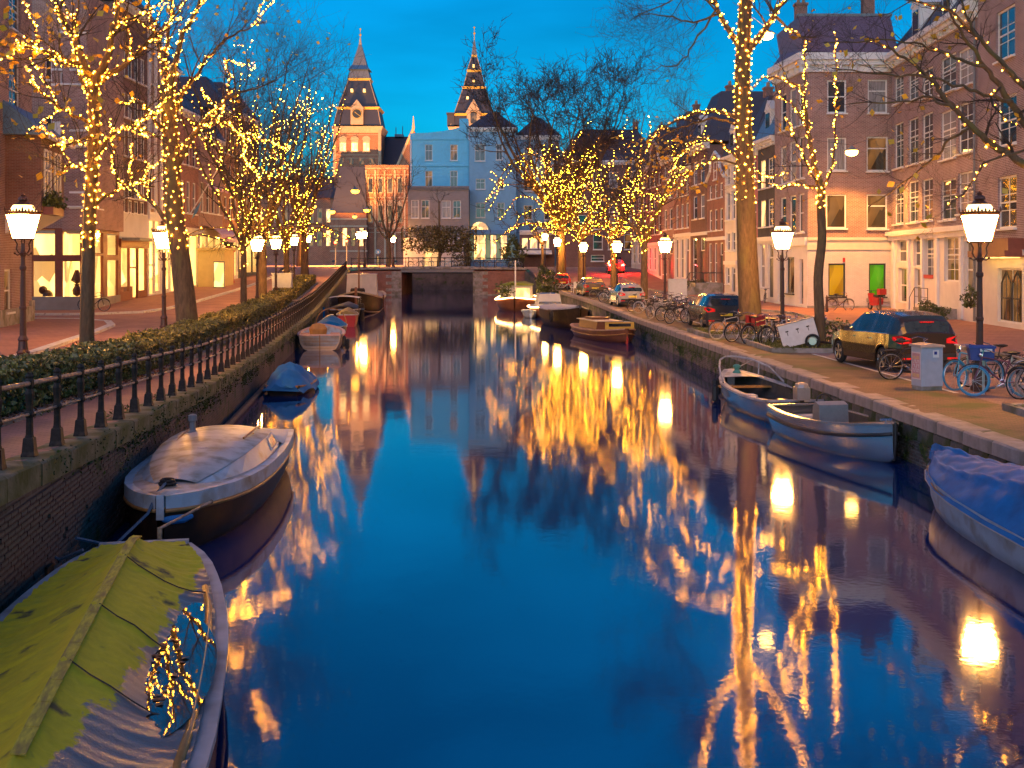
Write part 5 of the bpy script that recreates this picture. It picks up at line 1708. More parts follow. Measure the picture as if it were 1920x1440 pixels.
OCF = np.array([(0, 2, 4), (2, 1, 4), (1, 3, 4), (3, 0, 4), (2, 0, 5), (1, 2, 5), (3, 1, 5), (0, 3, 5)])
def string_lights(label, tree, rad, sp, seed, cable=True):
    rng = np.random.default_rng(seed)
    pts = []
    mb = MB()
    for (P, rs) in tree.lit:
        line = []
        ang = rng.uniform(0, 6.28)
        acc = 0.0
        for (a, b_, ra, rb_) in zip(P, P[1:], rs, rs[1:]):
            seg = (b_-a)
            l = seg.length
            if l < 1e-5:
                continue
            d = seg/l
            u = d.orthogonal().normalized()
            v = d.cross(u)
            while acc < l:
                f = acc/l
                r = ra+(rb_-ra)*f+rad*.7
                step = sp*(0.42 if r > .15 else (.7 if r > .09 else 1.0))
                q = a+seg*f+(u*math.cos(ang)+v*math.sin(ang))*r
                pts.append((q.x+rng.normal(0, .015), q.y+rng.normal(0, .015), q.z+rng.normal(0, .02)))
                line.append(q)
                ang += (1.15 if r > .09 else .8)+rng.normal(0, .15)
                acc += step*rng.uniform(.75, 1.3)
            acc -= l
        if cable and len(line) > 1:
            mb.tube([q-tree.o for q in line], .006, 3, cap=False)
    C = np.array(pts)-np.array(tuple(tree.o))
    n = len(C)
    rad *= 1.35 if tree.o.y < 55 else 1.1  # bulbs drawn larger to take in their halo
    rr = rad*rng.uniform(.5, 1.4, (n, 1, 1))
    V = (C[:, None, :]+OCT[None]*rr).reshape(-1, 3)
    F = (OCF[None]+6*np.arange(n)[:, None, None]).reshape(-1, 3)
    t = thing('string_lights', label, 'string lights', tuple(tree.o))
    o = link('bulbs', np_mesh('bulbs', V, F, M['bulb']), t)
    o['kind'] = 'stuff'
    D = rng.normal(size=(n, 3)); D /= np.linalg.norm(D, axis=1)[:, None]
    V = (C[:, None, :]+(D*rr[:, :, 0]*.75)[:, None, :]+OCT[None]*rr*.5).reshape(-1, 3)
    o = link('bulb_cores', np_mesh('bulb_cores', V, F, M['filament']), t)
    o['kind'] = 'stuff'
    if cable and mb.v:
        part('cable', mb, M['paint_dark'], t)
    return n
def px_path(pts, Y, dy=0.0, g=None):
    return [at(x, y, Y+dy*i/max(1, len(pts)-1)) for i, (x, y) in enumerate(pts)]

# --- left bank, nearest tree with last yellow leaves
Y = 28.6
T = Tree('elm_tree', 'nearest tree on the left street, straight trunk with yellow leaves', (at(162, 660, Y).x, Y, zl(Y)), 1)
base = Vector((T.o.x, Y, zl(Y)-.1))
T.limb([base, at(163, 600, Y), at(165, 500, Y), at(168, 400, Y), at(174, 300, Y), at(177, 220, Y), at(174, 160, Y)], .19, .13, (.42, 1), n=3)
for pts, r0, dy, lit, sub in (
    ([(174, 165), (150, 95), (125, 50), (100, -10), (85, -70)], .12, 1.0, (0, 1), 3),
    ([(176, 165), (198, 110), (216, 40), (226, -40), (240, -90)], .12, -1.0, (0, 1), 3),
    ([(170, 140), (120, 108), (70, 95), (28, 75)], .07, -2.0, (.1, 1), 3),
    ([(176, 160), (228, 125), (268, 90), (300, 60), (340, 20)], .09, 1.5, (0, .9), 3),
    ([(176, 300), (213, 252), (250, 236), (300, 256)], .06, -1.2, (.05, .9), 3),
    ([(170, 320), (140, 316), (112, 314)], .04, -.8, (.1, 1), 2),
    ([(175, 385), (205, 365), (245, 345), (290, 350)], .055, 1.0, (.1, .9), 2),
    ([(172, 230), (130, 215), (100, 195), (60, 160)], .05, -1.5, (.2, 1), 3),
    ([(172, 255), (140, 270), (95, 275)], .04, -1.8, (.3, 1), 3),
    ([(170, 180), (150, 130), (140, 60), (150, -20)], .07, 1.8, (0, .8), 3)):
    P, rs = T.limb(px_path(pts, Y, dy), r0, .018, lit, sub, wob=.03, kids=8, L=1.3)
    T.branch(P, rs, 1, 5, 1.2, .03, 1.0, .5)
T.done(330, .09, lambda q: q.x < at(250, 0, Y).x and q.z < 13)
string_lights('dense warm fairy lights wound up the nearest left tree', T, .026, .085, 1)

# --- left bank, leaning tree
Y = 43.3
T = Tree('elm_tree', 'leaning tree on the left street beside the second lamp', (at(354, 620, Y).x, Y, zl(Y)), 2)
T.limb([Vector((T.o.x, Y, zl(Y)-.1)), at(350, 590, Y), at(340, 500, Y), at(328, 410, Y), at(322, 320, Y), at(318, 240, Y), at(312, 160, Y)], .44, .26, (.40, 1), n=3)
for pts, r0, dy, lit, sub in (
    ([(322, 320), (362, 255), (398, 215), (424, 182), (433, 142), (418, 106)], .13, 2.0, (.05, 1), 3),
    ([(314, 200), (330, 105), (360, 32), (385, -30), (400, -80)], .14, -1, (.0, .9), 4),
    ([(312, 170), (300, 90), (280, 20), (275, -60)], .13, 1, (0, 1), 3),
    ([(316, 190), (312, 100), (322, 20), (330, -60)], .13, 2, (0, .8), 4),
    ([(320, 260), (285, 215), (258, 190), (225, 196)], .09, -2, (0, 1), 3),
    ([(330, 440), (295, 390), (258, 362), (222, 338), (205, 300)], .10, 1.5, (.35, .9), 3),
    ([(398, 220), (440, 245), (458, 285), (462, 330)], .06, 1, (0, 1), 2),
    ([(424, 182), (470, 170), (520, 150)], .06, 1, None, 4),
    ([(362, 255), (392, 235), (430, 235), (470, 262)], .06, -2, (.2, 1), 3),
    ([(318, 250), (345, 170), (400, 100), (450, 60), (500, 40)], .10, 3, (0, .45), 4)):
    P, rs = T.limb(px_path(pts, Y, dy), r0, .02, lit, sub, wob=.04, kids=8, L=1.9)
    if lit:
        T.branch(P, rs, 1, 4, 1.7, .03, 1.0, .55)
T.done(160, .08)
string_lights('bright fairy lights in the leaning left tree', T, .031, .10, 2)

# --- generic lit street tree
def auto_tree(label, llabel, x, y, z, seed, h, trunk_r, fork, nl, spread, lit_h, bulb, sp, lean=(0, 0), sub=3, kids=6, L=2.2, lit_sub=.42, leaves=0, upright=1.0, extra=()):
    T = Tree('elm_tree', label, (x, y, z), seed)
    g = T.rng
    top = Vector((x+lean[0], y+lean[1], z+fork))
    T.limb([(x, y, z-.1), (x+lean[0]*.4, y+lean[1]*.4, z+fork*.5), top], trunk_r, trunk_r*.72, ((lit_h[0]/fork), 1) if lit_h[0] < fork else None, n=5)
    for i in range(nl):
        a = 2*PI*(i+g.uniform(-.25, .25))/nl
        rad = spread*g.uniform(.55, 1.1)
        hh = (h-fork)*g.uniform(.7, 1.05)*upright
        f0 = fork*g.uniform(.82, 1.0)
        p0 = Vector((x+lean[0]*f0/fork, y+lean[1]*f0/fork, z+f0))
        p1 = p0+Vector((math.cos(a)*rad*.35, math.sin(a)*rad*.35, hh*.28))
        p2 = p0+Vector((math.cos(a)*rad*.75, math.sin(a)*rad*.75, hh*.62))
        p3 = p0+Vector((math.cos(a+.2)*rad, math.sin(a+.2)*rad, hh))
        lt = min(1.0, max(.15, (lit_h[1]-f0)/hh))*g.uniform(.75, 1.1)
        P, rs = T.limb([p0, p1, p2, p3], trunk_r*g.uniform(.42, .58), .02, (0, min(1, lt)), 0, wob=.06, n=5)
        T.branch(P, rs, sub, kids, L, 0.0, 1.0, 0.0)
        m = max(2, int(len(P)*lt))
        T.branch(P[:m], rs[:m], 2, 4, L*.9, .04, 1.0, lit_sub)
    # low side limbs, arching out and down
    for i in range(3):
        a = g.uniform(0, 2*PI)
        p0 = Vector((x, y, z+fork*g.uniform(.7, .95)))
        q = Vector((math.cos(a), math.sin(a), 0))
        P, rs = T.limb([p0, p0+q*spread*.4+Vector((0, 0, .9)), p0+q*spread*.9+Vector((0, 0, .9)), p0+q*spread*1.3+Vector((0, 0, .1))], trunk_r*.28, .015, (0, 1), 2, wob=.05, kids=4, L=1.2)
    for pts in extra:
        T.limb(px_path(pts, y, -2.0), trunk_r*.2, .02, (.05, 1), 3, wob=.06, kids=4, L=1.3, droop=.04)
    T.done(leaves, .09)
    string_lights(llabel, T, bulb, sp, seed+50)
    return T
HX = lambda y, off: xl(y)-off
auto_tree('slim tree in the hedge gap, third along the left street', 'fairy lights in the third left tree', HX(60.6, 3.3), 60.6, zl(60.6), 31, 13.5, .19, 4.2, 7, 3.8, (2.6, 12.0), .033, .32, sub=3, kids=7)
auto_tree('thick lit tree, fourth along the left street', 'fairy lights in the fourth left tree', HX(70, 3.3), 70, zl(70), 32, 16.0, .30, 4.4, 8, 4.2, (3.2, 13.5), .036, .38, sub=3, kids=7)
auto_tree('fifth tree along the left street', 'fairy lights in the fifth left tree', HX(86, 3.2), 86, zl(86), 33, 17.0, .26, 4.2, 7, 4.2, (3.0, 14.0), .040, .42, sub=3, kids=7)
auto_tree('last lit tree on the left street before the bridge', 'fairy lights in the last left tree before the bridge', HX(105, 3.2), 105, zl(105), 34, 19.0, .36, 4.6, 8, 4.6, (3.0, 16.0), .044, .46, sub=3, kids=7)

# --- right bank, thick trunk in front
Y = 48.4
T = Tree('elm_tree', 'thickest trunk on the right quay, wound with lights, behind the blue car', (at(1402, 620, Y).x, Y, zr(Y)), 5)
T.limb([Vector((T.o.x+.06, Y, zr(Y)-.1)), at(1407, 600, Y), at(1402, 500, Y), at(1398, 380, Y), at(1395, 260, Y), at(1392, 150, Y), at(1395, 60, Y), at(1400, -40, Y), at(1403, -160, Y)], .55, .22, (.38, 1), n=3)
for pts, r0, dy, lit, sub in (
    ([(1400, 100), (1432, 58), (1452, 30), (1475, -10), (1500, -60), (1520, -150)], .17, -1, (0, 1), 3),
    ([(1392, 95), (1368, 60), (1350, 25), (1335, -20), (1320, -70), (1300, -140)], .15, 1, (0, 1), 3),
    ([(1390, 225), (1355, 212), (1320, 208), (1285, 218), (1243, 240), (1218, 262), (1210, 290)], .09, 2, (.1, 1), 3),
    ([(1390, 235), (1340, 222), (1300, 232), (1250, 252), (1200, 280)], .07, 3, None, 4),
    ([(1390, 300), (1350, 268), (1310, 262), (1275, 290), (1255, 325)], .06, -2, (.15, 1), 3),
    ([(1392, 310), (1330, 300), (1290, 330), (1268, 355)], .05, 1, (.3, 1), 2),
    ([(1350, 25), (1300, 40), (1250, 30), (1195, 25)], .06, 2, None, 4),
    ([(1345, 15), (1300, 80), (1270, 120), (1215, 130)], .05, 0, None, 4),
    ([(1335, -20), (1290, -10), (1240, 10), (1180, 40)], .06, 3, None, 4),
    ([(1400, 315), (1440, 330), (1480, 322)], .04, -1, (.1, .9), 2),
    ([(1452, 30), (1475, 50), (1500, 68), (1530, 70)], .07, -1, (.3, .6), 3)):
    T.limb(px_path(pts, Y, dy), r0, .018, lit, sub, wob=.04, kids=7, L=1.9, droop=.03)
T.done(190, .10, lambda q: q.z < 9.5)
string_lights('warm lights wound round the thick right trunk and its arching limb', T, .033, .11, 5)

# --- right bank, slim tree by the brown car
Y = 39.6
T = Tree('elm_tree', 'slim curving tree between the white cart and the brown car', (at(1537, 655, Y).x, Y, zr(Y)), 6)
T.limb([Vector((T.o.x, Y, zr(Y)-.1)), at(1537, 600, Y), at(1534, 520, Y), at(1541, 450, Y), at(1539, 390, Y), at(1540, 345, Y)], .19, .13, (.82, 1), n=4)
for pts, r0, dy, lit, sub in (
    ([(1540, 350), (1524, 295), (1516, 245), (1511, 208), (1502, 168), (1470, 150), (1432, 147), (1408, 165)], .10, 1, (0, 1), 2),
    ([(1541, 352), (1560, 312), (1565, 250), (1569, 155), (1567, 60)], .05, -.6, (0, 1), 2),
    ([(1532, 345), (1510, 300), (1490, 258), (1474, 218)], .045, -1, (.1, 1), 2),
    ([(1536, 356), (1500, 346), (1470, 352), (1440, 346), (1412, 332)], .045, 1, (.1, 1), 2),
    ([(1516, 245), (1490, 200), (1462, 178), (1440, 140)], .04, 0, (.1, .7), 2),
    ([(1511, 208), (1507, 140), (1508, 70)], .04, 1, (.2, 1), 2)):
    T.limb(px_path(pts, Y, dy), r0, .014, lit, sub, wob=.025, kids=7, L=1.1)
T.done(25, .07)
string_lights('lights on the forked stems of the slim right tree', T, .029, .10, 6)

# --- right bank, near tree whose trunk stands outside the picture; its boughs reach in from the right
T = Tree('elm_tree', 'dark boughs with a few yellow leaves reaching in from the upper right', (12.9, 26.0, 1.0), 7)
T.limb([(12.9, 26, .9), (12.9, 26, 3.4), (13.0, 26.1, 6), (13.2, 26.2, 9), (13.6, 26.4, 14)], .42, .2, (.3, 1), n=3)
for pts, r0, dy, lit, sub in (
    ([(2050, 390), (1975, 335), (1920, 306), (1861, 271), (1817, 236), (1774, 187), (1745, 149), (1695, 108), (1651, 82), (1625, 68)], .13, 2, (.25, 1), 3),
    ([(2060, 330), (1960, 275), (1920, 225), (1876, 163), (1847, 125), (1817, 79), (1785, 30), (1770, -20)], .12, 1, None, 3),
    ([(2060, 300), (1985, 230), (1920, 163), (1876, 117), (1835, 73), (1812, 29), (1797, -10)], .11, 0, (.3, 1), 3),
    ([(1899, 190), (1832, 175), (1774, 152), (1701, 140), (1628, 134), (1560, 128)], .05, 0, None, 3),
    ([(1788, 205), (1745, 183), (1672, 190), (1590, 195)], .04, 1.5, None, 3),
    ([(1847, 125), (1788, 105), (1745, 90), (1672, 76), (1545, 80)], .045, 1, (.1, .4), 3),
    ([(1985, 300), (1920, 286), (1847, 306), (1817, 350), (1770, 394)], .04, -1, (.4, .9), 3),
    ([(1817, 240), (1782, 262), (1745, 303), (1672, 359), (1628, 388)], .04, 2, None, 3),
    ([(1835, 73), (1780, 20), (1700, 0), (1640, -30)], .05, 1, (.1, .8), 3),
    ([(1876, 163), (1860, 190), (1880, 220), (1915, 240)], .03, 0, (.1, 1), 2)):
    T.limb(px_path(pts, 26.3, dy), r0, .014, lit, sub, wob=.03, kids=7, L=1.0, droop=.04)
T.done(110, .085)
string_lights('sparse lights along the dark boughs at the upper right', T, .022, .22, 7)

# --- right bank, trees running to the bridge
def rx(px, y): return (px-960)/FPX*y
auto_tree('lit tree by the silver car on the right quay', 'fairy lights in the tree by the silver car', rx(1208, 76), 76, zr(76), 41, 12.5, .26, 4.6, 6, 4.2, (3.4, 10.5), .036, .33, sub=3, kids=7, lit_sub=.6, leaves=60)
auto_tree('slender lit tree behind the tan car', 'fairy lights in the tree behind the tan car', rx(1150, 93), 93, zr(93), 42, 12.5, .25, 4.8, 6, 4.2, (3.2, 10.0), .041, .38, sub=3, kids=7, lit_sub=.5)
auto_tree('golden lit trunk by the red car', 'fairy lights in the tree right of the red car', rx(1091, 110), 110, zr(110), 43, 15.5, .42, 5.0, 7, 5.2, (4.0, 12.5), .046, .44, sub=3, kids=6, lit_sub=.7)
auto_tree('tallest bare elm with broad crown above the right-hand lights', 'dense drooping fairy lights in the tallest elm', rx(1052, 120), 120, zr(120), 44, 22.5, .55, 6.0, 14, 8.4, (4.5, 13.0), .050, .40, sub=4, kids=7, L=2.9, lit_sub=.3, extra=(
    [(1048, 425), (1020, 345), (985, 300), (950, 330), (915, 398)], [(1048, 430), (1012, 382), (972, 370), (938, 412)], [(1050, 440), (1002, 420), (962, 428), (925, 458)],
    [(1045, 400), (1035, 330), (1000, 290), (962, 300), (932, 345), (908, 388)], [(1050, 420), (1020, 395), (985, 398), (952, 440)], [(1058, 400), (1080, 320), (1105, 275), (1150, 268)], [(1056, 380), (1062, 310), (1090, 250), (1110, 225)]))
# --- bare trees behind the bridge, no lights
def bare_tree(label, x, y, z, seed, h, r, fork, nl, spread, sub=3, kids=6, L=2.2, leaves=0):
    T = Tree('bare_tree', label, (x, y, z), seed)
    g = T.rng
    T.limb([(x, y, z-.1), (x+.1, y, z+fork*.5), (x, y, z+fork)], r, r*.7, None, n=3)
    for i in range(nl):
        a = 2*PI*(i+g.uniform(-.2, .2))/nl
        rad = spread*g.uniform(.6, 1.1); hh = (h-fork)*g.uniform(.75, 1)
        p0 = Vector((x, y, z+fork*g.uniform(.8, 1)))
        T.limb([p0, p0+Vector((math.cos(a)*rad*.4, math.sin(a)*rad*.4, hh*.3)), p0+Vector((math.cos(a)*rad, math.sin(a)*rad, hh))], r*.5, .03, None, sub, kids=kids, L=L, wob=.05)
    T.done(leaves, .12)
bare_tree('bare tree before the museum front left of the grey house', rx(728, 160), 160, 3.1, 61, 13.5, .36, 4.0, 8, 4.0)
bare_tree('small bare tree beside the cafe at the end of the canal', rx(1016, 150), 150, 3.1, 62, 7.5, .22, 3.2, 6, 2.6, 3, 5, 1.4)
bare_tree('tall bare tree rising behind the last left lights', rx(560, 170), 170, 3.1, 63, 22, .4, 7, 8, 5, 3, 6, 3.2)
bare_tree('bare tree behind the left row, pale against the sky', rx(470, 150), 150, 3.1, 64, 23, .4, 7, 8, 6, 3, 6, 3.2)
# pollarded tree with a band of brown-green leaves at the end of the canal
T = Tree('pleached_tree', 'pleached tree with a wide flat leafy head before the grey house', (rx(823, 158), 158, 3.1), 66)
T.limb([(T.o.x, 158, 3.0), (T.o.x+.1, 158, 5.5), (T.o.x, 158, 12)], .28, .1, None, 3, kids=8, L=1.6)
for k in range(4):
    for sgn in (-1, 1):
        T.limb([(T.o.x, 158, 5.6+k*.7), (T.o.x+sgn*2, 158, 5.9+k*.7), (T.o.x+sgn*(4.2+.3*k), 158, 5.7+k*.7)], .08, .03, None, 2, kids=7, L=.8)
T.done()
rng = np.random.default_rng(9)
P = np.stack([rng.normal(0, 2.6, 3600).clip(-5, 5), rng.normal(0, .5, 3600), rng.uniform(2.2, 5.6, 3600)-.08*np.abs(rng.normal(0, 3, 3600))], 1)
V, F = leaf_cloud(P, .16, .2, rng)
M['leaf_bronze'] = leafmat('leaf_bronze', (0.13, 0.10, 0.03), 0.5)
o = link('leaves', np_mesh('leaves', V, F, M['leaf_bronze']), T.t)
o['kind'] = 'stuff'
def shrub(name, label, c, rx_, ry_, rz_, n, size, m, seed):
    t = thing(name, label, 'shrub', c)
    rng = np.random.default_rng(seed)
    d = rng.normal(size=(n, 3)); d /= np.linalg.norm(d, axis=1)[:, None]
    rr_ = rng.uniform(.45, 1.0, (n, 1))**.5
    lump = 1+.22*np.sin(d[:, :1]*5+seed)+.18*np.sin(d[:, 2:]*7+d[:, 1:2]*4)
    P = d*rr_*lump*np.array([rx_, ry_, rz_])
    P[:, 2] = np.abs(P[:, 2]+rz_*.75)
    V, F = leaf_cloud(P, size, .3, rng)
    o = link('foliage', np_mesh('foliage', V, F, M[m]), t)
    o['kind'] = 'stuff'
    st = MB()
    for k in range(6):
        a = k*1.05
        st.tube([(0, 0, -.05), (math.cos(a)*rx_*.3, math.sin(a)*ry_*.3, rz_*.6), (math.cos(a)*rx_*.6, math.sin(a)*ry_*.6, rz_*1.2)], .015, 4)
    part('stems', st, M['twig'], t)
shrub('shrub', 'dark evergreen bush beside the blue cafe front', (rx(962, 155), 155, 3.1), 1.7, 1.2, 2.2, 1500, .16, 'leaf_green', 71)
shrub('shrub', 'round clipped bush beside the stoop behind the brown car', (19.6, 55.0, 1.12), .72, .6, .52, 1900, .05, 'leaf_green', 72)
shrub('shrub', 'green bush growing on the bank above the houseboat', (rx(1024, 103), 103, 1.1), 1.0, 1.6, 1.3, 1500, .10, 'leaf_green', 73)
shrub('shrub', 'low green shrubs on the stoop of the red brick terrace house', (rx(1300, 98), 98, 1.35), 1.4, 1.0, .6, 900, .08, 'leaf_green', 74)
shrub('shrub', 'low bush just in front of the brown car', (11.2, 41.6, 1.05), 1.3, .7, .45, 1400, .05, 'leaf_green', 75)
shrub('shrub', 'leafy bush below the amber grey house at the canal end', (rx(868, 156), 156, 3.1), 1.5, 1.0, 2.6, 900, .16, 'leaf_bronze', 76)
shrub('shrub', 'small potted tree with sparse leaves beside the white doorway', (20.4, 52.2, 1.9), .42, .4, .5, 300, .07, 'leaf_green', 77)

# ================================================================== STREET LAMPS
def make_lamp():
    t = thing('street_lamp', 'x', 'street lamp')
    part('base', MB().lathe([(.21, 0), (.21, .10), (.17, .14), (.165, .42), (.15, .48), (.17, .52), (.13, .58), (.11, .80), (.135, .84), (.12, .88), (.085, .95)], 12), M['iron_lamp'], t, False)
    part('post', MB().lathe([(.085, .94), (.075, 1.6), (.09, 1.63), (.09, 1.67), (.072, 1.70), (.062, 2.6), (.085, 2.64), (.085, 2.70), (.058, 2.74), (.052, 2.95), (.075, 3.0), (.085, 3.05), (.05, 3.10), (.035, 3.30)], 10), M['iron_lamp'], t, False)
    br_ = MB()
    for k in range(4):
        a = PI/4+k*PI/2
        c, s_ = math.cos(a), math.sin(a)
        br_.tube([(c*r, s_*r, z) for r, z in ((.03, 3.02), (.11, 3.06), (.16, 3.16), (.14, 3.28), (.20, 3.40))], .018, 5)
        br_.tube([(c*r, s_*r, z) for r, z in ((.06, 3.02), (.14, 3.0), (.19, 3.04))], .014, 4).ball((c*.2, s_*.2, 3.05), .03, 5, 4)
    part('bracket', br_, M['iron_lamp'], t)
    gl_ = MB()
    b0, b1, z0, z1 = .245, .40, 3.44, 4.03
    gl_.lathe([(b0, z0), (b1, z1)], 4, ph=R(32))
    g = part('lantern_glass', gl_, M['lantern'], t)
    fr = MB()
    for k in range(4):
        a = R(32)+k*PI/2
        fr.tube([(math.cos(a)*(b0+.006), math.sin(a)*(b0+.006), z0), (math.cos(a)*(b1+.006), math.sin(a)*(b1+.006), z1)], .012, 4)
    fr.lathe([(b0+.03, z0-.045), (b0+.03, z0-.004)], 4, ph=R(32))
    part('lantern_frame', fr, M['iron_lamp'], t)
    cr_ = MB().lathe([(b1+.005, z1+.002), (b1+.035, z1+.05), (b1+.045, z1+.085), (b1+.01, z1+.09)], 4, ph=R(32))
    for k in range(4):
        a0, a1 = R(32)+k*PI/2, R(32)+(k+1)*PI/2
        p, q = (math.cos(a0)*(b1+.04), math.sin(a0)*(b1+.04)), (math.cos(a1)*(b1+.04), math.sin(a1)*(b1+.04))
        for j in range(6):
            f = j/6
            h_ = .13 if j == 0 else (.09 if j % 2 == 0 else .06)
            x, y = p[0]+(q[0]-p[0])*f, p[1]+(q[1]-p[1])*f
            cr_.lathe([(.028, z1+.08), (.034, z1+.08+h_*.4), (.004, z1+.08+h_)], 4, (x, y, 0))
    part('crown', cr_, M['iron_lamp'], t)
    part('cap', MB().lathe([(.23, z1+.25), (.15, z1+.31), (.10, z1+.34), (.13, z1+.38), (.11, z1+.44), (.05, z1+.47), (.06, z1+.51), (.01, z1+.56)], 10), M['iron_lamp'], t)
    part('top_glass', MB().lathe([(.34, z1+.092), (.24, z1+.249)], 8), M['lantern_top'], t)
    return t
M['lantern_top'] = glow('lantern_top', (1.0, 0.6, 0.2), 2.2)
lamp0 = make_lamp()
LAMPS = [(-12.5, 30.0, zl, 'crown-topped street lamp at the left edge behind the hedge'),
         (-13.05, 44.0, zl, 'crown-topped street lamp beside the leaning left tree'),
         (HX(65.6, 3.15), 65.6, zl, 'third street lamp along the left hedge'),
         (HX(77, 3.15), 77, zl, 'fourth street lamp along the left hedge'),
         (HX(92.5, 3.15), 92.5, zl, 'fifth street lamp along the left hedge'),
         (HX(109, 3.15), 109, zl, 'sixth street lamp on the left street before the bridge'),
         (rx(1837, 27), 27, zr, 'large crown-topped street lamp by the near bicycles on the right'),
         (rx(1467, 44.2), 44.2, zr, 'crown-topped street lamp between the thick trunk and the slim tree'),
         (rx(1247, 69), 69, zr, 'street lamp among the crowd of bicycles on the right quay'),
         (rx(1157, 90), 90, zr, 'street lamp behind the tan car'),
         (rx(1094, 106), 106, zr, 'street lamp beside the golden trunk near the red car'),
         (rx(1045, 118), 118, lambda y: 2.0, 'street lamp beside the tallest elm'),
         (rx(683, 136), 136, lambda y: 3.12, 'tall dark lamp on the left end of the bridge'),
         (rx(673, 139), 139, lambda y: 3.12, 'lamp just behind the left bridge lamp'),
         (rx(1022, 148), 148, lambda y: 3.12, 'small lamp before the cafe at the end of the canal'),
         (rx(737, 162), 162, lambda y: 3.1, 'lamp beside the bare tree beyond the bridge')]
for i, (x, y, fz, lab) in enumerate(LAMPS):
    o = lamp0 if i == 0 else copy_tree(lamp0)
    o.location = (x, y, fz(y)+.01)
    o.rotation_euler = (0, 0, R(-12 if x < 0 else 8)+i*.07)
    tag(o, lab, 'street lamp', 'crown-topped street lamps')
# lamps hung from wires over the streets
def hanging_lamp(label, px, py, Y, r, m, wire=None, power=1500):
    p = at(px, py, Y)
    t = thing('hanging_lamp', label, 'street lamp', tuple(p))
    part('shade', MB().lathe([(r*1.2, r*.20), (r*1.15, r*.30), (r*.5, r*.55), (r*.12, r*1.0)], 14), M['lead'], t)
    part('globe', MB().ball((0, 0, -.05*r), r, 12, 8, .62), M[m], t)
    ld = bpy.data.lights.new('lamp_light', 'SPOT')
    ld.energy = power
    ld.color = (1.0, 0.40, 0.07)
    ld.spot_size = R(138)
    ld.spot_blend = .35
    ld.shadow_soft_size = r*.6
    lo = bpy.data.objects.new('lamp_light', ld)
    col.objects.link(lo)
    lo.parent = t
    lo.location = (0, 0, -r*.75)
    if wire:
        a, b_ = Vector(wire[0])-p, Vector(wire[1])-p
        pts = [a.lerp(Vector((0, 0, r*1.1)), k/6) for k in range(7)]+[Vector((0, 0, r*1.1)).lerp(b_, k/6) for k in range(1, 7)]
        part('wire', MB().tube(pts, .012, 4), M['paint_dark'], t)
hanging_lamp('brilliant oval lamp hung before the corner house', 1597, 285, 67.0, .36, 'street_globe', ((21.9, 60, 11.5), (9.6, 62, 11.2)), 2000)
hanging_lamp('oval lamp hung beside the thick right trunk high up', 1437, 66, 60, .36, 'street_globe', ((17.6, 72, 17), (9.4, 50, 15)))
for k, (px, py, Y) in enumerate(((666, 358, 170), (622, 397, 190), (688, 394, 190), (665, 406, 200), (587, 387, 180))):
    hanging_lamp(('largest orange lamp hanging before the chapel roof', 'orange lamp left of the bridge lamps', 'orange lamp just above the bridge lamps', 'small orange lamp between the bridge lamps and the chapel', 'orange lamp glowing among the last left trees')[k],
                 px, py, Y, (.62, .55, .55, .4, .5)[k], 'sodium_globe', (tuple(at(px-130, py-30, Y)), tuple(at(px+120, py-30, Y))), 16000)
# thin mast lamps far left and traffic lights
def traffic_light(label, px, py, Y):
    p = at(px, py, Y)
    t = thing('traffic_light', label, 'traffic light', (p.x, p.y, 3.1))
    h_ = p.z-3.1
    part('pole', MB().tube([(0, 0, 0), (0, 0, h_+.5)], .07, 6), M['lead'], t)
    part('housing', MB().box(-.22, .22, -.15, .15, h_-.75, h_+.35), M['paint_dark'], t)
    part('red_light', MB().lathe([(.19, 0), (.17, .05)], 10), M['tail_lamp'], t, loc=(0, -.151, h_))
    t.children[-1].rotation_euler = (R(90), 0, 0)
traffic_light('traffic light showing red beyond the left end of the bridge', 629, 455, 178)
traffic_light('second red traffic light right of the first', 650, 452, 186)
# blue and white round road sign
t = thing('road_sign', 'round blue road sign with a white arrow beyond the bridge', 'road sign', (rx(709, 152), 152, 3.1))
part('pole', MB().tube([(0, 0, 0), (0, 0, 2.3)], .04, 6), M['lead'], t)
o = part('disc', MB().lathe([(.34, 0), (.34, .03)], 20), M['paint_blue'], t, loc=(0, -.05, 2.0)); o.rotation_euler = (R(90), 0, 0)
part('arrow', MB().box(-.05, .05, -.095, -.085, 1.8, 2.15).prism([(-.14, -.095, 1.9), (0, -.095, 1.74), (.14, -.095, 1.9)], (0, .01, 0)), M['paint_white'], t)
part('yellow_base', MB().box(-.12, .12, -.1, .1, .2, 1.4), M['plaster_yellow'], t)

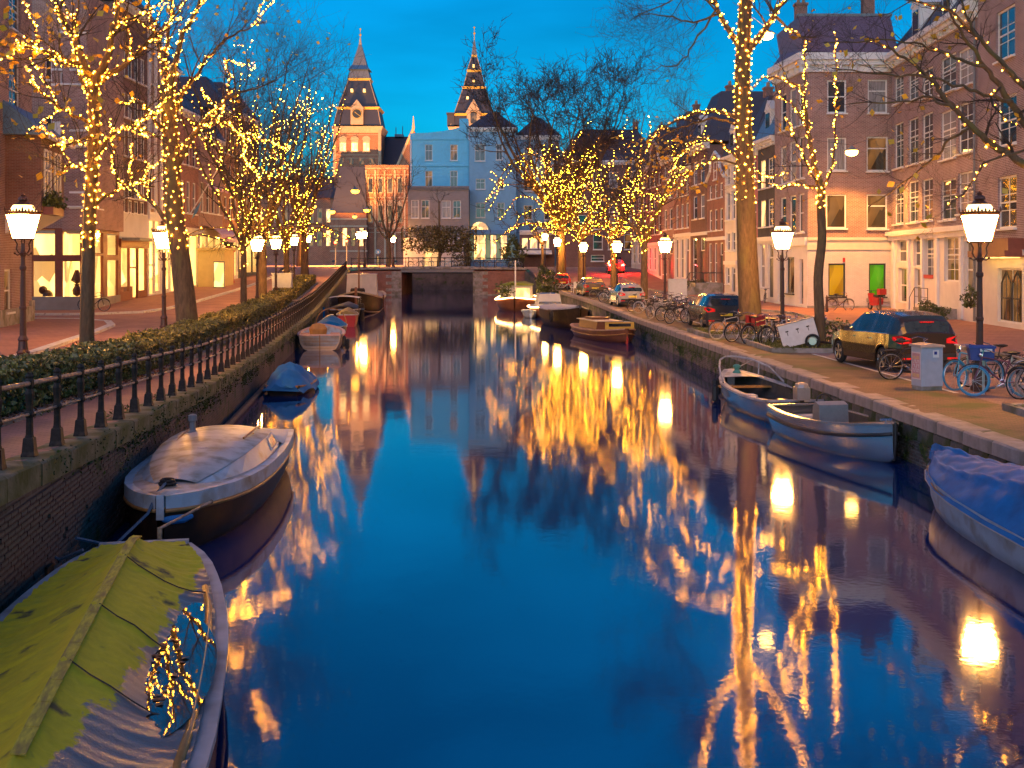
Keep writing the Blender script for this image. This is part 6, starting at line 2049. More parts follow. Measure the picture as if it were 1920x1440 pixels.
# ================================================================== BICYCLES
def make_bike(frame, tyre='tyre', rim='alloy', saddle='plastic_black', step=False, fork=None):
    t = thing('bicycle', 'x', 'bicycle')
    r = .335
    wh = []
    for x in (-.53, .53):
        w_ = part('wheel', MB().ring((0, 0, 0), r-.03, .012, 'y', 22, 5), M[rim], t, loc=(x, 0, r))
        part('tyre', MB().ring((0, 0, 0), r, .018, 'y', 22, 6), M[tyre], w_)
        sp_ = MB()
        for k in range(12):
            a = k*PI/6
            sp_.tube([(0, .02*(-1)**k, 0), ((r-.03)*math.cos(a), 0, (r-.03)*math.sin(a))], .003, 3, False)
        sp_.tube([(0, -.05, 0), (0, .05, 0)], .025, 6)
        part('spokes', sp_, M['alloy'], w_)
    fm = MB()
    bb, st, hd1, hd2, ra, fa = (-.08, 0, .30), (-.22, 0, .82), (.36, 0, .86), (.40, 0, .70), (-.53, 0, r), (.53, 0, r)
    fm.tube([bb, st], .017, 6).tube([bb, hd2], .019, 6).tube([hd1, hd2], .021, 6)
    if step:
        fm.tube([(-.16, 0, .52), (.1, 0, .52), hd2], .016, 6)
    else:
        fm.tube([(-.20, 0, .76), hd1], .017, 6)
    for s_ in (-.055, .055):
        fm.tube([bb, (-.53, s_, r)], .011, 5).tube([(-.21, s_*.6, .74), (-.53, s_, r)], .010, 5)
        fm.tube([hd2, (.47, s_, .5), (.53, s_, r)], .012, 5)
    part('frame', fm, M[frame], t)
    part('handlebar', MB().tube([(.36, 0, .86), (.33, 0, 1.02)], .014, 5).tube([(.16, -.30, 1.0), (.30, -.24, 1.05), (.36, 0, 1.03), (.30, .24, 1.05), (.16, .30, 1.0)], .013, 5).ball((.40, 0, .90), .05, 6, 5), M['chrome'], t)
    part('saddle', MB().tube([(-.22, 0, .82), (-.25, 0, .93)], .013, 5).lathe([(.02, 0), (.11, .03), (.12, .06), (.05, .085)], 10, (-.29, 0, .92), sx=1.25, sy=.85).lathe([(.01, .03), (.035, .05), (.02, .075)], 8, (-.13, 0, .92), sx=2.5), M[saddle], t)
    part('mudguards', MB().ring((-.53, 0, r), r+.04, .016, 'y', 12, 4, (R(20), R(190))).ring((.53, 0, r), r+.04, .016, 'y', 10, 4, (R(30), R(150))), M['plastic_black'], t)
    part('carrier', MB().tube([(-.26, .06, .72), (-.82, .06, .74)], .008, 4).tube([(-.26, -.06, .72), (-.82, -.06, .74)], .008, 4).tube([(-.78, .06, .74), (-.53, .07, r)], .007, 4).tube([(-.78, -.06, .74), (-.53, -.07, r)], .007, 4).box(-.8, -.4, -.07, .07, .74, .75), M['plastic_black'], t)
    part('crank', MB().tube([(-.08, .08, .30), (.06, .08, .22)], .010, 4).tube([(-.08, -.08, .30), (-.22, -.08, .38)], .010, 4).box(.03, .10, .08, .17, .205, .235).box(-.26, -.19, -.17, -.08, .365, .395).ring((-.08, .06, .30), .09, .008, 'y', 12, 4), M['chrome'], t)
    part('kickstand', MB().tube([(-.2, .06, .30), (-.26, .2, .015)], .010, 4), M['chrome'], t)
    return t
M['bike_black'] = mat('bike_black', (0.025, 0.025, 0.03), 0.35, var=.2)
M['bike_blue'] = mat('bike_blue', (0.10, 0.42, 0.62), 0.35, var=.1)
M['bike_plum'] = mat('bike_plum', (0.16, 0.06, 0.10), 0.35, var=.1)
M['bike_grey'] = mat('bike_grey', (0.34, 0.34, 0.36), 0.4, var=.1)
M['bike_white'] = mat('bike_white', (0.6, 0.58, 0.55), 0.4, var=.1)
M['bike_orange'] = mat('bike_orange', (0.5, 0.18, 0.04), 0.4, var=.1)
M['tyre_blue'] = mat('tyre_blue', (0.05, 0.28, 0.50), 0.6, var=.1)
M['tyre_cream'] = mat('tyre_cream', (0.35, 0.32, 0.28), 0.7, var=.1)
PROTO = {}
def bike(kind, x, y, z, rz, label, group=None, lean=0.06):
    if kind not in PROTO:
        PROTO[kind] = {'black': lambda: make_bike('bike_black'), 'step': lambda: make_bike('bike_black', step=True), 'bluetyre': lambda: make_bike('bike_plum', 'tyre_blue', 'bike_blue'), 'blue': lambda: make_bike('bike_blue', 'tyre_blue'),
                       'grey': lambda: make_bike('bike_grey', 'tyre_cream'), 'white': lambda: make_bike('bike_white', 'tyre', step=True), 'orange': lambda: make_bike('bike_orange')}[kind]()
        o = PROTO[kind]
    else:
        o = copy_tree(PROTO[kind])
    o.location = (x, y, z)
    o.rotation_euler = (lean, 0, rz)
    tag(o, label, 'bicycle', group)
    return o
G1 = 'bicycles parked by the grey cabinet'
bike('black', 10.05, 29.6, 1.0, R(8), 'black bicycle whose wheel shows left of the grey cabinet', G1)
bike('blue', 10.75, 27.3, 1.0, R(200), 'blue bicycle with thin pale blue wheel right of the grey cabinet', G1)
b_near = bike('bluetyre', 10.75, 25.9, 1.0, R(168), 'plum bicycle with bright blue front tyre at the right', G1, -.05)
bike('step', 11.4, 27.9, 1.0, R(185), 'black step-through bicycle behind the blue crate', G1)
bike('grey', 11.75, 25.2, 1.0, R(150), 'grey bicycle at the right edge with its front wheel turned to the canal', G1, -.08)
bike('black', 11.2, 24.9, 1.0, R(118), 'dark bicycle standing nearly end-on by the blue tyre', G1, .1)
bike('white', 12.3, 26.4, 1.0, R(160), 'pale step-through bicycle at the far right of the near group', G1)
bike('step', 12.0, 23.9, 1.0, R(140), 'black bicycle partly cut by the right edge of the picture', G1, .07)
bike('grey', 12.6, 27.6, 1.0, R(172), 'grey bicycle behind the others near the large lamp', G1, -.06)
t = thing('plastic_crate', 'blue plastic crate on the bicycle with blue tyres', 'crate', (10.45, 26.15, 1.78), R(168))
part('crate_body', MB().prism([(-.24, -.17, 0), (.24, -.17, 0), (.27, -.2, .30), (-.27, -.2, .30)], (0, .36, 0)), mat('crate_blue', (0.012, 0.03, 0.20), .45), t)
part('crate_label', MB().box(-.2, .05, .205, .215, .2, .26), M['paint_white'], t)
part('crate_rim', MB().box(-.29, .29, -.22, -.2, .27, .32).box(-.29, .29, .16, .19, .27, .32).box(-.29, -.26, -.2, .16, .27, .32).box(.26, .29, -.2, .16, .27, .32), mat('crate_rim_blue', (0.02, 0.05, 0.28), .45), t)
rk = thing('bike_rack', 'grey steel tube bicycle rack behind the cabinet', 'bike rack', (10.6, 26.6, 1.0), R(80))
part('rack_tubes', MB().tube([(-.4, 0, 0), (-.4, 0, .75), (1.3, 0, .75), (1.3, 0, 0)], .03, 6).tube([(-.4, -1.0, 0), (-.4, -1.0, .75), (1.3, -1.0, .75), (1.3, -1.0, 0)], .03, 6), M['alloy'], rk)
G2 = 'bicycles left of the white cart'
for i, (x, y, rz, kd, lb) in enumerate(((8.25, 44.6, 20, 'grey', 'pale bicycle leftmost of the group before the thick trunk'), (8.55, 43.4, 28, 'black', 'black bicycle with thick tyres before the thick trunk'), (8.9, 42.3, 32, 'black', 'black bicycle beside the red carrier bag'),
                                     (9.0, 41.3, 62, 'white', 'silver bicycle standing nearly end-on left of the white cart'), (9.3, 40.9, 24, 'step', 'dark step-through bicycle just left of the white cart'), (10.2, 43.6, 15, 'grey', 'grey bicycle behind the red carrier bag'), (10.9, 42.2, 10, 'black', 'black bicycle behind the white cart'))):
    bike(kd, x, y, 1.0, R(rz), lb, G2, .05)
t = thing('carrier_bag', 'red double carrier bag on a bicycle before the thick trunk', 'bag', (8.95, 43.0, 1.62), R(30))
part('pouch', MB().box(-.30, .22, .07, .24, -.02, .34), M['paint_red'], t)
part('pouch', MB().box(-.30, .22, -.24, -.07, -.02, .34), M['paint_red'], t)
part('flap', MB().box(-.32, .24, -.25, .25, .345, .37), M['paint_red'], t)
G3 = 'crowd of bicycles round the lit tree behind the blue car'
rr = random.Random(12)
kinds = ['black', 'grey', 'white', 'step', 'orange', 'black', 'grey', 'white', 'black', 'step', 'grey', 'black']
COL = {'black': 'black', 'grey': 'grey', 'white': 'white', 'step': 'black step-through', 'orange': 'orange', 'blue': 'blue'}
kinds += ['grey', 'white', 'black', 'step', 'grey', 'black']
for i in range(18):
    y = 56.0+i*.82
    x = xr(y)+1.2+.95*(i % 3)+rr.uniform(-.2, .2)
    bike(kinds[i], x, y, zr(y)+.01, R(rr.uniform(-25, 70)), COL[kinds[i]]+' bicycle in the crowd between the blue and silver cars', G3, rr.uniform(-.1, .1))
G4 = 'bicycles between the silver and tan cars'
for i in range(5):
    y = 80+i*1.5
    x = xr(y)+1.0+.8*(i % 2)
    bike(('black', 'orange', 'grey', 'step', 'black')[i], x, y, zr(y)+.01, R(rr.uniform(-20, 60)), COL[('black', 'orange', 'grey', 'step', 'black')[i]]+' bicycle parked between the silver car and the tan car', G4, rr.uniform(-.1, .1))
bike('white', rx(1058, 102), 102, zr(102)+.01, R(12), 'pale bicycle beside the red car')
G5 = 'bicycles along the bridge railing'
for i, px in enumerate((778, 800, 838, 860, 902, 926, 948, 966)):
    bike(('black', 'grey', 'blue', 'white')[i % 4], rx(px, 137.5), 137.5, 3.23 if i not in (0, 7) else 3.17, R(rr.uniform(-8, 8)), COL[('black', 'grey', 'blue', 'white')[i % 4]]+' bicycle leaning along the bridge railing', G5)
bike('black', -23.1, 64.9, 1.19, R(4), 'black bicycle leaning by the gallery corner on the left')
bike('black', 18.9, 67.6, 1.08, R(10), 'black cargo bicycle standing before the corner house')
bike('black', 16.7, 77.6, 1.1, R(80), 'black bicycle leaning on the terrace near the black house')
for i in range(5):
    bike(('black', 'grey')[i % 2], -21.6-.1*i, 112+i*1.1, zl(112+i*1.1)+.11, R(60+rr.uniform(-8, 8)), COL[('black', 'grey')[i % 2]]+' bicycle parked far down the left street beneath the trees', 'bicycles parked far down the left street')
# red scooter before the long house
t = thing('motor_scooter', 'red motor scooter parked at the corner of the plum brick house', 'scooter', (20.6, 66.6, 1.15), R(100))
part('body', MB().prism([(-.6, -.17, .35), (-.1, -.17, .28), (.3, -.17, .3), (.55, -.17, .95), (.42, -.17, .98), (.2, -.17, .45), (-.05, -.17, .45), (-.15, -.17, .78), (-.7, -.17, .72)], (0, .34, 0)), M['paint_red'], t)
for x in (-.5, .55):
    w_ = part('wheel', MB().ring((0, 0, 0), .19, .055, 'y', 16, 6), M['tyre'], t, loc=(x, 0, .245))
    part('rim', MB().tube([(0, -.04, 0), (0, .04, 0)], .14, 10), M['alloy'], w_)
part('seat', MB().box(-.68, -.1, -.15, .15, .79, .9), M['plastic_black'], t)
part('handlebar', MB().tube([(.48, 0, .95), (.42, 0, 1.12)], .03, 6).tube([(.36, -.3, 1.12), (.42, 0, 1.12), (.36, .3, 1.12)], .018, 5), M['plastic_black'], t)
part('top_box', MB().box(-.98, -.62, -.2, .2, .92, 1.25), M['paint_red'], t)

# ================================================================== CARS
def make_car(name, label, x, y, z, heading, paintm, Lc, W_, roof, belt=(.98, .95), hood=.92, pill=(), wb=(.92, 3.62), tail=None, lit=False, boxy=False, glassback=True):
    """hatchback or people carrier lofted from sections, rear at local x=0, front at x=Lc"""
    t = thing(name, label, 'car', (x, y, z), heading)
    Ra, zc = .375, .32
    xs = {0.0, .04, .12, .22, .35, .5}
    for c in wb:
        for k in range(-7, 8):
            xs.add(round(c+k*Ra/6.99, 3))
    v = .5
    while v < Lc-.4:
        xs.add(round(v, 3)); v += .16
    xs |= {Lc-.4, Lc-.25, Lc-.13, Lc-.05, Lc}
    xs |= {p[0] for p in roof}
    xs = sorted(a for a in xs if 0 <= a <= Lc)
    xs = [a for i, a in enumerate(xs) if i == 0 or a-xs[i-1] > .012]
    def wid(a):
        return W_/2*interp([(0, .86), (.12, .95), (.5, 1.0), (Lc-1.0, 1.0), (Lc-.4, .93), (Lc-.13, .82), (Lc, .62)], a)
    def zbelt(a):
        return interp([(0, belt[0]), (Lc*.3, belt[0]), (Lc*.72, belt[1]), (Lc*.76, hood+.02), (Lc-.35, hood-.12), (Lc, hood-.34)], a)
    def zroof(a):
        return max(interp(roof, a), zbelt(a)+.045)
    rows = []
    info = []
    for a in xs:
        w_ = wid(a); zb = zbelt(a); zt = zroof(a)
        zbot = .24 if 0.1 < a < Lc-.1 else .32
        for c in wb:
            if abs(a-c) < Ra:
                zbot = max(zbot, zc+math.sqrt(max(0, Ra*Ra-(a-c)**2)))
        z1 = max(zbot+.03, .42); z2 = max(z1+.03, .66)
        g = zt-zb
        if g > .1:
            wt = w_-.04-g*.36
            hp = [(w_-.03, zbot), (w_, z1), (w_-.005, z2), (w_-.035, zb), (wt, zt-.09), (wt-.09, zt-.02), (wt*.5, zt), (0, zt+.008)]
        else:
            hp = [(w_-.03, zbot), (w_, z1), (w_-.005, z2), (w_-.035, zb), (w_-.09, zb+.02), (w_-.2, zb+g*.7), (w_*.4, zb+g), (0, zb+g+.005)]
        rows.append([(a, p[0], p[1]) for p in hp]+[(a, -p[0], p[1]) for p in hp[-2::-1]])
        info.append(g)
    n = len(rows[0])
    body = MB(); sidew = {1: MB(), -1: MB()}; ws_ = MB(); rw = MB()
    for i in range(len(rows)-1):
        xm = (xs[i]+xs[i+1])/2
        rising = zroof(xs[i])-zroof(xs[i+1])
        for k in range(n-1):
            q = (rows[i][k], rows[i][k+1], rows[i+1][k+1], rows[i+1][k])
            side = k == 3 or k == n-5
            top = 4 <= k <= n-6
            g = min(info[i], info[i+1])
            tgt = body
            if side and g > .22 and not any(abs(xm-p) < .055 for p in pill):
                tgt = sidew[1 if k == 3 else -1]
            elif top and xm > Lc*.5 and rising > .035 and max(info[i], info[i+1]) > .1:
                tgt = ws_ if 5 <= k <= n-7 else body
            elif top and xm < Lc*.2 and -rising > .05 and glassback and 5 <= k <= n-7:
                tgt = rw
            tgt.quad(*q)
    body.poly(rows[0][::-1]); body.poly(rows[-1])
    part('body', body, M[paintm], t, True)
    for s_ in (1, -1):
        if sidew[s_].v:
            part('side_window', sidew[s_], M['car_glass'], t, True)
    if ws_.v:
        part('windscreen', ws_, M['car_glass'], t, True)
    if rw.v:
        part('rear_window', rw, M['car_glass'], t, True)
    else:
        # upright tailgate glass
        z0, z1 = belt[0]+.05, zroof(.12)-.12
        part('rear_window', MB().quad((-.012, -W_*.36, z0), (-.012, W_*.36, z0), (.04, W_*.32, z1), (.04, -W_*.32, z1)), M['car_glass'], t)
    part('underbody', MB().box(.1, Lc-.12, -W_*.39, W_*.39, .2, .62), M['plastic_black'], t)
    part('bumper', MB().box(-.03, .2, -W_*.42, W_*.42, .34, .52), M['plastic_black'], t)
    part('number_plate', MB().box(-.045, -.02, -.26, .26, .60, .71), M['plate'], t)
    for s_ in (1, -1):
        o = part('tail_light', MB().prism([(-.012, s_*W_*.27, belt[0]-.22), (-.012, s_*W_*.445, belt[0]-.24), (.26, s_*W_*.492, belt[0]-.14), (.26, s_*W_*.492, belt[0]-.05), (-.012, s_*W_*.445, belt[0]-.02), (-.012, s_*W_*.27, belt[0]-.10)], (0, s_*.012, 0)), M[tail or 'tail_off'], t)
        part('reflector', MB().box(-.036, -.03, s_*W_*.36-.14, s_*W_*.36+.14, .37, .42), M['tail_off'], t)
        part('headlight', MB().prism([(Lc-.28, s_*W_*.40, hood-.28), (Lc-.06, s_*W_*.30, hood-.34), (Lc-.05, s_*W_*.30, hood-.22), (Lc-.30, s_*W_*.405, hood-.15)], (0, s_*.04, 0)), M['chrome'], t)
        part('mirror', MB().box(Lc*.68-.1, Lc*.68+.08, s_*(W_/2+.02)-.09, s_*(W_/2+.02)+.09, belt[1]+.02, belt[1]+.17), M[paintm], t)
        for c in wb:
            wl_ = part('wheel', MB().ring((0, 0, 0), .25, .085, 'y', 24, 8), M['tyre'], t, loc=(c, s_*(W_/2-.105), .325))
            rm = MB()
            for k in range(5):
                a = k*2*PI/5+.3
                rm.prism([(.05*math.cos(a-.5), s_*.05, .05*math.sin(a-.5)), (.05*math.cos(a+.5), s_*.05, .05*math.sin(a+.5)), (.225*math.cos(a+.2), s_*.06, .225*math.sin(a+.2)), (.225*math.cos(a-.2), s_*.06, .225*math.sin(a-.2))], (0, s_*.02, 0))
            rm.ring((0, s_*.06, 0), .225, .02, 'y', 20, 5).tube([(0, s_*.03, 0), (0, s_*.085, 0)], .055, 8)
            part('rim', rm, M['alloy'], wl_)
        part('window_trim', MB().tube([(.62, s_*(wid(.62)-.028), zbelt(.62)+.01), (Lc*.4, s_*(wid(Lc*.4)-.028), zbelt(Lc*.4)+.01), (Lc*.70, s_*(wid(Lc*.7)-.028), zbelt(Lc*.7)+.01)], .012, 4), M['chrome'], t)
        part('door_handle', MB().box(1.55, 1.72, s_*(W_/2)-.012, s_*(W_/2)+.014, .84, .87).box(2.55, 2.72, s_*(W_/2)-.012, s_*(W_/2)+.014, .84, .87), M['chrome'], t)
    part('brake_strip', MB().box(-.005 if not glassback else roof[1][0]-.06, (.05 if not glassback else roof[1][0]), -.2, .2, zroof(roof[1][0])-.035, zroof(roof[1][0])-.01), M['tail_off'], t)
    return t
hd_ = R(90)+.16
make_car('parked_car', 'dark brown people carrier parked by the slim tree on the right quay', 11.05, 31.1, 1.0, hd_, 'car_brown', 4.5, 1.82, [(0, 1.0), (.16, 1.38), (.34, 1.52), (.9, 1.60), (1.8, 1.62), (2.5, 1.55), (3.3, 1.02), (4.5, .6)], (1.02, .96), .95, pill=(.72, 1.55, 2.5))
make_car('parked_car', 'dark blue estate car parked left of the thick trunk', 9.25, 50.6, 1.0, R(90)+.06, 'car_blue', 4.4, 1.84, [(0, .98), (.2, 1.34), (.38, 1.47), (.9, 1.53), (1.8, 1.55), (2.5, 1.47), (3.25, .98), (4.4, .6)], (1.0, .94), .93, pill=(.72, 1.5, 2.45))
make_car('parked_car', 'small silver hatchback behind the crowd of bicycles', rx(1186, 73.5), 73.5, zr(74), R(90)+.10, 'car_silver', 4.0, 1.72, [(0, .92), (.25, 1.26), (.6, 1.40), (1.2, 1.47), (1.9, 1.46), (2.4, 1.36), (3.0, .96), (4.0, .6)], (.94, .92), .90, wb=(.72, 3.2), pill=(.95, 1.75))
make_car('parked_car', 'tan saloon with curved roof beyond the silver car', rx(1116, 90.5), 90.5, zr(91), R(90)+.12, 'car_tan', 4.2, 1.76, [(0, .95), (.35, 1.10), (.8, 1.36), (1.5, 1.45), (2.1, 1.42), (3.0, .98), (4.2, .6)], (.95, .93), .90, wb=(.8, 3.35), pill=(1.1, 1.9))
make_car('parked_car', 'small red hatchback, last in the row before the bridge', rx(1055, 106), 106, zr(107.5), R(90)+.12, 'car_red', 3.7, 1.66, [(0, .95), (.2, 1.3), (.4, 1.43), (1.0, 1.49), (1.8, 1.47), (2.7, .96), (3.7, .6)], (.95, .92), .88, wb=(.62, 2.98), pill=(.8, 1.6))
make_car('braking_car', 'red car with glowing brake lights at the end of the right street', rx(1156, 126), 126, zr(127), R(90), 'car_red', 4.4, 1.82, [(0, 1.05), (.1, 1.55), (.3, 1.80), (1.0, 1.86), (2.4, 1.84), (3.2, 1.05), (4.4, .7)], (1.1, 1.0), .98, tail='tail_lamp', pill=(.7, 1.6, 2.5))
bc = [o for o in bpy.data.objects if o.name.startswith('braking_car')][0]
for s_ in (-.75, .75):
    ld = bpy.data.lights.new('brake_glow', 'POINT')
    ld.energy = 260
    ld.color = (1.0, 0.02, 0.02)
    ld.shadow_soft_size = .1
    lo = bpy.data.objects.new('brake_glow', ld)
    col.objects.link(lo)
    lo.parent = bc
    lo.location = (-.25, s_, .95)

# ================================================================== STREET FURNITURE
t = thing('utility_cabinet', 'pale grey blue utility cabinet with a pink poster on its side', 'utility cabinet', (9.62, 27.2, 1.0), R(11))
M['cabinet'] = mat('cabinet', (0.40, 0.44, 0.52), .55, var=.08, c2=(0.2, 0.2, 0.17), c2s=1.5, c2t=(.62, .8))
part('body', MB().box(-.27, .27, -.22, .22, .1, 1.0), M['cabinet'], t)
part('plinth', MB().box(-.26, .26, -.21, .21, 0, .1), M['stone'], t)
part('lid', MB().prism([(-.31, -.26, 1.0), (.31, -.26, 1.0), (.30, -.25, 1.05), (.0, -.25, 1.08), (-.30, -.25, 1.05)], (0, .52, 0)), M['coping'], t)
o = part('sticker', MB().box(.02, .17, -.226, -.221, .76, .93), M['paint_white'], t)
part('sticker_square', MB().box(.05, .12, -.230, -.2262, .83, .90), mat('sticker_blue', (.01, .03, .25), .5), o)
M['poster_pink'] = mat('poster_pink', (0.62, 0.30, 0.30), .7, var=.1)
M['poster_letter'] = mat('poster_letter', (0.75, 0.58, 0.58), .7, var=.1)
M['poster_gold'] = mat('poster_gold', (0.75, 0.45, 0.22), .7, var=.1)
ps = part('poster', MB().box(-.277, -.271, -.19, .19, .25, .88), M['poster_letter'], t)
part('poster_print', MB().box(-.281, -.2775, -.165, .165, .28, .85), M['poster_pink'], ps)
for r_, (zz, nb) in enumerate(((.62, 4), (.52, 3), (.42, 5))):    # worn block lettering, four rows as in the photograph
    lt = MB()
    for k in range(nb):
        y0 = -.14+.28*k/nb
        lt.box(-.2845, -.2815, y0, y0+.28/nb*.28, zz, zz+.08).box(-.2845, -.2815, y0, y0+.28/nb*.75, zz+(.0 if k % 2 else .055), zz+(.022 if k % 2 else .08))
    part('poster_lettering', lt, M['poster_letter'], ps)
part('poster_lettering', MB().box(-.2845, -.2815, -.14, -.02, .30, .38).box(-.2845, -.2815, .01, .14, .30, .38), M['poster_gold'], ps)
part('poster_picture', MB().box(-.2845, -.2815, -.13, -.03, .755, .785).box(-.2845, -.2815, .03, .13, .755, .785).box(-.2845, -.2815, -.14, .14, .72, .74), M['poster_gold'], ps)
# white cargo box tipped over on its cart
t = thing('cargo_box', 'white wooden cargo box tipped forward on a small cart', 'cargo cart', (9.75, 39.35, 1.10), R(-14))
M['box_white'] = mat('box_white', (0.62, 0.60, 0.60), .6, var=.08, c2=(.4, .36, .32), c2s=1.5, c2t=(.6, .8))
bx = part('box', MB().rbox((0, 0, .5), .62, .40, .38), M['box_white'], t); bx.rotation_euler = (0, R(-16), 0)
lid = part('lid', MB().rbox((0, 0, .885), .64, .42, .012), M['coping'], t); lid.rotation_euler = (0, R(-16), 0)
hb = MB()
for k in range(3):
    hb.box(-.4+.35*k, -.3+.35*k, -.408, -.402, .62, .66).box(-.36+.35*k, -.34+.35*k, -.408, -.402, .5, .62)
h_ = part('hinges', hb, M['iron'], t); h_.rotation_euler = (0, R(-16), 0)
tr = part('corner_trim', MB().box(-.625, -.605, -.41, -.39, .12, .88).box(.605, .625, -.41, -.39, .12, .88), M['iron'], t); tr.rotation_euler = (0, R(-16), 0)
for s_ in (-.46, .46):
    w_ = part('wheel', MB().ring((0, 0, 0), .21, .045, 'y', 16, 6), M['tyre'], t, loc=(.32, s_, .22))
    part('rim', MB().tube([(0, -.03, 0), (0, .03, 0)], .13, 10), M['alloy'], w_)
part('axle', MB().tube([(.32, -.46, .22), (.32, .46, .22)], .025, 6).tube([(.3, -.35, .2), (1.1, 0, .12)], .03, 5).tube([(.3, .35, .2), (1.1, 0, .12)], .03, 5), M['iron'], t)
# wooden pallets at the foot of the thick trunk
for k in range(2):
    t = thing('wooden_pallet', ('orange lit wooden pallet leaning before the blue car', 'dark wooden pallet lying under the orange one')[k], 'pallet', (8.75, 48.0-.35*k, 1.12+.12*(1-k)), R(8))
    M['wood_pallet'] = M.get('wood_pallet') or mat('wood_pallet', (0.42, 0.22, 0.09), .8, var=.2)
    for i in range(5):
        part('slat', MB().box(-.6, .6, -.4+.18*i, -.29+.18*i, .10, .125), M['wood_pallet'], t)
    for i in range(3):
        part('bearer', MB().box(-.6+.55*i, -.5+.55*i, -.4, .43, 0, .099), M['wood_pallet'], t)
    t.rotation_euler = (R(14) if k == 0 else 0, 0, R(8))
# white plastic chair beside the red car
t = thing('garden_chair', 'white plastic garden chair on the quay beside the red car', 'chair', (rx(1078, 98), 98, zr(98)), R(200))
part('seat', MB().box(-.24, .24, -.24, .24, .42, .46), M['paint_white'], t)
part('backrest', MB().rbox((0, .26, .70), .24, .015, .25, 0, R(-12)), M['paint_white'], t)
for sx in (-1, 1):
    for sy in (-1, 1):
        part('leg', MB().tube([(sx*.2, sy*.2, .42), (sx*.25, sy*.26, 0)], .025, 5), M['paint_white'], t)
    part('armrest', MB().box(sx*.27-.03, sx*.27+.03, -.24, .26, .64, .66).box(sx*.27-.02, sx*.27+.02, -.24, -.2, .44, .64), M['paint_white'], t)
# electricity cabinets on both streets
def cabinet(label, x, y, z, w_, d_, h_, rz=0):
    t = thing('utility_cabinet', label, 'utility cabinet', (x, y, z), rz)
    part('body', MB().box(-w_/2, w_/2, -d_/2, d_/2, .1, h_), M['cabinet'], t)
    part('lid', MB().box(-w_/2-.04, w_/2+.04, -d_/2-.04, d_/2+.04, h_, h_+.07), M['cabinet'], t)
    part('plinth', MB().box(-w_/2+.02, w_/2-.02, -d_/2+.02, d_/2-.02, 0, .1), M['stone'], t)
    part('door', MB().box(-w_/2+.06, w_/2-.06, -d_/2-.015, -d_/2, .16, h_-.06), M['cabinet'], t)
cabinet('white cabinet standing in the left hedge before the bridge', HX(79, 2.9), 79, zl(79), 1.3, .5, 1.7)
cabinet('large grey blue cabinet behind the bicycles on the right street', rx(1270, 78), 78, zr(78), 1.2, .6, 1.6)
# dark green post and bollard by the stoop
for k, (x, y, lb) in enumerate(((19.9, 63.4, 'dark iron bollard before the plum brick house'), (17.6, 65.6, 'slim reddish bollard before the amber window'))):
    t = thing('bollard', lb, 'bollard', (x, y, zr(y)+.1))
    part('shaft', MB().lathe([(.09, 0), (.07, .1), (.06, .75), (.08, .8), (.05, .86), (.02, .95)], 8), M['iron_lamp'], t)
# red advertising column and clock on the left street
t = thing('advertising_column', 'red advertising column with a dark globe down the left street', 'column', (rx(428, 100), 100, zl(100)+.1))
part('column', MB().lathe([(.55, 0), (.55, .15), (.48, .2), (.48, 2.6), (.6, 2.7), (.6, 2.85), (.2, 3.1)], 14), M['paint_red'], t)
part('globe', MB().ball((0, 0, 3.55), .5, 12, 8), M['paint_dark'], t)
t = thing('lit_sign', 'lit totem sign standing on the left pavement', 'sign', (rx(411, 92), 92, zl(92)+.1))
part('panel', MB().box(-.38, .38, -.08, .08, .1, 2.0), M['glass_yellow'], t)
part('frame', MB().box(-.42, -.38, -.1, .1, 0, 2.1).box(.38, .42, -.1, .1, 0, 2.1).box(-.42, .42, -.1, .1, 2.0, 2.1).box(-.42, .42, -.1, .1, 0, .1), M['lead'], t)

# ================================================================== BOATS
def boat_thing(name, label, stern, bow, cat='boat'):
    dx, dy = bow[0]-stern[0], bow[1]-stern[1]
    return thing(name, label, cat, (stern[0], stern[1], 0), math.atan2(dy, dx)), math.hypot(dx, dy)
SEC = [(0, 0), (.45, .05), (.78, .22), (.93, .55), (1.0, 1.0)]
def hull_rows(st, k=1.0, inset=0.0, floor=None):
    rows = []
    for (x, b_, s_, kz) in st:
        b2 = max(.01, b_-inset)
        r_ = []
        for (fy, fz) in SEC:
            z = kz+(s_-kz)*fz
            if floor is not None:
                z = max(z, floor)
            r_.append((x, b2*fy, z))
        rows.append([(p[0], -p[1], p[2]) for p in r_[::-1]]+r_[1:])
    return rows
def hull(t, st, m, name='hull', transom=True):
    mb = MB()
    rows = hull_rows(st)
    mb.grid(rows)
    mb.poly(rows[0])
    if st[-1][1] > .05:
        mb.poly(rows[-1][::-1])
    return part(name, mb, m, t, True)
def inner(t, st, m, floor, inset=.05):
    mb = MB()
    rows = hull_rows(st, inset=inset, floor=floor)
    mb.grid(rows)
    mb.poly(rows[0])
    return part('inner_hull', mb, m, t, False)
def gunwale(t, st, m, w_=.07, h_=.05, out=.03, name='gunwale', dz=0.0, close=True):
    mb = MB()
    for s_ in (1, -1):
        rows = []
        for (x, b_, sh, kz) in st:
            b2 = max(b_, .02)
            a, c = s_*(b2+out), s_*max(.0, b2+out-w_)
            rows.append([(x, a, sh-h_+dz), (x, a, sh+dz), (x, c, sh+.004+dz), (x, c, sh-h_+dz), (x, a, sh-h_+dz)])
        mb.grid(rows)
    if close:
        x, b_, sh, kz = st[0]
        mb.box(x-.03, x+.06, -b_, b_, sh-h_+dz, sh+.002+dz)
    return part(name, mb, m, t)
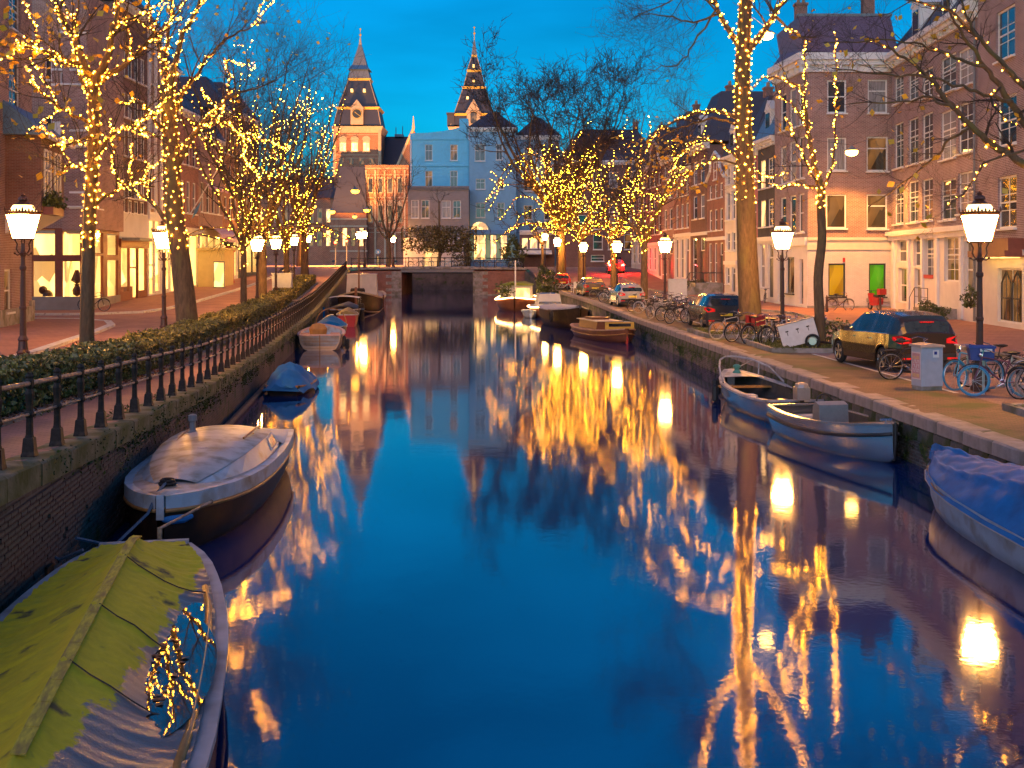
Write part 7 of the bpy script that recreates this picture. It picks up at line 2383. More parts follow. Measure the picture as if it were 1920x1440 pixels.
def rubrail(t, st, m, f=.62, r=.035):
    """fender strip part way up the topsides"""
    mb = MB()
    for s_ in (1, -1):
        mb.tube([(x, s_*(b_*(.93+.07*(f-.55)/.45)+r*.5), kz+(sh-kz)*f) for (x, b_, sh, kz) in st], r, 5)
    return part('rub_rail', mb, m, t, True)
def deck(t, st, x0, x1, m, crown=.05, name='deck', dz=0.0, shrink=0.0):
    sel = [s_ for s_ in st if x0 <= s_[0] <= x1]
    rows = [[(x, b_*f*(1-shrink), sh+crown*(1-f*f)+dz) for f in (-1, -.66, -.33, 0, .33, .66, 1)] for (x, b_, sh, kz) in sel]
    return part(name, MB().grid(rows), m, t, True)
def fender(t, x, y, z, m='plastic_black', h=.5):
    return part('fender', MB().lathe([(.02, -h/2), (.09, -h/2+.06), (.09, h/2-.06), (.02, h/2)], 8, (x, y, z)), M[m], t)
M['hull_dark'] = mat('hull_dark', (0.022, 0.013, 0.009), .5, spec=.2, var=.3, scale=4, c2=(.045, .022, .012), c2s=2)
M['hull_white'] = mat('hull_white', (0.46, 0.54, 0.62), .4, var=.12, scale=3, c2=(.26, .23, .18), c2s=2.4, c2t=(.5, .72))
M['hull_grey'] = mat('hull_grey', (0.30, 0.28, 0.27), .35, metal=.3, var=.1)
M['bilge'] = mat('bilge', (0.07, 0.065, 0.06), .6, var=.3, scale=5)
M['hull_silver'] = mat('hull_silver', (0.72, 0.70, 0.68), .22, metal=.85, var=.12, scale=2)
M['hull_beige'] = mat('hull_beige', (0.55, 0.42, 0.30), .5, var=.1)
M['hull_red'] = mat('hull_red', (0.35, 0.02, 0.02), .45, var=.1)
M['hull_brown'] = mat('hull_brown', (0.17, 0.06, 0.03), .4, var=.2, scale=4)
M['deck_white'] = mat('deck_white', (0.50, 0.47, 0.45), .4, var=.2, scale=2.2, bump=.12, c2=(.25, .20, .13), c2s=3.2, c2t=(.46, .66))
M['wood_wet'] = mat('wood_wet', (0.36, 0.18, 0.05), .35, var=.25, scale=8)
M['plank_grey'] = mat('plank_grey', (0.42, 0.43, 0.47), .6, var=.15, scale=6, c2=(.25, .25, .26), c2s=3)
M['tarp_blue'] = mat('tarp_blue', (0.03, 0.18, 0.44), .7, spec=.2, var=.2, scale=2.5, bump=.25, bscale=3.5)
M['tarp_navy'] = mat('tarp_navy', (0.006, 0.15, 0.42), .7, spec=.15, var=.25, scale=2.5, bump=.15, bscale=3)
M['tarp_silver'] = mat('tarp_silver', (0.5, 0.48, 0.47), .35, var=.12, scale=3, bump=.3, bscale=5)
M['tarp_grey'] = mat('tarp_grey', (0.42, 0.42, 0.46), .55, var=.1, scale=2)
M['rope'] = mat('rope', (0.08, 0.13, 0.2), .8, var=.2)
M['rope_pale'] = mat('rope_pale', (0.35, 0.33, 0.30), .8, var=.2)
def tarp_moss():
    m, t, p = nodes_of('mossy_tarp')
    ln = t.links.new
    tcn = t.nodes.new('ShaderNodeTexCoord')
    sp = t.nodes.new('ShaderNodeSeparateXYZ')
    ln(tcn.outputs['Object'], sp.inputs[0])
    n1 = t.nodes.new('ShaderNodeTexNoise'); n1.inputs['Scale'].default_value = 3.2; n1.inputs['Detail'].default_value = 8
    n1.inputs['Roughness'].default_value = .65
    ln(tcn.outputs['Object'], n1.inputs['Vector'])
    a = t.nodes.new('ShaderNodeMath'); a.operation = 'MULTIPLY_ADD'
    ln(n1.outputs[0], a.inputs[0]); a.inputs[1].default_value = .75
    ax = t.nodes.new('ShaderNodeMath'); ax.operation = 'MULTIPLY_ADD'; ax.inputs[1].default_value = .10
    ln(sp.outputs[0], ax.inputs[0]); ln(sp.outputs[1], ax.inputs[2]); ln(ax.outputs[0], a.inputs[2])
    mr = t.nodes.new('ShaderNodeMapRange'); mr.inputs[1].default_value = 1.28; mr.inputs[2].default_value = 1.33
    ln(a.outputs[0], mr.inputs[0])
    n2 = t.nodes.new('ShaderNodeTexNoise'); n2.inputs['Scale'].default_value = 6; n2.inputs['Detail'].default_value = 10; n2.inputs['Roughness'].default_value = .7
    mp2 = t.nodes.new('ShaderNodeMapping'); mp2.inputs['Scale'].default_value = (1.4, 1.2, 1)
    ln(tcn.outputs['Object'], mp2.inputs[0]); ln(mp2.outputs[0], n2.inputs['Vector'])
    m1 = t.nodes.new('ShaderNodeMix'); m1.data_type = 'RGBA'
    ln(n2.outputs[0], m1.inputs[0])
    m1.inputs[6].default_value = (.38, .33, .012, 1); m1.inputs[7].default_value = (.85, .70, .02, 1)
    n3 = t.nodes.new('ShaderNodeTexNoise'); n3.inputs['Scale'].default_value = 2.3; n3.inputs['Detail'].default_value = 9
    ln(tcn.outputs['Object'], n3.inputs['Vector'])
    r3 = t.nodes.new('ShaderNodeMapRange'); r3.inputs[1].default_value = .60; r3.inputs[2].default_value = .68
    ln(n3.outputs[0], r3.inputs[0])
    m3 = t.nodes.new('ShaderNodeMix'); m3.data_type = 'RGBA'
    ln(r3.outputs[0], m3.inputs[0]); ln(m1.outputs[2], m3.inputs[6]); m3.inputs[7].default_value = (.10, .085, .035, 1)
    m2 = t.nodes.new('ShaderNodeMix'); m2.data_type = 'RGBA'
    ln(mr.outputs[0], m2.inputs[0]); ln(m3.outputs[2], m2.inputs[6]); m2.inputs[7].default_value = (.17, .15, .15, 1)
    ln(m2.outputs[2], p.inputs['Base Color'])
    rg = t.nodes.new('ShaderNodeMapRange'); rg.inputs[3].default_value = .85; rg.inputs[4].default_value = .32
    ln(mr.outputs[0], rg.inputs[0]); ln(rg.outputs[0], p.inputs['Roughness'])
    b = t.nodes.new('ShaderNodeBump'); b.inputs['Strength'].default_value = .5; b.inputs['Distance'].default_value = .02
    ln(n2.outputs[0], b.inputs['Height']); ln(b.outputs[0], p.inputs['Normal'])
    return m
M['tarp_moss'] = tarp_moss()

# --- 1. near left: rowing barge under a mossy tarpaulin (its far end at local x=0)
t, L_ = boat_thing('covered_boat', 'old boat under a mossy green tarpaulin with a ridge, bottom left', (-4.45, 14.2), (-4.45+7.6*.196, 14.2-7.6*.98))
BH = [(0, .5), (.5, .68), (1, .80), (1.5, .88), (2, .95), (2.5, 1.0), (3, 1.05), (3.75, 1.09), (4.5, 1.1), (5.3, 1.1), (6, 1.09), (6.8, 1.04), (7.5, .95)]
st = [(x, b_, .56, -.25) for x, b_ in BH]
hull(t, st, M['hull_dark'])
gunwale(t, st, M['plank_grey'], .17, .06, .05)
rubrail(t, st, M['hull_dark'], .8, .04)
def hb_(x): return interp(BH, x)
def ridge(x): return interp([(0, .60), (.35, .70), (1.1, .93), (2.0, .97), (4, .99), (6, 1.0), (7.6, .98)], x)
NX, NY = 230, 91
rows = []
rg = random.Random(8)
ph = [rg.uniform(0, 6.28) for _ in range(40)]
CRE = [(.9+.75*k+rg.uniform(-.2, .2), .02, .7+.8*k+rg.uniform(-.5, .5), rg.uniform(.75, 1.0)) for k in range(9)]
def tz(x, v):
    b_ = hb_(x)-.07
    a = abs(v)
    z = ridge(x)+(.60-ridge(x))*a**.92
    z -= .07*math.sin(PI*a**1.3)*min(1, x/1.0)
    # folds fanning from the ridge poles
    z += .012*math.sin(x*9+ph[0]+3*a)*a+.008*math.sin(x*23+a*6+ph[1])*a*a+.006*math.sin(x*37+ph[2]-4*a)*a
    for k, xc in enumerate((2.3, 4.1, 5.6)):
        z += .025*math.exp(-((x-xc-.35*(a-.3))/.06)**2)*max(0, 1-a*1.1)
    # creases pulled tight between the poles and the gunwale ties
    q = 1.0-(min(1.0, 1.5*math.exp(-(((x-4.6)/2.0)**2+((v*b_-.68)/.5)**2))) if v > 0 else 0)
    z0_ = z
    for k in range(9):
        xa, va, xb, vb = CRE[k]
        tt = (a-va)/(vb-va)
        if 0 < tt < 1:
            d = x-(xa+(xb-xa)*tt)
            z += .016*math.exp(-(d/.028)**2)*math.sin(PI*tt)-.012*math.exp(-((d-.07)/.05)**2)*math.sin(PI*tt)
    z += .006*math.sin(41*x+13*a+2.0*math.sin(7*a))*a**2+.008*a**4*math.sin(PI*2*x/.62)
    z = z0_+(z-z0_)*q*q
    z -= .02*math.exp(-((a-.16)/.07)**2)
    if v > 0:   # rain-filled pocket beside the canal-side gunwale
        z -= .11*math.exp(-(((x-4.75)/.95)**2+((v*b_-.66)/.20)**2))
        z -= .06*math.exp(-(((x-3.15)/.28)**2+((v*b_-.76)/.12)**2))
    return z
for i in range(NX):
    x = .06+7.4*i/(NX-1)
    r_ = []
    for k in range(NY):
        v = -1+2*k/(NY-1)
        r_.append((x, v*(hb_(x)-.07), tz(x, v)))
    rows.append(r_)
tp = MB().grid(rows)
tp.poly([rows[0][k] for k in range(NY)]+[(.06, hb_(0)-.1, .55), (.06, -hb_(0)+.1, .55)])
part('tarpaulin', tp, M['tarp_moss'], t, True)
M['board_moss'] = mat('board_moss', (0.52, 0.42, 0.04), .8, var=.35, scale=14, stretch=(.6, 3, 1), c2=(.28, .2, .05), c2s=5)
xs_ = [.9+.42*i for i in range(16)]
rb = MB()
for a, b_ in zip(xs_, xs_[1:]):
    rb.prism([(a, -.02, ridge(a)+.002), (a, .07, ridge(a)-.010), (b_-.012, .07, ridge(b_)-.010), (b_-.012, -.02, ridge(b_)+.002)], (0, 0, .010))
part('ridge_boards', rb, M['board_moss'], t)
for xc in (2.3, 4.1, 5.6):
    sm = MB().tube([(xc+.35*(v-.3), v*(hb_(xc)-.07), tz(xc+.35*(v-.3), v)+.012) for v in (0.05, .2, .35, .5, .65, .8, .95)], .008, 4)
    part('seam_rope', sm, M['iron'], t)
M['puddle'] = mat('puddle', (0.006, 0.008, 0.010), .015, var=.1, spec=1.0)
M['puddle'].node_tree.nodes['Principled BSDF'].inputs['IOR'].default_value = 2.2
zp = tz(4.75, .66/(hb_(4.75)-.07))+.075
part('rain_puddle', MB().poly([(4.75+1.5*math.cos(a*PI/16), .68+.40*math.sin(a*PI/16), zp) for a in range(32)]), M['puddle'], t)
rng = np.random.default_rng(31)
th = rng.uniform(0, 6.28, 26); rad_ = rng.uniform(.2, .95, 26)**.5
V, F = leaf_cloud(np.stack([4.75+.85*rad_*np.cos(th), .68+.17*rad_*np.sin(th), np.full(26, zp+.004)], 1), .035, 6.0, rng, .7)
o = link('floating_leaves', np_mesh('floating_leaves', V, F, M['leaf_litter']), t); o['kind'] = 'stuff'
zp2 = tz(3.15, .76/(hb_(3.15)-.07))+.03
part('rain_puddle', MB().poly([(3.15+.38*math.cos(a*PI/10), .78+.17*math.sin(a*PI/10), zp2) for a in range(20)]), M['puddle'], t)
part('inner_rail', MB().tube([(x, hb_(x)-.13, .60) for x in (2.2, 3, 3.75, 4.5, 5.3, 6, 6.8)], .035, 5), M['wood_wet'], t, True)
part('transom_board', MB().box(-.05, .05, -.52, .52, .2, .60), M['plank_grey'], t)
part('bow_pole', MB().tube([(.02, .18, .62), (.02, .18, .76)], .03, 6).tube([(.02, .18, .75), (-1.25, .72, .80)], .018, 6).ball((-1.25, .72, .80), .03, 6, 4), M['rail'], t)
part('mooring_line', MB().tube([(.3, -.66, .6), (.1, -.95, .45), (-.1, -1.15, .5)], .018, 5), M['rope'], t)

# --- 2. left: white cabin cruiser, bow towards the camera
t, L_ = boat_thing('cabin_cruiser', 'weathered white cabin cruiser with dark hull beside the left wall', (-5.18, 22.7), (-4.75, 15.95))
st = [(0, .93, .56, -.25), (.8, 1.0, .55, -.28), (1.6, 1.04, .55, -.3), (2.6, 1.07, .56, -.3), (3.6, 1.05, .57, -.3), (4.4, 1.0, .58, -.3), (5.1, .91, .60, -.3), (5.7, .77, .62, -.28), (6.15, .60, .64, -.25), (6.5, .42, .65, -.2), (6.74, .24, .66, -.12), (6.88, .05, .66, 0)]
hull(t, st, M['hull_dark'])
gunwale(t, [(x, b_+.005, s_+.16, k_) for x, b_, s_, k_ in st], M['hull_white'], .12, .19, .015, 'topside_band', close=True)
st2 = [(x, b_-.05, s_+.14, k_) for x, b_, s_, k_ in st]
deck(t, st2, 0, 7, M['deck_white'], .06, 'foredeck')
rubrail(t, st, M['wood_wet'], .93, .03)
# cabin trunk: sloping coamings and a broad crowned roof
CT = ((1.55, .80, .26), (1.9, .84, .33), (2.6, .86, .34), (3.4, .84, .33), (4.2, .78, .29), (4.9, .67, .23), (5.5, .52, .15), (6.0, .34, .05))
ct, cr_ = [], []
for x, hw, h_ in CT:
    z0 = interp([(s_[0], s_[2]) for s_ in st2], x)
    ct.append([(x, -hw-.08, z0), (x, -hw+.06, z0+h_*.8), (x, hw-.06, z0+h_*.8), (x, hw+.08, z0)])
    cr_.append([(x, v*(hw-.05), z0+h_*.8+.012+(h_*.2+.05)*(1-v*v)) for v in (-1, -.75, -.5, -.25, 0, .25, .5, .75, 1)])
cb_ = MB().grid(ct); cb_.poly(ct[0])
cabin = part('cabin', cb_, M['hull_white'], t, False)
rf_ = MB().grid(cr_); rf_.poly(cr_[0])
part('cabin_roof', rf_, M['deck_white'], t, True)
def onside(x, f, dy):
    hw = interp([(c_[0], c_[1]) for c_ in CT], x); h_ = interp([(c_[0], c_[2]) for c_ in CT], x)
    z0 = interp([(s_[0], s_[2]) for s_ in st2], x)
    return (x, hw+.08-.14*f+dy, z0+h_*.8*f)
part('cabin_window', MB().poly([onside(1.95, .3, .012), onside(2.75, .3, .012), onside(2.65, .85, .012), onside(2.05, .85, .012)]), M['glass_curtain'], cabin)
part('window_frame', MB().tube([onside(1.92, .26, .016), onside(2.79, .26, .016), onside(2.68, .9, .016), onside(2.02, .9, .016), onside(1.92, .26, .016)], .016, 4), M['paint_white'], cabin)
part('cabin_window', MB().poly([(p[0], -p[1], p[2]) for p in (onside(1.95, .3, .012), onside(2.75, .3, .012), onside(2.65, .85, .012), onside(2.05, .85, .012))][::-1]), M['glass_curtain'], cabin)
part('handrail', MB().tube([(2.0, .58, 1.08), (2.7, .58, 1.09), (3.4, .54, 1.07)], .02, 5).box(2.0, 2.04, .56, .60, .95, 1.05).box(2.66, 2.7, .56, .6, .96, 1.05).box(3.3, 3.34, .53, .57, .94, 1.03), M['wood_wet'], t)
part('handrail', MB().tube([(2.0, -.58, 1.05), (2.7, -.58, 1.05), (3.4, -.54, 1.03)], .02, 5).box(2.0, 2.04, -.6, -.56, .95, 1.05).box(3.3, 3.34, -.57, -.53, .94, 1.03), M['wood_wet'], t)
part('roof_vent', MB().lathe([(.10, 0), (.10, .05), (.07, .07)], 12, (4.3, .05, 1.0)), M['deck_white'], t)
part('mast_stub', MB().lathe([(.09, 0), (.09, .04), (.05, .08), (.05, .22), (.075, .24), (.075, .33), (.04, .35)], 10, (2.6, -.45, 1.02)), M['lead'], t)
part('roof_ribs', MB().tube([(1.9, .0, 1.055), (2.6, 0, 1.065), (3.6, 0, 1.05), (4.6, 0, .99)], .012, 4).tube([(1.9, .35, 1.035), (2.8, .33, 1.04), (3.8, .3, 1.01)], .01, 4), M['plank_grey'], t)
for i in range(6):
    a = -.55+.1*i
    part('deck_vent', MB().lathe([(.07, 0), (.05, .03)], 6, (4.7+.10*i-.02*i*i, -.5+.02*i, .93-.018*i), sy=.5), M['iron'], t)
# folded cockpit cover over the stern
rows = []
for i in range(10):
    x = .02+1.75*i/9
    hw = interp([(s_[0], s_[1]) for s_ in st2], x)-.02
    zt = interp([(0, .76), (.5, .83), (1.2, .93), (1.8, 1.0)], x)
    rows.append([(x, hw*v, (.72+(zt-.72)*(1-abs(v)**2.2))+.02*math.sin(x*9+v*7)*(1-v*v)) for v in [-1+2*k/14 for k in range(15)]])
cc = MB().grid(rows); cc.poly(rows[0])
part('cockpit_cover', cc, M['tarp_silver'], t, True)
part('rope_coil', MB().ring((6.25, -.05, .87), .10, .03, 'z', 14, 5).ring((6.25, -.05, .91), .08, .03, 'z', 14, 5), M['iron'], t)
part('mooring_line', MB().tube([(6.25, -.05, .9), (6.7, -.08, .84), (6.95, -.15, .6), (7.5, -.45, .3), (8.1, -.75, .55)], .022, 5), M['rope'], t)
part('fender', MB().tube([(6.88, .02, .50), (6.86, .14, .49), (6.78, .28, .49), (6.68, .38, .50)], [.03, .06, .06, .03], 8), M['tarp_blue'], t)
part('stem_post', MB().box(6.78, 6.92, -.05, .05, .5, .83), M['hull_white'], t)

# --- 3. left: rowing boat under a blue sheet
t, L_ = boat_thing('covered_boat', 'small dark rowing boat under a crumpled blue sheet by the left wall', (-6.75, 34.6), (-6.85, 38.6))
st = [(0, .45, .30, -.15), (.5, .60, .28, -.2), (1.2, .68, .27, -.2), (2.2, .66, .28, -.2), (3.2, .45, .32, -.15), (3.8, .18, .36, -.05), (4.0, .03, .38, 0)]
hull(t, st, M['hull_dark'])
gunwale(t, st, M['wood_wet'], .06, .05, .03)
rows = []
rg = random.Random(3)
for i in range(22):
    x = -.18+3.6*i/21
    hw = max(.12, interp([(s_[0], s_[1]) for s_ in st], x)+.10)
    pk = interp([(-.2, .35), (.4, .72), (.9, .84), (1.6, .82), (2.4, .62), (3.4, .38)], x)
    rows.append([(x+.05*math.sin(5*v+i), hw*v*(1+.06*math.sin(9*v+x*4)), .10+.05*math.sin(x*7+v*3)+(pk-.10)*(1-abs(v)**2.0)+.05*abs(math.sin(x*3.1+v*4+1))*(1-abs(v)*.6)-.05*abs(math.sin(x*5.3-v*6))*(1-v*v)+.02*math.sin(x*15+v*11)) for v in [-1+2*k/20 for k in range(21)]])
tp = MB().grid(rows); tp.poly(rows[0])
part('blue_sheet', tp, M['tarp_blue'], t, True)

# --- 4. left: cream dinghy showing its transom
t, L_ = boat_thing('dinghy', 'cream clinker dinghy moored stern-on at the left wall', (-8.5, 51.9), (-8.95, 56.2))
st = [(0, .92, .72, -.1), (.6, 1.0, .72, -.2), (1.6, 1.02, .74, -.25), (2.6, .95, .78, -.25), (3.4, .72, .84, -.2), (4.0, .38, .9, -.1), (4.35, .04, .95, .1)]
hull(t, st, M['hull_beige'])
inner(t, st, M['hull_white'], .2, .06)
gunwale(t, st, mat('gunwale_pink', (.62, .40, .34), .5), .12, .07, .05)
for k in range(4):
    part('plank_line', MB().box(-.012, -.004, -.86+.06*k, .86-.06*k, .55-.15*k, .562-.15*k), M['wood_wet'], t)
part('transom_post', MB().box(-.03, -.005, -.02, .02, -.05, .70), M['wood_wet'], t)
part('outboard_cover', MB().lathe([(.10, .55), (.25, .65), (.28, .95), (.18, 1.15), (.05, 1.2)], 10, (.45, .1, 0), sy=1.5), mat('cover_orange', (.42, .2, .05), .6), t)
part('thwart', MB().box(1.4, 1.7, -.95, .95, .5, .55), M['wood_wet'], t)
part('seat', MB().box(.1, .5, .45, .85, .6, .78), mat('seat_salmon', (.55, .3, .22), .6), t)
part('seat', MB().box(.1, .5, -.85, -.45, .6, .78), mat('seat_salmon', (.55, .3, .22), .6), t)
fender(t, .2, -1.06, .4); fender(t, .3, -1.2, .25)
# --- 5. left: open boat with blue and white cover
def covered(label, stern, bow, b0, free, hm, cm, peak, name='covered_boat', prow=.0):
    t, L_ = boat_thing(name, label, stern, bow)
    st = [(0, b0*.8, free, -.2), (L_*.2, b0, free*.97, -.25), (L_*.5, b0, free*.97, -.25), (L_*.75, b0*.8, free*1.05, -.2), (L_*.92, b0*.4, free*1.15, -.1), (L_, .04, free*1.25+prow, 0)]
    hull(t, st, hm)
    gunwale(t, st, M['plank_grey'], .08, .06, .03)
    rows = []
    for i in range(14):
        x = L_*(.02+.94*i/13)
        hw = max(.05, interp([(s_[0], s_[1]) for s_ in st], x)-.02)
        z0 = interp([(s_[0], s_[2]) for s_ in st], x)+.01
        pk = peak*math.sin(PI*min(1, .12+.8*i/13))**.6
        rows.append([(x, hw*v, z0+pk*(1-abs(v)**1.7)+.02*math.sin(x*5+v*9)*(1-abs(v))) for v in [-1+2*k/10 for k in range(11)]])
    tp = MB().grid(rows); tp.poly(rows[0])
    part('cover', tp, cm, t, True)
    return t, st, L_
t, st, L_ = covered('open boat with a blue and white cover behind the cream dinghy', (-9.35, 60.2), (-9.9, 64.6), .85, .62, M['hull_dark'], M['tarp_navy'], .42)
part('white_patch', MB().grid([[(1.2+.8*i/4, .75*(v-.2), .66+.48*(1-abs(v-.1)**1.7)+.01) for v in (0, .2, .4, .6, .8)] for i in range(5)]), M['tarp_silver'], t)
part('cover_hoop', MB().ring((2.6, 0, .62), .8, .03, 'x', 14, 5, (0, PI)), M['wood_wet'], t)
t, st, L_ = covered('small red boat behind the blue and white one', (-9.9, 70.5), (-10.4, 74.5), .65, .75, M['hull_red'], mat('tarp_olive', (.2, .15, .06), .7), .3)
t, st, L_ = covered('dark open boat with a grey awning frame below the moored barge', (-10.9, 75.6), (-11.4, 82.0), 1.05, .85, M['hull_dark'], M['hull_dark'], .25)
part('awning', MB().grid([[(.4+2.6*i/4, -1.0+2.0*k/6, 1.55+.10*math.sin(PI*k/6)) for k in range(7)] for i in range(5)]), M['tarp_grey'], t)
part('awning_frame', MB().tube([(.4, -1, .8), (.4, -1, 1.55)], .025, 5).tube([(.4, 1, .8), (.4, 1, 1.55)], .025, 5).tube([(3, -1, .8), (3, -1, 1.55)], .025, 5).tube([(3, 1, .8), (3, 1, 1.55)], .025, 5), M['chrome'], t)
fender(t, .2, 1.25, .55, 'tarp_navy', .9)
# --- 6. left: old barge with grey wheelhouse cover
t, L_ = boat_thing('barge', 'large dark barge with a grey covered wheelhouse moored near the bridge', (-13.0, 106), (-11.5, 86.5))
st = [(0, 1.3, 1.25, -.3), (2, 1.65, 1.1, -.4), (6, 1.75, 1.0, -.4), (12, 1.75, 1.05, -.4), (15.5, 1.65, 1.2, -.4), (17.5, 1.35, 1.38, -.35), (18.8, .85, 1.55, -.3), (19.4, .35, 1.68, -.15), (19.6, .05, 1.75, 0)]
hull(t, st, M['hull_dark'])
gunwale(t, st, mat('barge_rail', (.45, .36, .26), .6), .22, .12, .04)
deck(t, st, 0, 19.6, M['hull_brown'], .06, dz=-.08)
rubrail(t, st, mat('barge_wale', (.20, .12, .06), .6), .25, .07)
part('wheelhouse_cover', MB().prism([(9.0, -1.25, 1.0), (9.0, 1.25, 1.0), (9.0, 1.15, 2.85), (9.0, -1.15, 2.85)], (2.6, 0, 0)), M['tarp_grey'], t)
part('cover_seam', MB().box(11.6, 11.63, -.02, .02, 1.0, 2.85).box(9.0, 11.65, -1.2, 1.2, 2.84, 2.90), M['tarp_silver'], t)
part('cargo_hatch', MB().prism([(3, -1.0, 1.05), (3, 1.0, 1.05), (3, .7, 1.6), (3, -.7, 1.6)], (5.5, 0, 0)), M['hull_brown'], t)
part('leeboard', MB().prism([(12.5, 1.78, 1.2), (14.0, 1.78, 1.3), (13.6, 1.78, .3), (12.8, 1.78, .2)], (0, .08, 0)), M['hull_brown'], t)
part('stem_post', MB().tube([(19.55, 0, .0), (19.66, 0, 1.75), (19.6, 0, 2.0)], .10, 6), M['hull_brown'], t)
part('mast', MB().tube([(15.5, 0, 1.2), (15.5, 0, 5.2)], [.08, .05], 8), M['hull_brown'], t)
part('anchor_winch', MB().tube([(17.2, -.5, 1.75), (17.2, .5, 1.75)], .14, 8).box(17.1, 17.3, -.55, -.5, 1.4, 1.8).box(17.1, 17.3, .5, .55, 1.4, 1.8), M['iron'], t)
t = thing('mooring_pile', 'dark mooring pile with rope standing in the water before the barge', 'mooring pile', (-9.95, 77.5, -.5))
part('pile', MB().lathe([(.2, 0), (.19, 1.2), (.21, 1.5), (.16, 1.65)], 10), M['iron'], t)
part('rope_turns', MB().ring((0, 0, 1.25), .2, .03, 'z', 12, 5).ring((0, 0, 1.32), .2, .03, 'z', 12, 5), M['rope'], t)

# --- right: motor boat under a navy cover, bow away from the camera
t, L_ = boat_thing('covered_boat', 'white speedboat under a navy blue cover at the right edge', (7.22, 13.6), (7.22, 20.0))
st = [(0, .92, .55, -.2), (1, 1.0, .56, -.25), (2.2, 1.02, .57, -.28), (3.4, 1.0, .59, -.28), (4.3, .90, .61, -.25), (5.1, .70, .64, -.18), (5.7, .45, .68, -.05), (6.15, .18, .72, .12), (6.35, .03, .74, .25)]
hull(t, st, M['hull_white'])
rubrail(t, st, M['plastic_black'], .9, .025)
rows = []
for i in range(67):
    x = .02+6.55*i/66
    hw = max(.04, interp([(s_[0], s_[1]) for s_ in st], min(x, 6.35))+.05)
    if x > 6.0:
        hw = max(.02, hw*(6.62-x)/.62+.06)
    z0 = interp([(s_[0], s_[2]) for s_ in st], x)
    pk = interp([(0, .55), (2.2, .62), (3.2, .50), (4.4, .33), (5.6, .24), (6.55, .08)], x)
    row = []
    for k in range(49):
        v = -1+2*k/48
        z = z0-.10+(pk+.10)*(1-abs(v)**1.8)
        z += .022*math.sin(x*3.2-abs(v)*9)*abs(v)*(1-abs(v)*.4)+.06*math.exp(-((abs(v)-.30-.06*x)/.04)**2)+.06*math.exp(-((v+.75-.13*x)/.045)**2)-.12*abs(math.sin(x*2.1+abs(v)*5))*abs(v)*(1-abs(v))+.03*abs(math.sin(x*4.3-v*7))*(1-abs(v))+.012*math.sin(x*11+v*13)*(1-v*v)
        row.append((x, hw*v, z))
    rows.append(row)
tp = MB().grid(rows); tp.poly(rows[0])
part('cover', tp, M['tarp_navy'], t, True)
part('cover_rope', MB().tube([(x, interp([(s_[0], s_[1]) for s_ in st], x)+.055, interp([(s_[0], s_[2]) for s_ in st], x)-.10) for x in (0, 1, 2.2, 3.4, 4.3, 5.1, 5.7)], .012, 4), M['rope_pale'], t)

t.scale = (1.0, .84, .95)
# --- right: grey sloop with steering console, bow to the lower right
t, L_ = boat_thing('sloop', 'grey aluminium sloop with steering console, middle of the right wall', (6.62, 27.35), (7.5, 22.85))
st = [(0, .72, .66, -.15), (.5, .80, .64, -.2), (1.2, .86, .62, -.22), (2.0, .86, .62, -.24), (2.8, .78, .65, -.22), (3.4, .62, .69, -.18), (3.9, .40, .74, -.1), (4.3, .18, .78, 0), (4.5, .05, .80, .1)]
hull(t, st, M['hull_silver'])
inner(t, st, M['bilge'], .12, .05)
gunwale(t, st, M['hull_silver'], .09, .04, .02)
rubrail(t, st, M['plastic_black'], .72, .04)
part('floor', MB().poly([(x, y_*(b_-.12), .16) for y_, sel in ((1, st[:7]), (-1, st[6::-1])) for (x, b_, s_, k_) in sel]), M['bilge'], t)
part('console', MB().prism([(1.55, -.34, .16), (1.95, -.34, .16), (1.90, -.34, .86), (1.70, -.34, .92), (1.6, -.34, .8)], (0, .68, 0)), M['hull_grey'], t)
o = part('steering_wheel', MB().ring((0, 0, 0), .19, .018, 'x', 18, 5).tube([(0, -.18, 0), (0, .18, 0)], .012, 4).tube([(0, 0, -.18), (0, 0, .18)], .012, 4), M['plastic_black'], t, loc=(1.48, 0, .86)); o.rotation_euler = (0, R(-20), 0)
part('bench', MB().box(.15, .6, -.66, .66, .36, .44), M['plank_grey'], t)
part('bench', MB().box(2.9, 3.5, -.52, .52, .36, .44), M['bike_blue'], t)
part('fore_deck', MB().poly([(3.75, -.44, .74), (4.3, -.15, .785), (4.45, 0, .80), (4.3, .15, .785), (3.75, .44, .74)]), M['hull_silver'], t)
part('stem_bar', MB().tube([(4.46, 0, .08), (4.52, 0, .4), (4.53, 0, .84)], .032, 6), M['plastic_black'], t)
part('bollard', MB().tube([(4.15, -.12, .84), (4.15, .12, .84)], .025, 6).tube([(4.15, 0, .76), (4.15, 0, .84)], .025, 6), M['chrome'], t)
part('tiller_gear', MB().tube([(.9, -.2, .45), (1.3, .1, .5)], .03, 5).tube([(.8, .3, .44), (1.3, .35, .46)], .025, 5), M['plank_grey'], t)
part('mooring_line', MB().tube([(2.6, .78, .68), (2.2, .95, .85), (1.9, 1.02, 1.0)], .014, 4), M['rope_pale'], t)
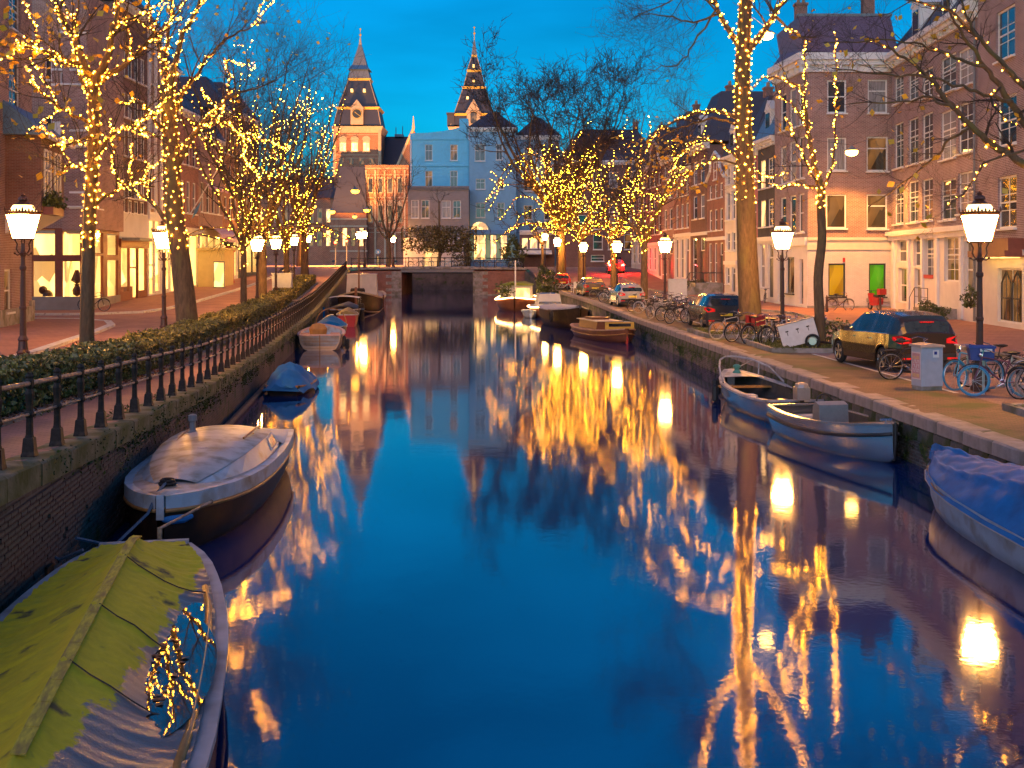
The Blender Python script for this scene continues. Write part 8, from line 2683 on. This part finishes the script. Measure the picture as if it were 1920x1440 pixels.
# --- right: open aluminium workboat with bow rail and outboard
t, L_ = boat_thing('workboat', 'open aluminium workboat with hooped bow rail and outboard motor', (7.0, 28.75), (6.45, 34.6))
st = [(0, .78, .58, -.12), (.6, .88, .56, -.18), (1.6, .95, .56, -.2), (2.8, .95, .58, -.2), (3.9, .85, .62, -.18), (4.7, .66, .68, -.12), (5.3, .44, .74, -.05), (5.7, .26, .78, .05), (5.85, .18, .80, .1)]
hull(t, st, M['hull_silver'])
inner(t, st, M['bilge'], .10, .06)
gunwale(t, st, M['plank_grey'], .15, .05, .02)
part('floor', MB().poly([(x, y_*(b_-.14), .13) for y_, sel in ((1, st[:7]), (-1, st[6::-1])) for (x, b_, s_, k_) in sel]), M['hull_dark'], t)
deck(t, st, 4.6, 5.9, M['deck_white'], .02, 'fore_deck', -.01)
part('thwart', MB().box(4.2, 4.5, -.75, .75, .42, .47), M['wood_wet'], t)
part('thwart', MB().box(1.0, 1.25, -.82, .82, .36, .40), M['wood_wet'], t)
part('rowing_bench', MB().box(.5, 2.0, -.35, -.12, .34, .38), M['wood_wet'], t)
part('bow_rail', MB().tube([(3.6, .86, .64), (4.5, .72, .98), (5.3, .48, 1.12), (5.9, .16, 1.16), (5.9, -.16, 1.16), (5.3, -.48, 1.12), (4.5, -.72, .98), (3.6, -.86, .64)], .028, 6).tube([(5.0, .56, .72), (5.0, .58, 1.06)], .022, 5).tube([(5.0, -.56, .72), (5.0, -.58, 1.06)], .022, 5), M['plank_grey'], t)
part('capstan', MB().lathe([(.13, 0), (.10, .05), (.07, .08), (.07, .14), (.11, .16), (.11, .22), (.05, .25)], 10, (5.25, 0, .74)), mat('capstan_green', (.05, .22, .20), .5), t)
ob = part('outboard_motor', MB().box(-.45, -.12, -.16, .16, .62, .92).lathe([(.18, .92), (.16, 1.0), (.06, 1.03)], 8, (-.28, 0, 0)), M['hull_grey'], t)
part('motor_leg', MB().box(-.33, -.2, -.05, .05, -.3, .62), M['plastic_black'], ob)
part('tiller', MB().tube([(-.1, 0, .8), (.5, .12, .84)], .02, 5), M['plastic_black'], ob)
fender(t, 5.2, .66, .35); fender(t, 4.0, .98, .3); fender(t, 5.75, .42, .3)
part('tool_box', MB().box(2.6, 3.0, .2, .6, .14, .40), M['cabinet'], t)
part('mooring_line', MB().tube([(5.8, -.2, .85), (6.6, -.9, 1.0)], .016, 4), M['rope_pale'], t)
# --- right: varnished cabin boat with white wheelhouse side
t, L_ = boat_thing('tugboat', 'varnished brown cabin boat with white wheelhouse side by the right wall', (3.95, 63.4), (5.55, 56.4))
st = [(0, .75, .98, -.2), (.5, 1.0, .92, -.3), (1.6, 1.15, .86, -.3), (3.2, 1.18, .84, -.35), (4.8, 1.1, .88, -.3), (6.0, .82, .98, -.25), (6.7, .45, 1.08, -.1), (7.1, .06, 1.15, .1)]
hull(t, st, M['hull_brown'])
gunwale(t, st, mat('tug_rail', (.5, .30, .22), .5), .14, .09, .05)
rubrail(t, st, M['wood_wet'], .62, .05)
deck(t, st, 0, 7.2, M['hull_brown'], .05, dz=-.1)
part('cabin', MB().prism([(1.0, -.7, .8), (1.0, .7, .8), (1.0, .62, 1.45), (1.0, -.62, 1.45)], (3.2, 0, 0)), M['hull_brown'], t)
part('cabin_roof', MB().box(.9, 4.3, -.78, .78, 1.45, 1.51), mat('roof_cream', (.6, .5, .4), .6), t)
part('roof_hatch', MB().box(1.6, 2.8, -.5, .5, 1.512, 1.66).box(1.5, 2.9, -.55, .55, 1.66, 1.70), M['hull_brown'], t)
whs = part('wheelhouse_side', MB().prism([(3.6, .80, .9), (6.0, .80, .95), (5.9, .76, 1.55), (4.6, .76, 1.5)], (0, -.04, 0)), M['paint_white'], t)
for k, (a, b_) in enumerate(((4.55, 5.0), (5.1, 5.25), (5.4, 5.7))):
    part('pane', MB().box(a, b_, .802, .812, 1.15, 1.42), M['glass_dark'], whs)
part('wheelhouse_front', MB().box(5.95, 6.0, -.78, .78, .95, 1.55), mat('yellow_paint', (.6, .38, .06), .5), t)
part('pane', MB().box(6.001, 6.01, -.6, .6, 1.2, 1.45), M['glass_dark'], t)
part('rudder', MB().box(6.9, 7.2, -.04, .04, -.2, .5), M['hull_red'], t)
t.scale = (1.0, .95, .62)
# --- right: dark tender with a canvas edge and tyre fenders
t, st, L_ = covered('dark steel tender with tyre fenders behind the brown cabin boat', (2.6, 74.5), (3.9, 66.9), 1.15, 1.1, M['hull_dark'], M['tarp_grey'], .25)
for x, s_ in ((3.0, 1), (5.0, 1), (5.4, -1)):
    part('tyre_fender', MB().ring((x, s_*1.22, .7), .28, .09, 'y', 16, 6), M['tyre'], t)
# --- right: cabin launch and houseboat edged with light strips
t, st, L_ = covered('small cabin launch edged with a glowing light strip', (2.3, 86.5), (2.75, 79.6), 1.2, .72, M['hull_brown'], M['deck_white'], .15)
part('cabin', MB().prism([(2.4, -.85, .75), (2.4, .85, .75), (2.4, .7, 1.65), (2.4, -.7, 1.65)], (2.6, 0, 0)), M['tarp_grey'], t)
part('windscreen', MB().quad((5.02, -.78, .95), (5.02, .78, .95), (4.95, .66, 1.58), (4.95, -.66, 1.58)), M['glass_dark'], t)
part('roof_panel', MB().box(2.6, 3.9, -.5, .5, 1.652, 1.69), M['tarp_navy'], t)
part('light_strip', MB().tube([(x, s_ and (b_+.06), sh-.02) for s_ in (1,) for (x, b_, sh, k_) in st], .04, 5), M['strip_light'], t)
part('light_strip', MB().tube([(x, -(b_+.06), sh-.02) for (x, b_, sh, k_) in st], .04, 5), M['strip_light'], t)
t, L_ = boat_thing('houseboat', 'houseboat with pale cabin, green roof and glowing light strip', (0.6, 103.5), (0.2, 92.2))
st = [(0, 1.3, 1.1, -.3), (1, 1.6, 1.05, -.4), (4, 1.7, 1.0, -.4), (8, 1.65, 1.0, -.4), (10, 1.4, 1.1, -.4), (11, .85, 1.2, -.3), (11.5, .3, 1.3, -.1), (11.6, .05, 1.32, 0)]
hull(t, st, M['hull_brown'])
deck(t, st, 0, 11.6, M['hull_brown'], .04, dz=-.1)
part('cabin', MB().box(1.5, 8.6, -1.25, 1.25, .95, 2.45), M['tarp_grey'], t)
part('cabin_roof', MB().prism([(1.3, -1.4, 2.45), (1.3, 1.4, 2.45), (1.3, .6, 2.72), (1.3, -.6, 2.72)], (7.5, 0, 0)), mat('roof_green', (.16, .20, .03), .8), t)
part('cabin_front_glow', MB().box(8.602, 8.62, .0, 1.15, 1.1, 2.2), M['glass_warm'], t)
part('cabin_door', MB().box(8.602, 8.63, -1.0, -.2, 1.0, 2.2), M['paint_white'], t)
for k in range(4):
    w_ = part('window', MB().box(2.2+1.6*k, 3.2+1.6*k, -1.275, -1.252, 1.5, 2.1), M['paint_white'], t)
    part('pane', MB().box(2.28+1.6*k, 3.12+1.6*k, -1.285, -1.276, 1.57, 2.03), M['glass_curtain'], w_)
part('light_strip', MB().tube([(x, b_+.05, sh+.02) for (x, b_, sh, k_) in st], .045, 5), M['strip_light'], t)
part('light_strip', MB().tube([(x, -b_-.05, sh+.02) for (x, b_, sh, k_) in st], .045, 5), M['strip_light'], t)
part('mast', MB().tube([(9.3, 0, 1.0), (9.3, 0, 5.0)], .06, 6), M['paint_white'], t)
part('plant_pot', MB().lathe([(.25, 0), (.32, .5)], 10, (9.9, -.9, 1.0)), M['paint_dark'], t)
rng = np.random.default_rng(77)
P = np.array([9.9, -.9, 2.0])+rng.normal(0, .32, (260, 3))
V, F = leaf_cloud(P, .12, .3, rng)
o = link('plant', np_mesh('plant', V, F, M['leaf_green']), t); o['kind'] = 'stuff'
t.scale = (1.0, 1.0, .80)
t, L_ = boat_thing('dinghy', 'tiny white dinghy floating between the houseboat and the launch', (1.25, 83.6), (1.3, 81.0))
st = [(0, .45, .5, -.05), (.5, .55, .48, -.1), (1.4, .55, .48, -.1), (2.1, .4, .52, -.05), (2.6, .1, .58, 0)]
hull(t, st, M['hull_white']); inner(t, st, M['hull_white'], .2, .06)
gunwale(t, st, M['hull_white'], .12, .1, .06)
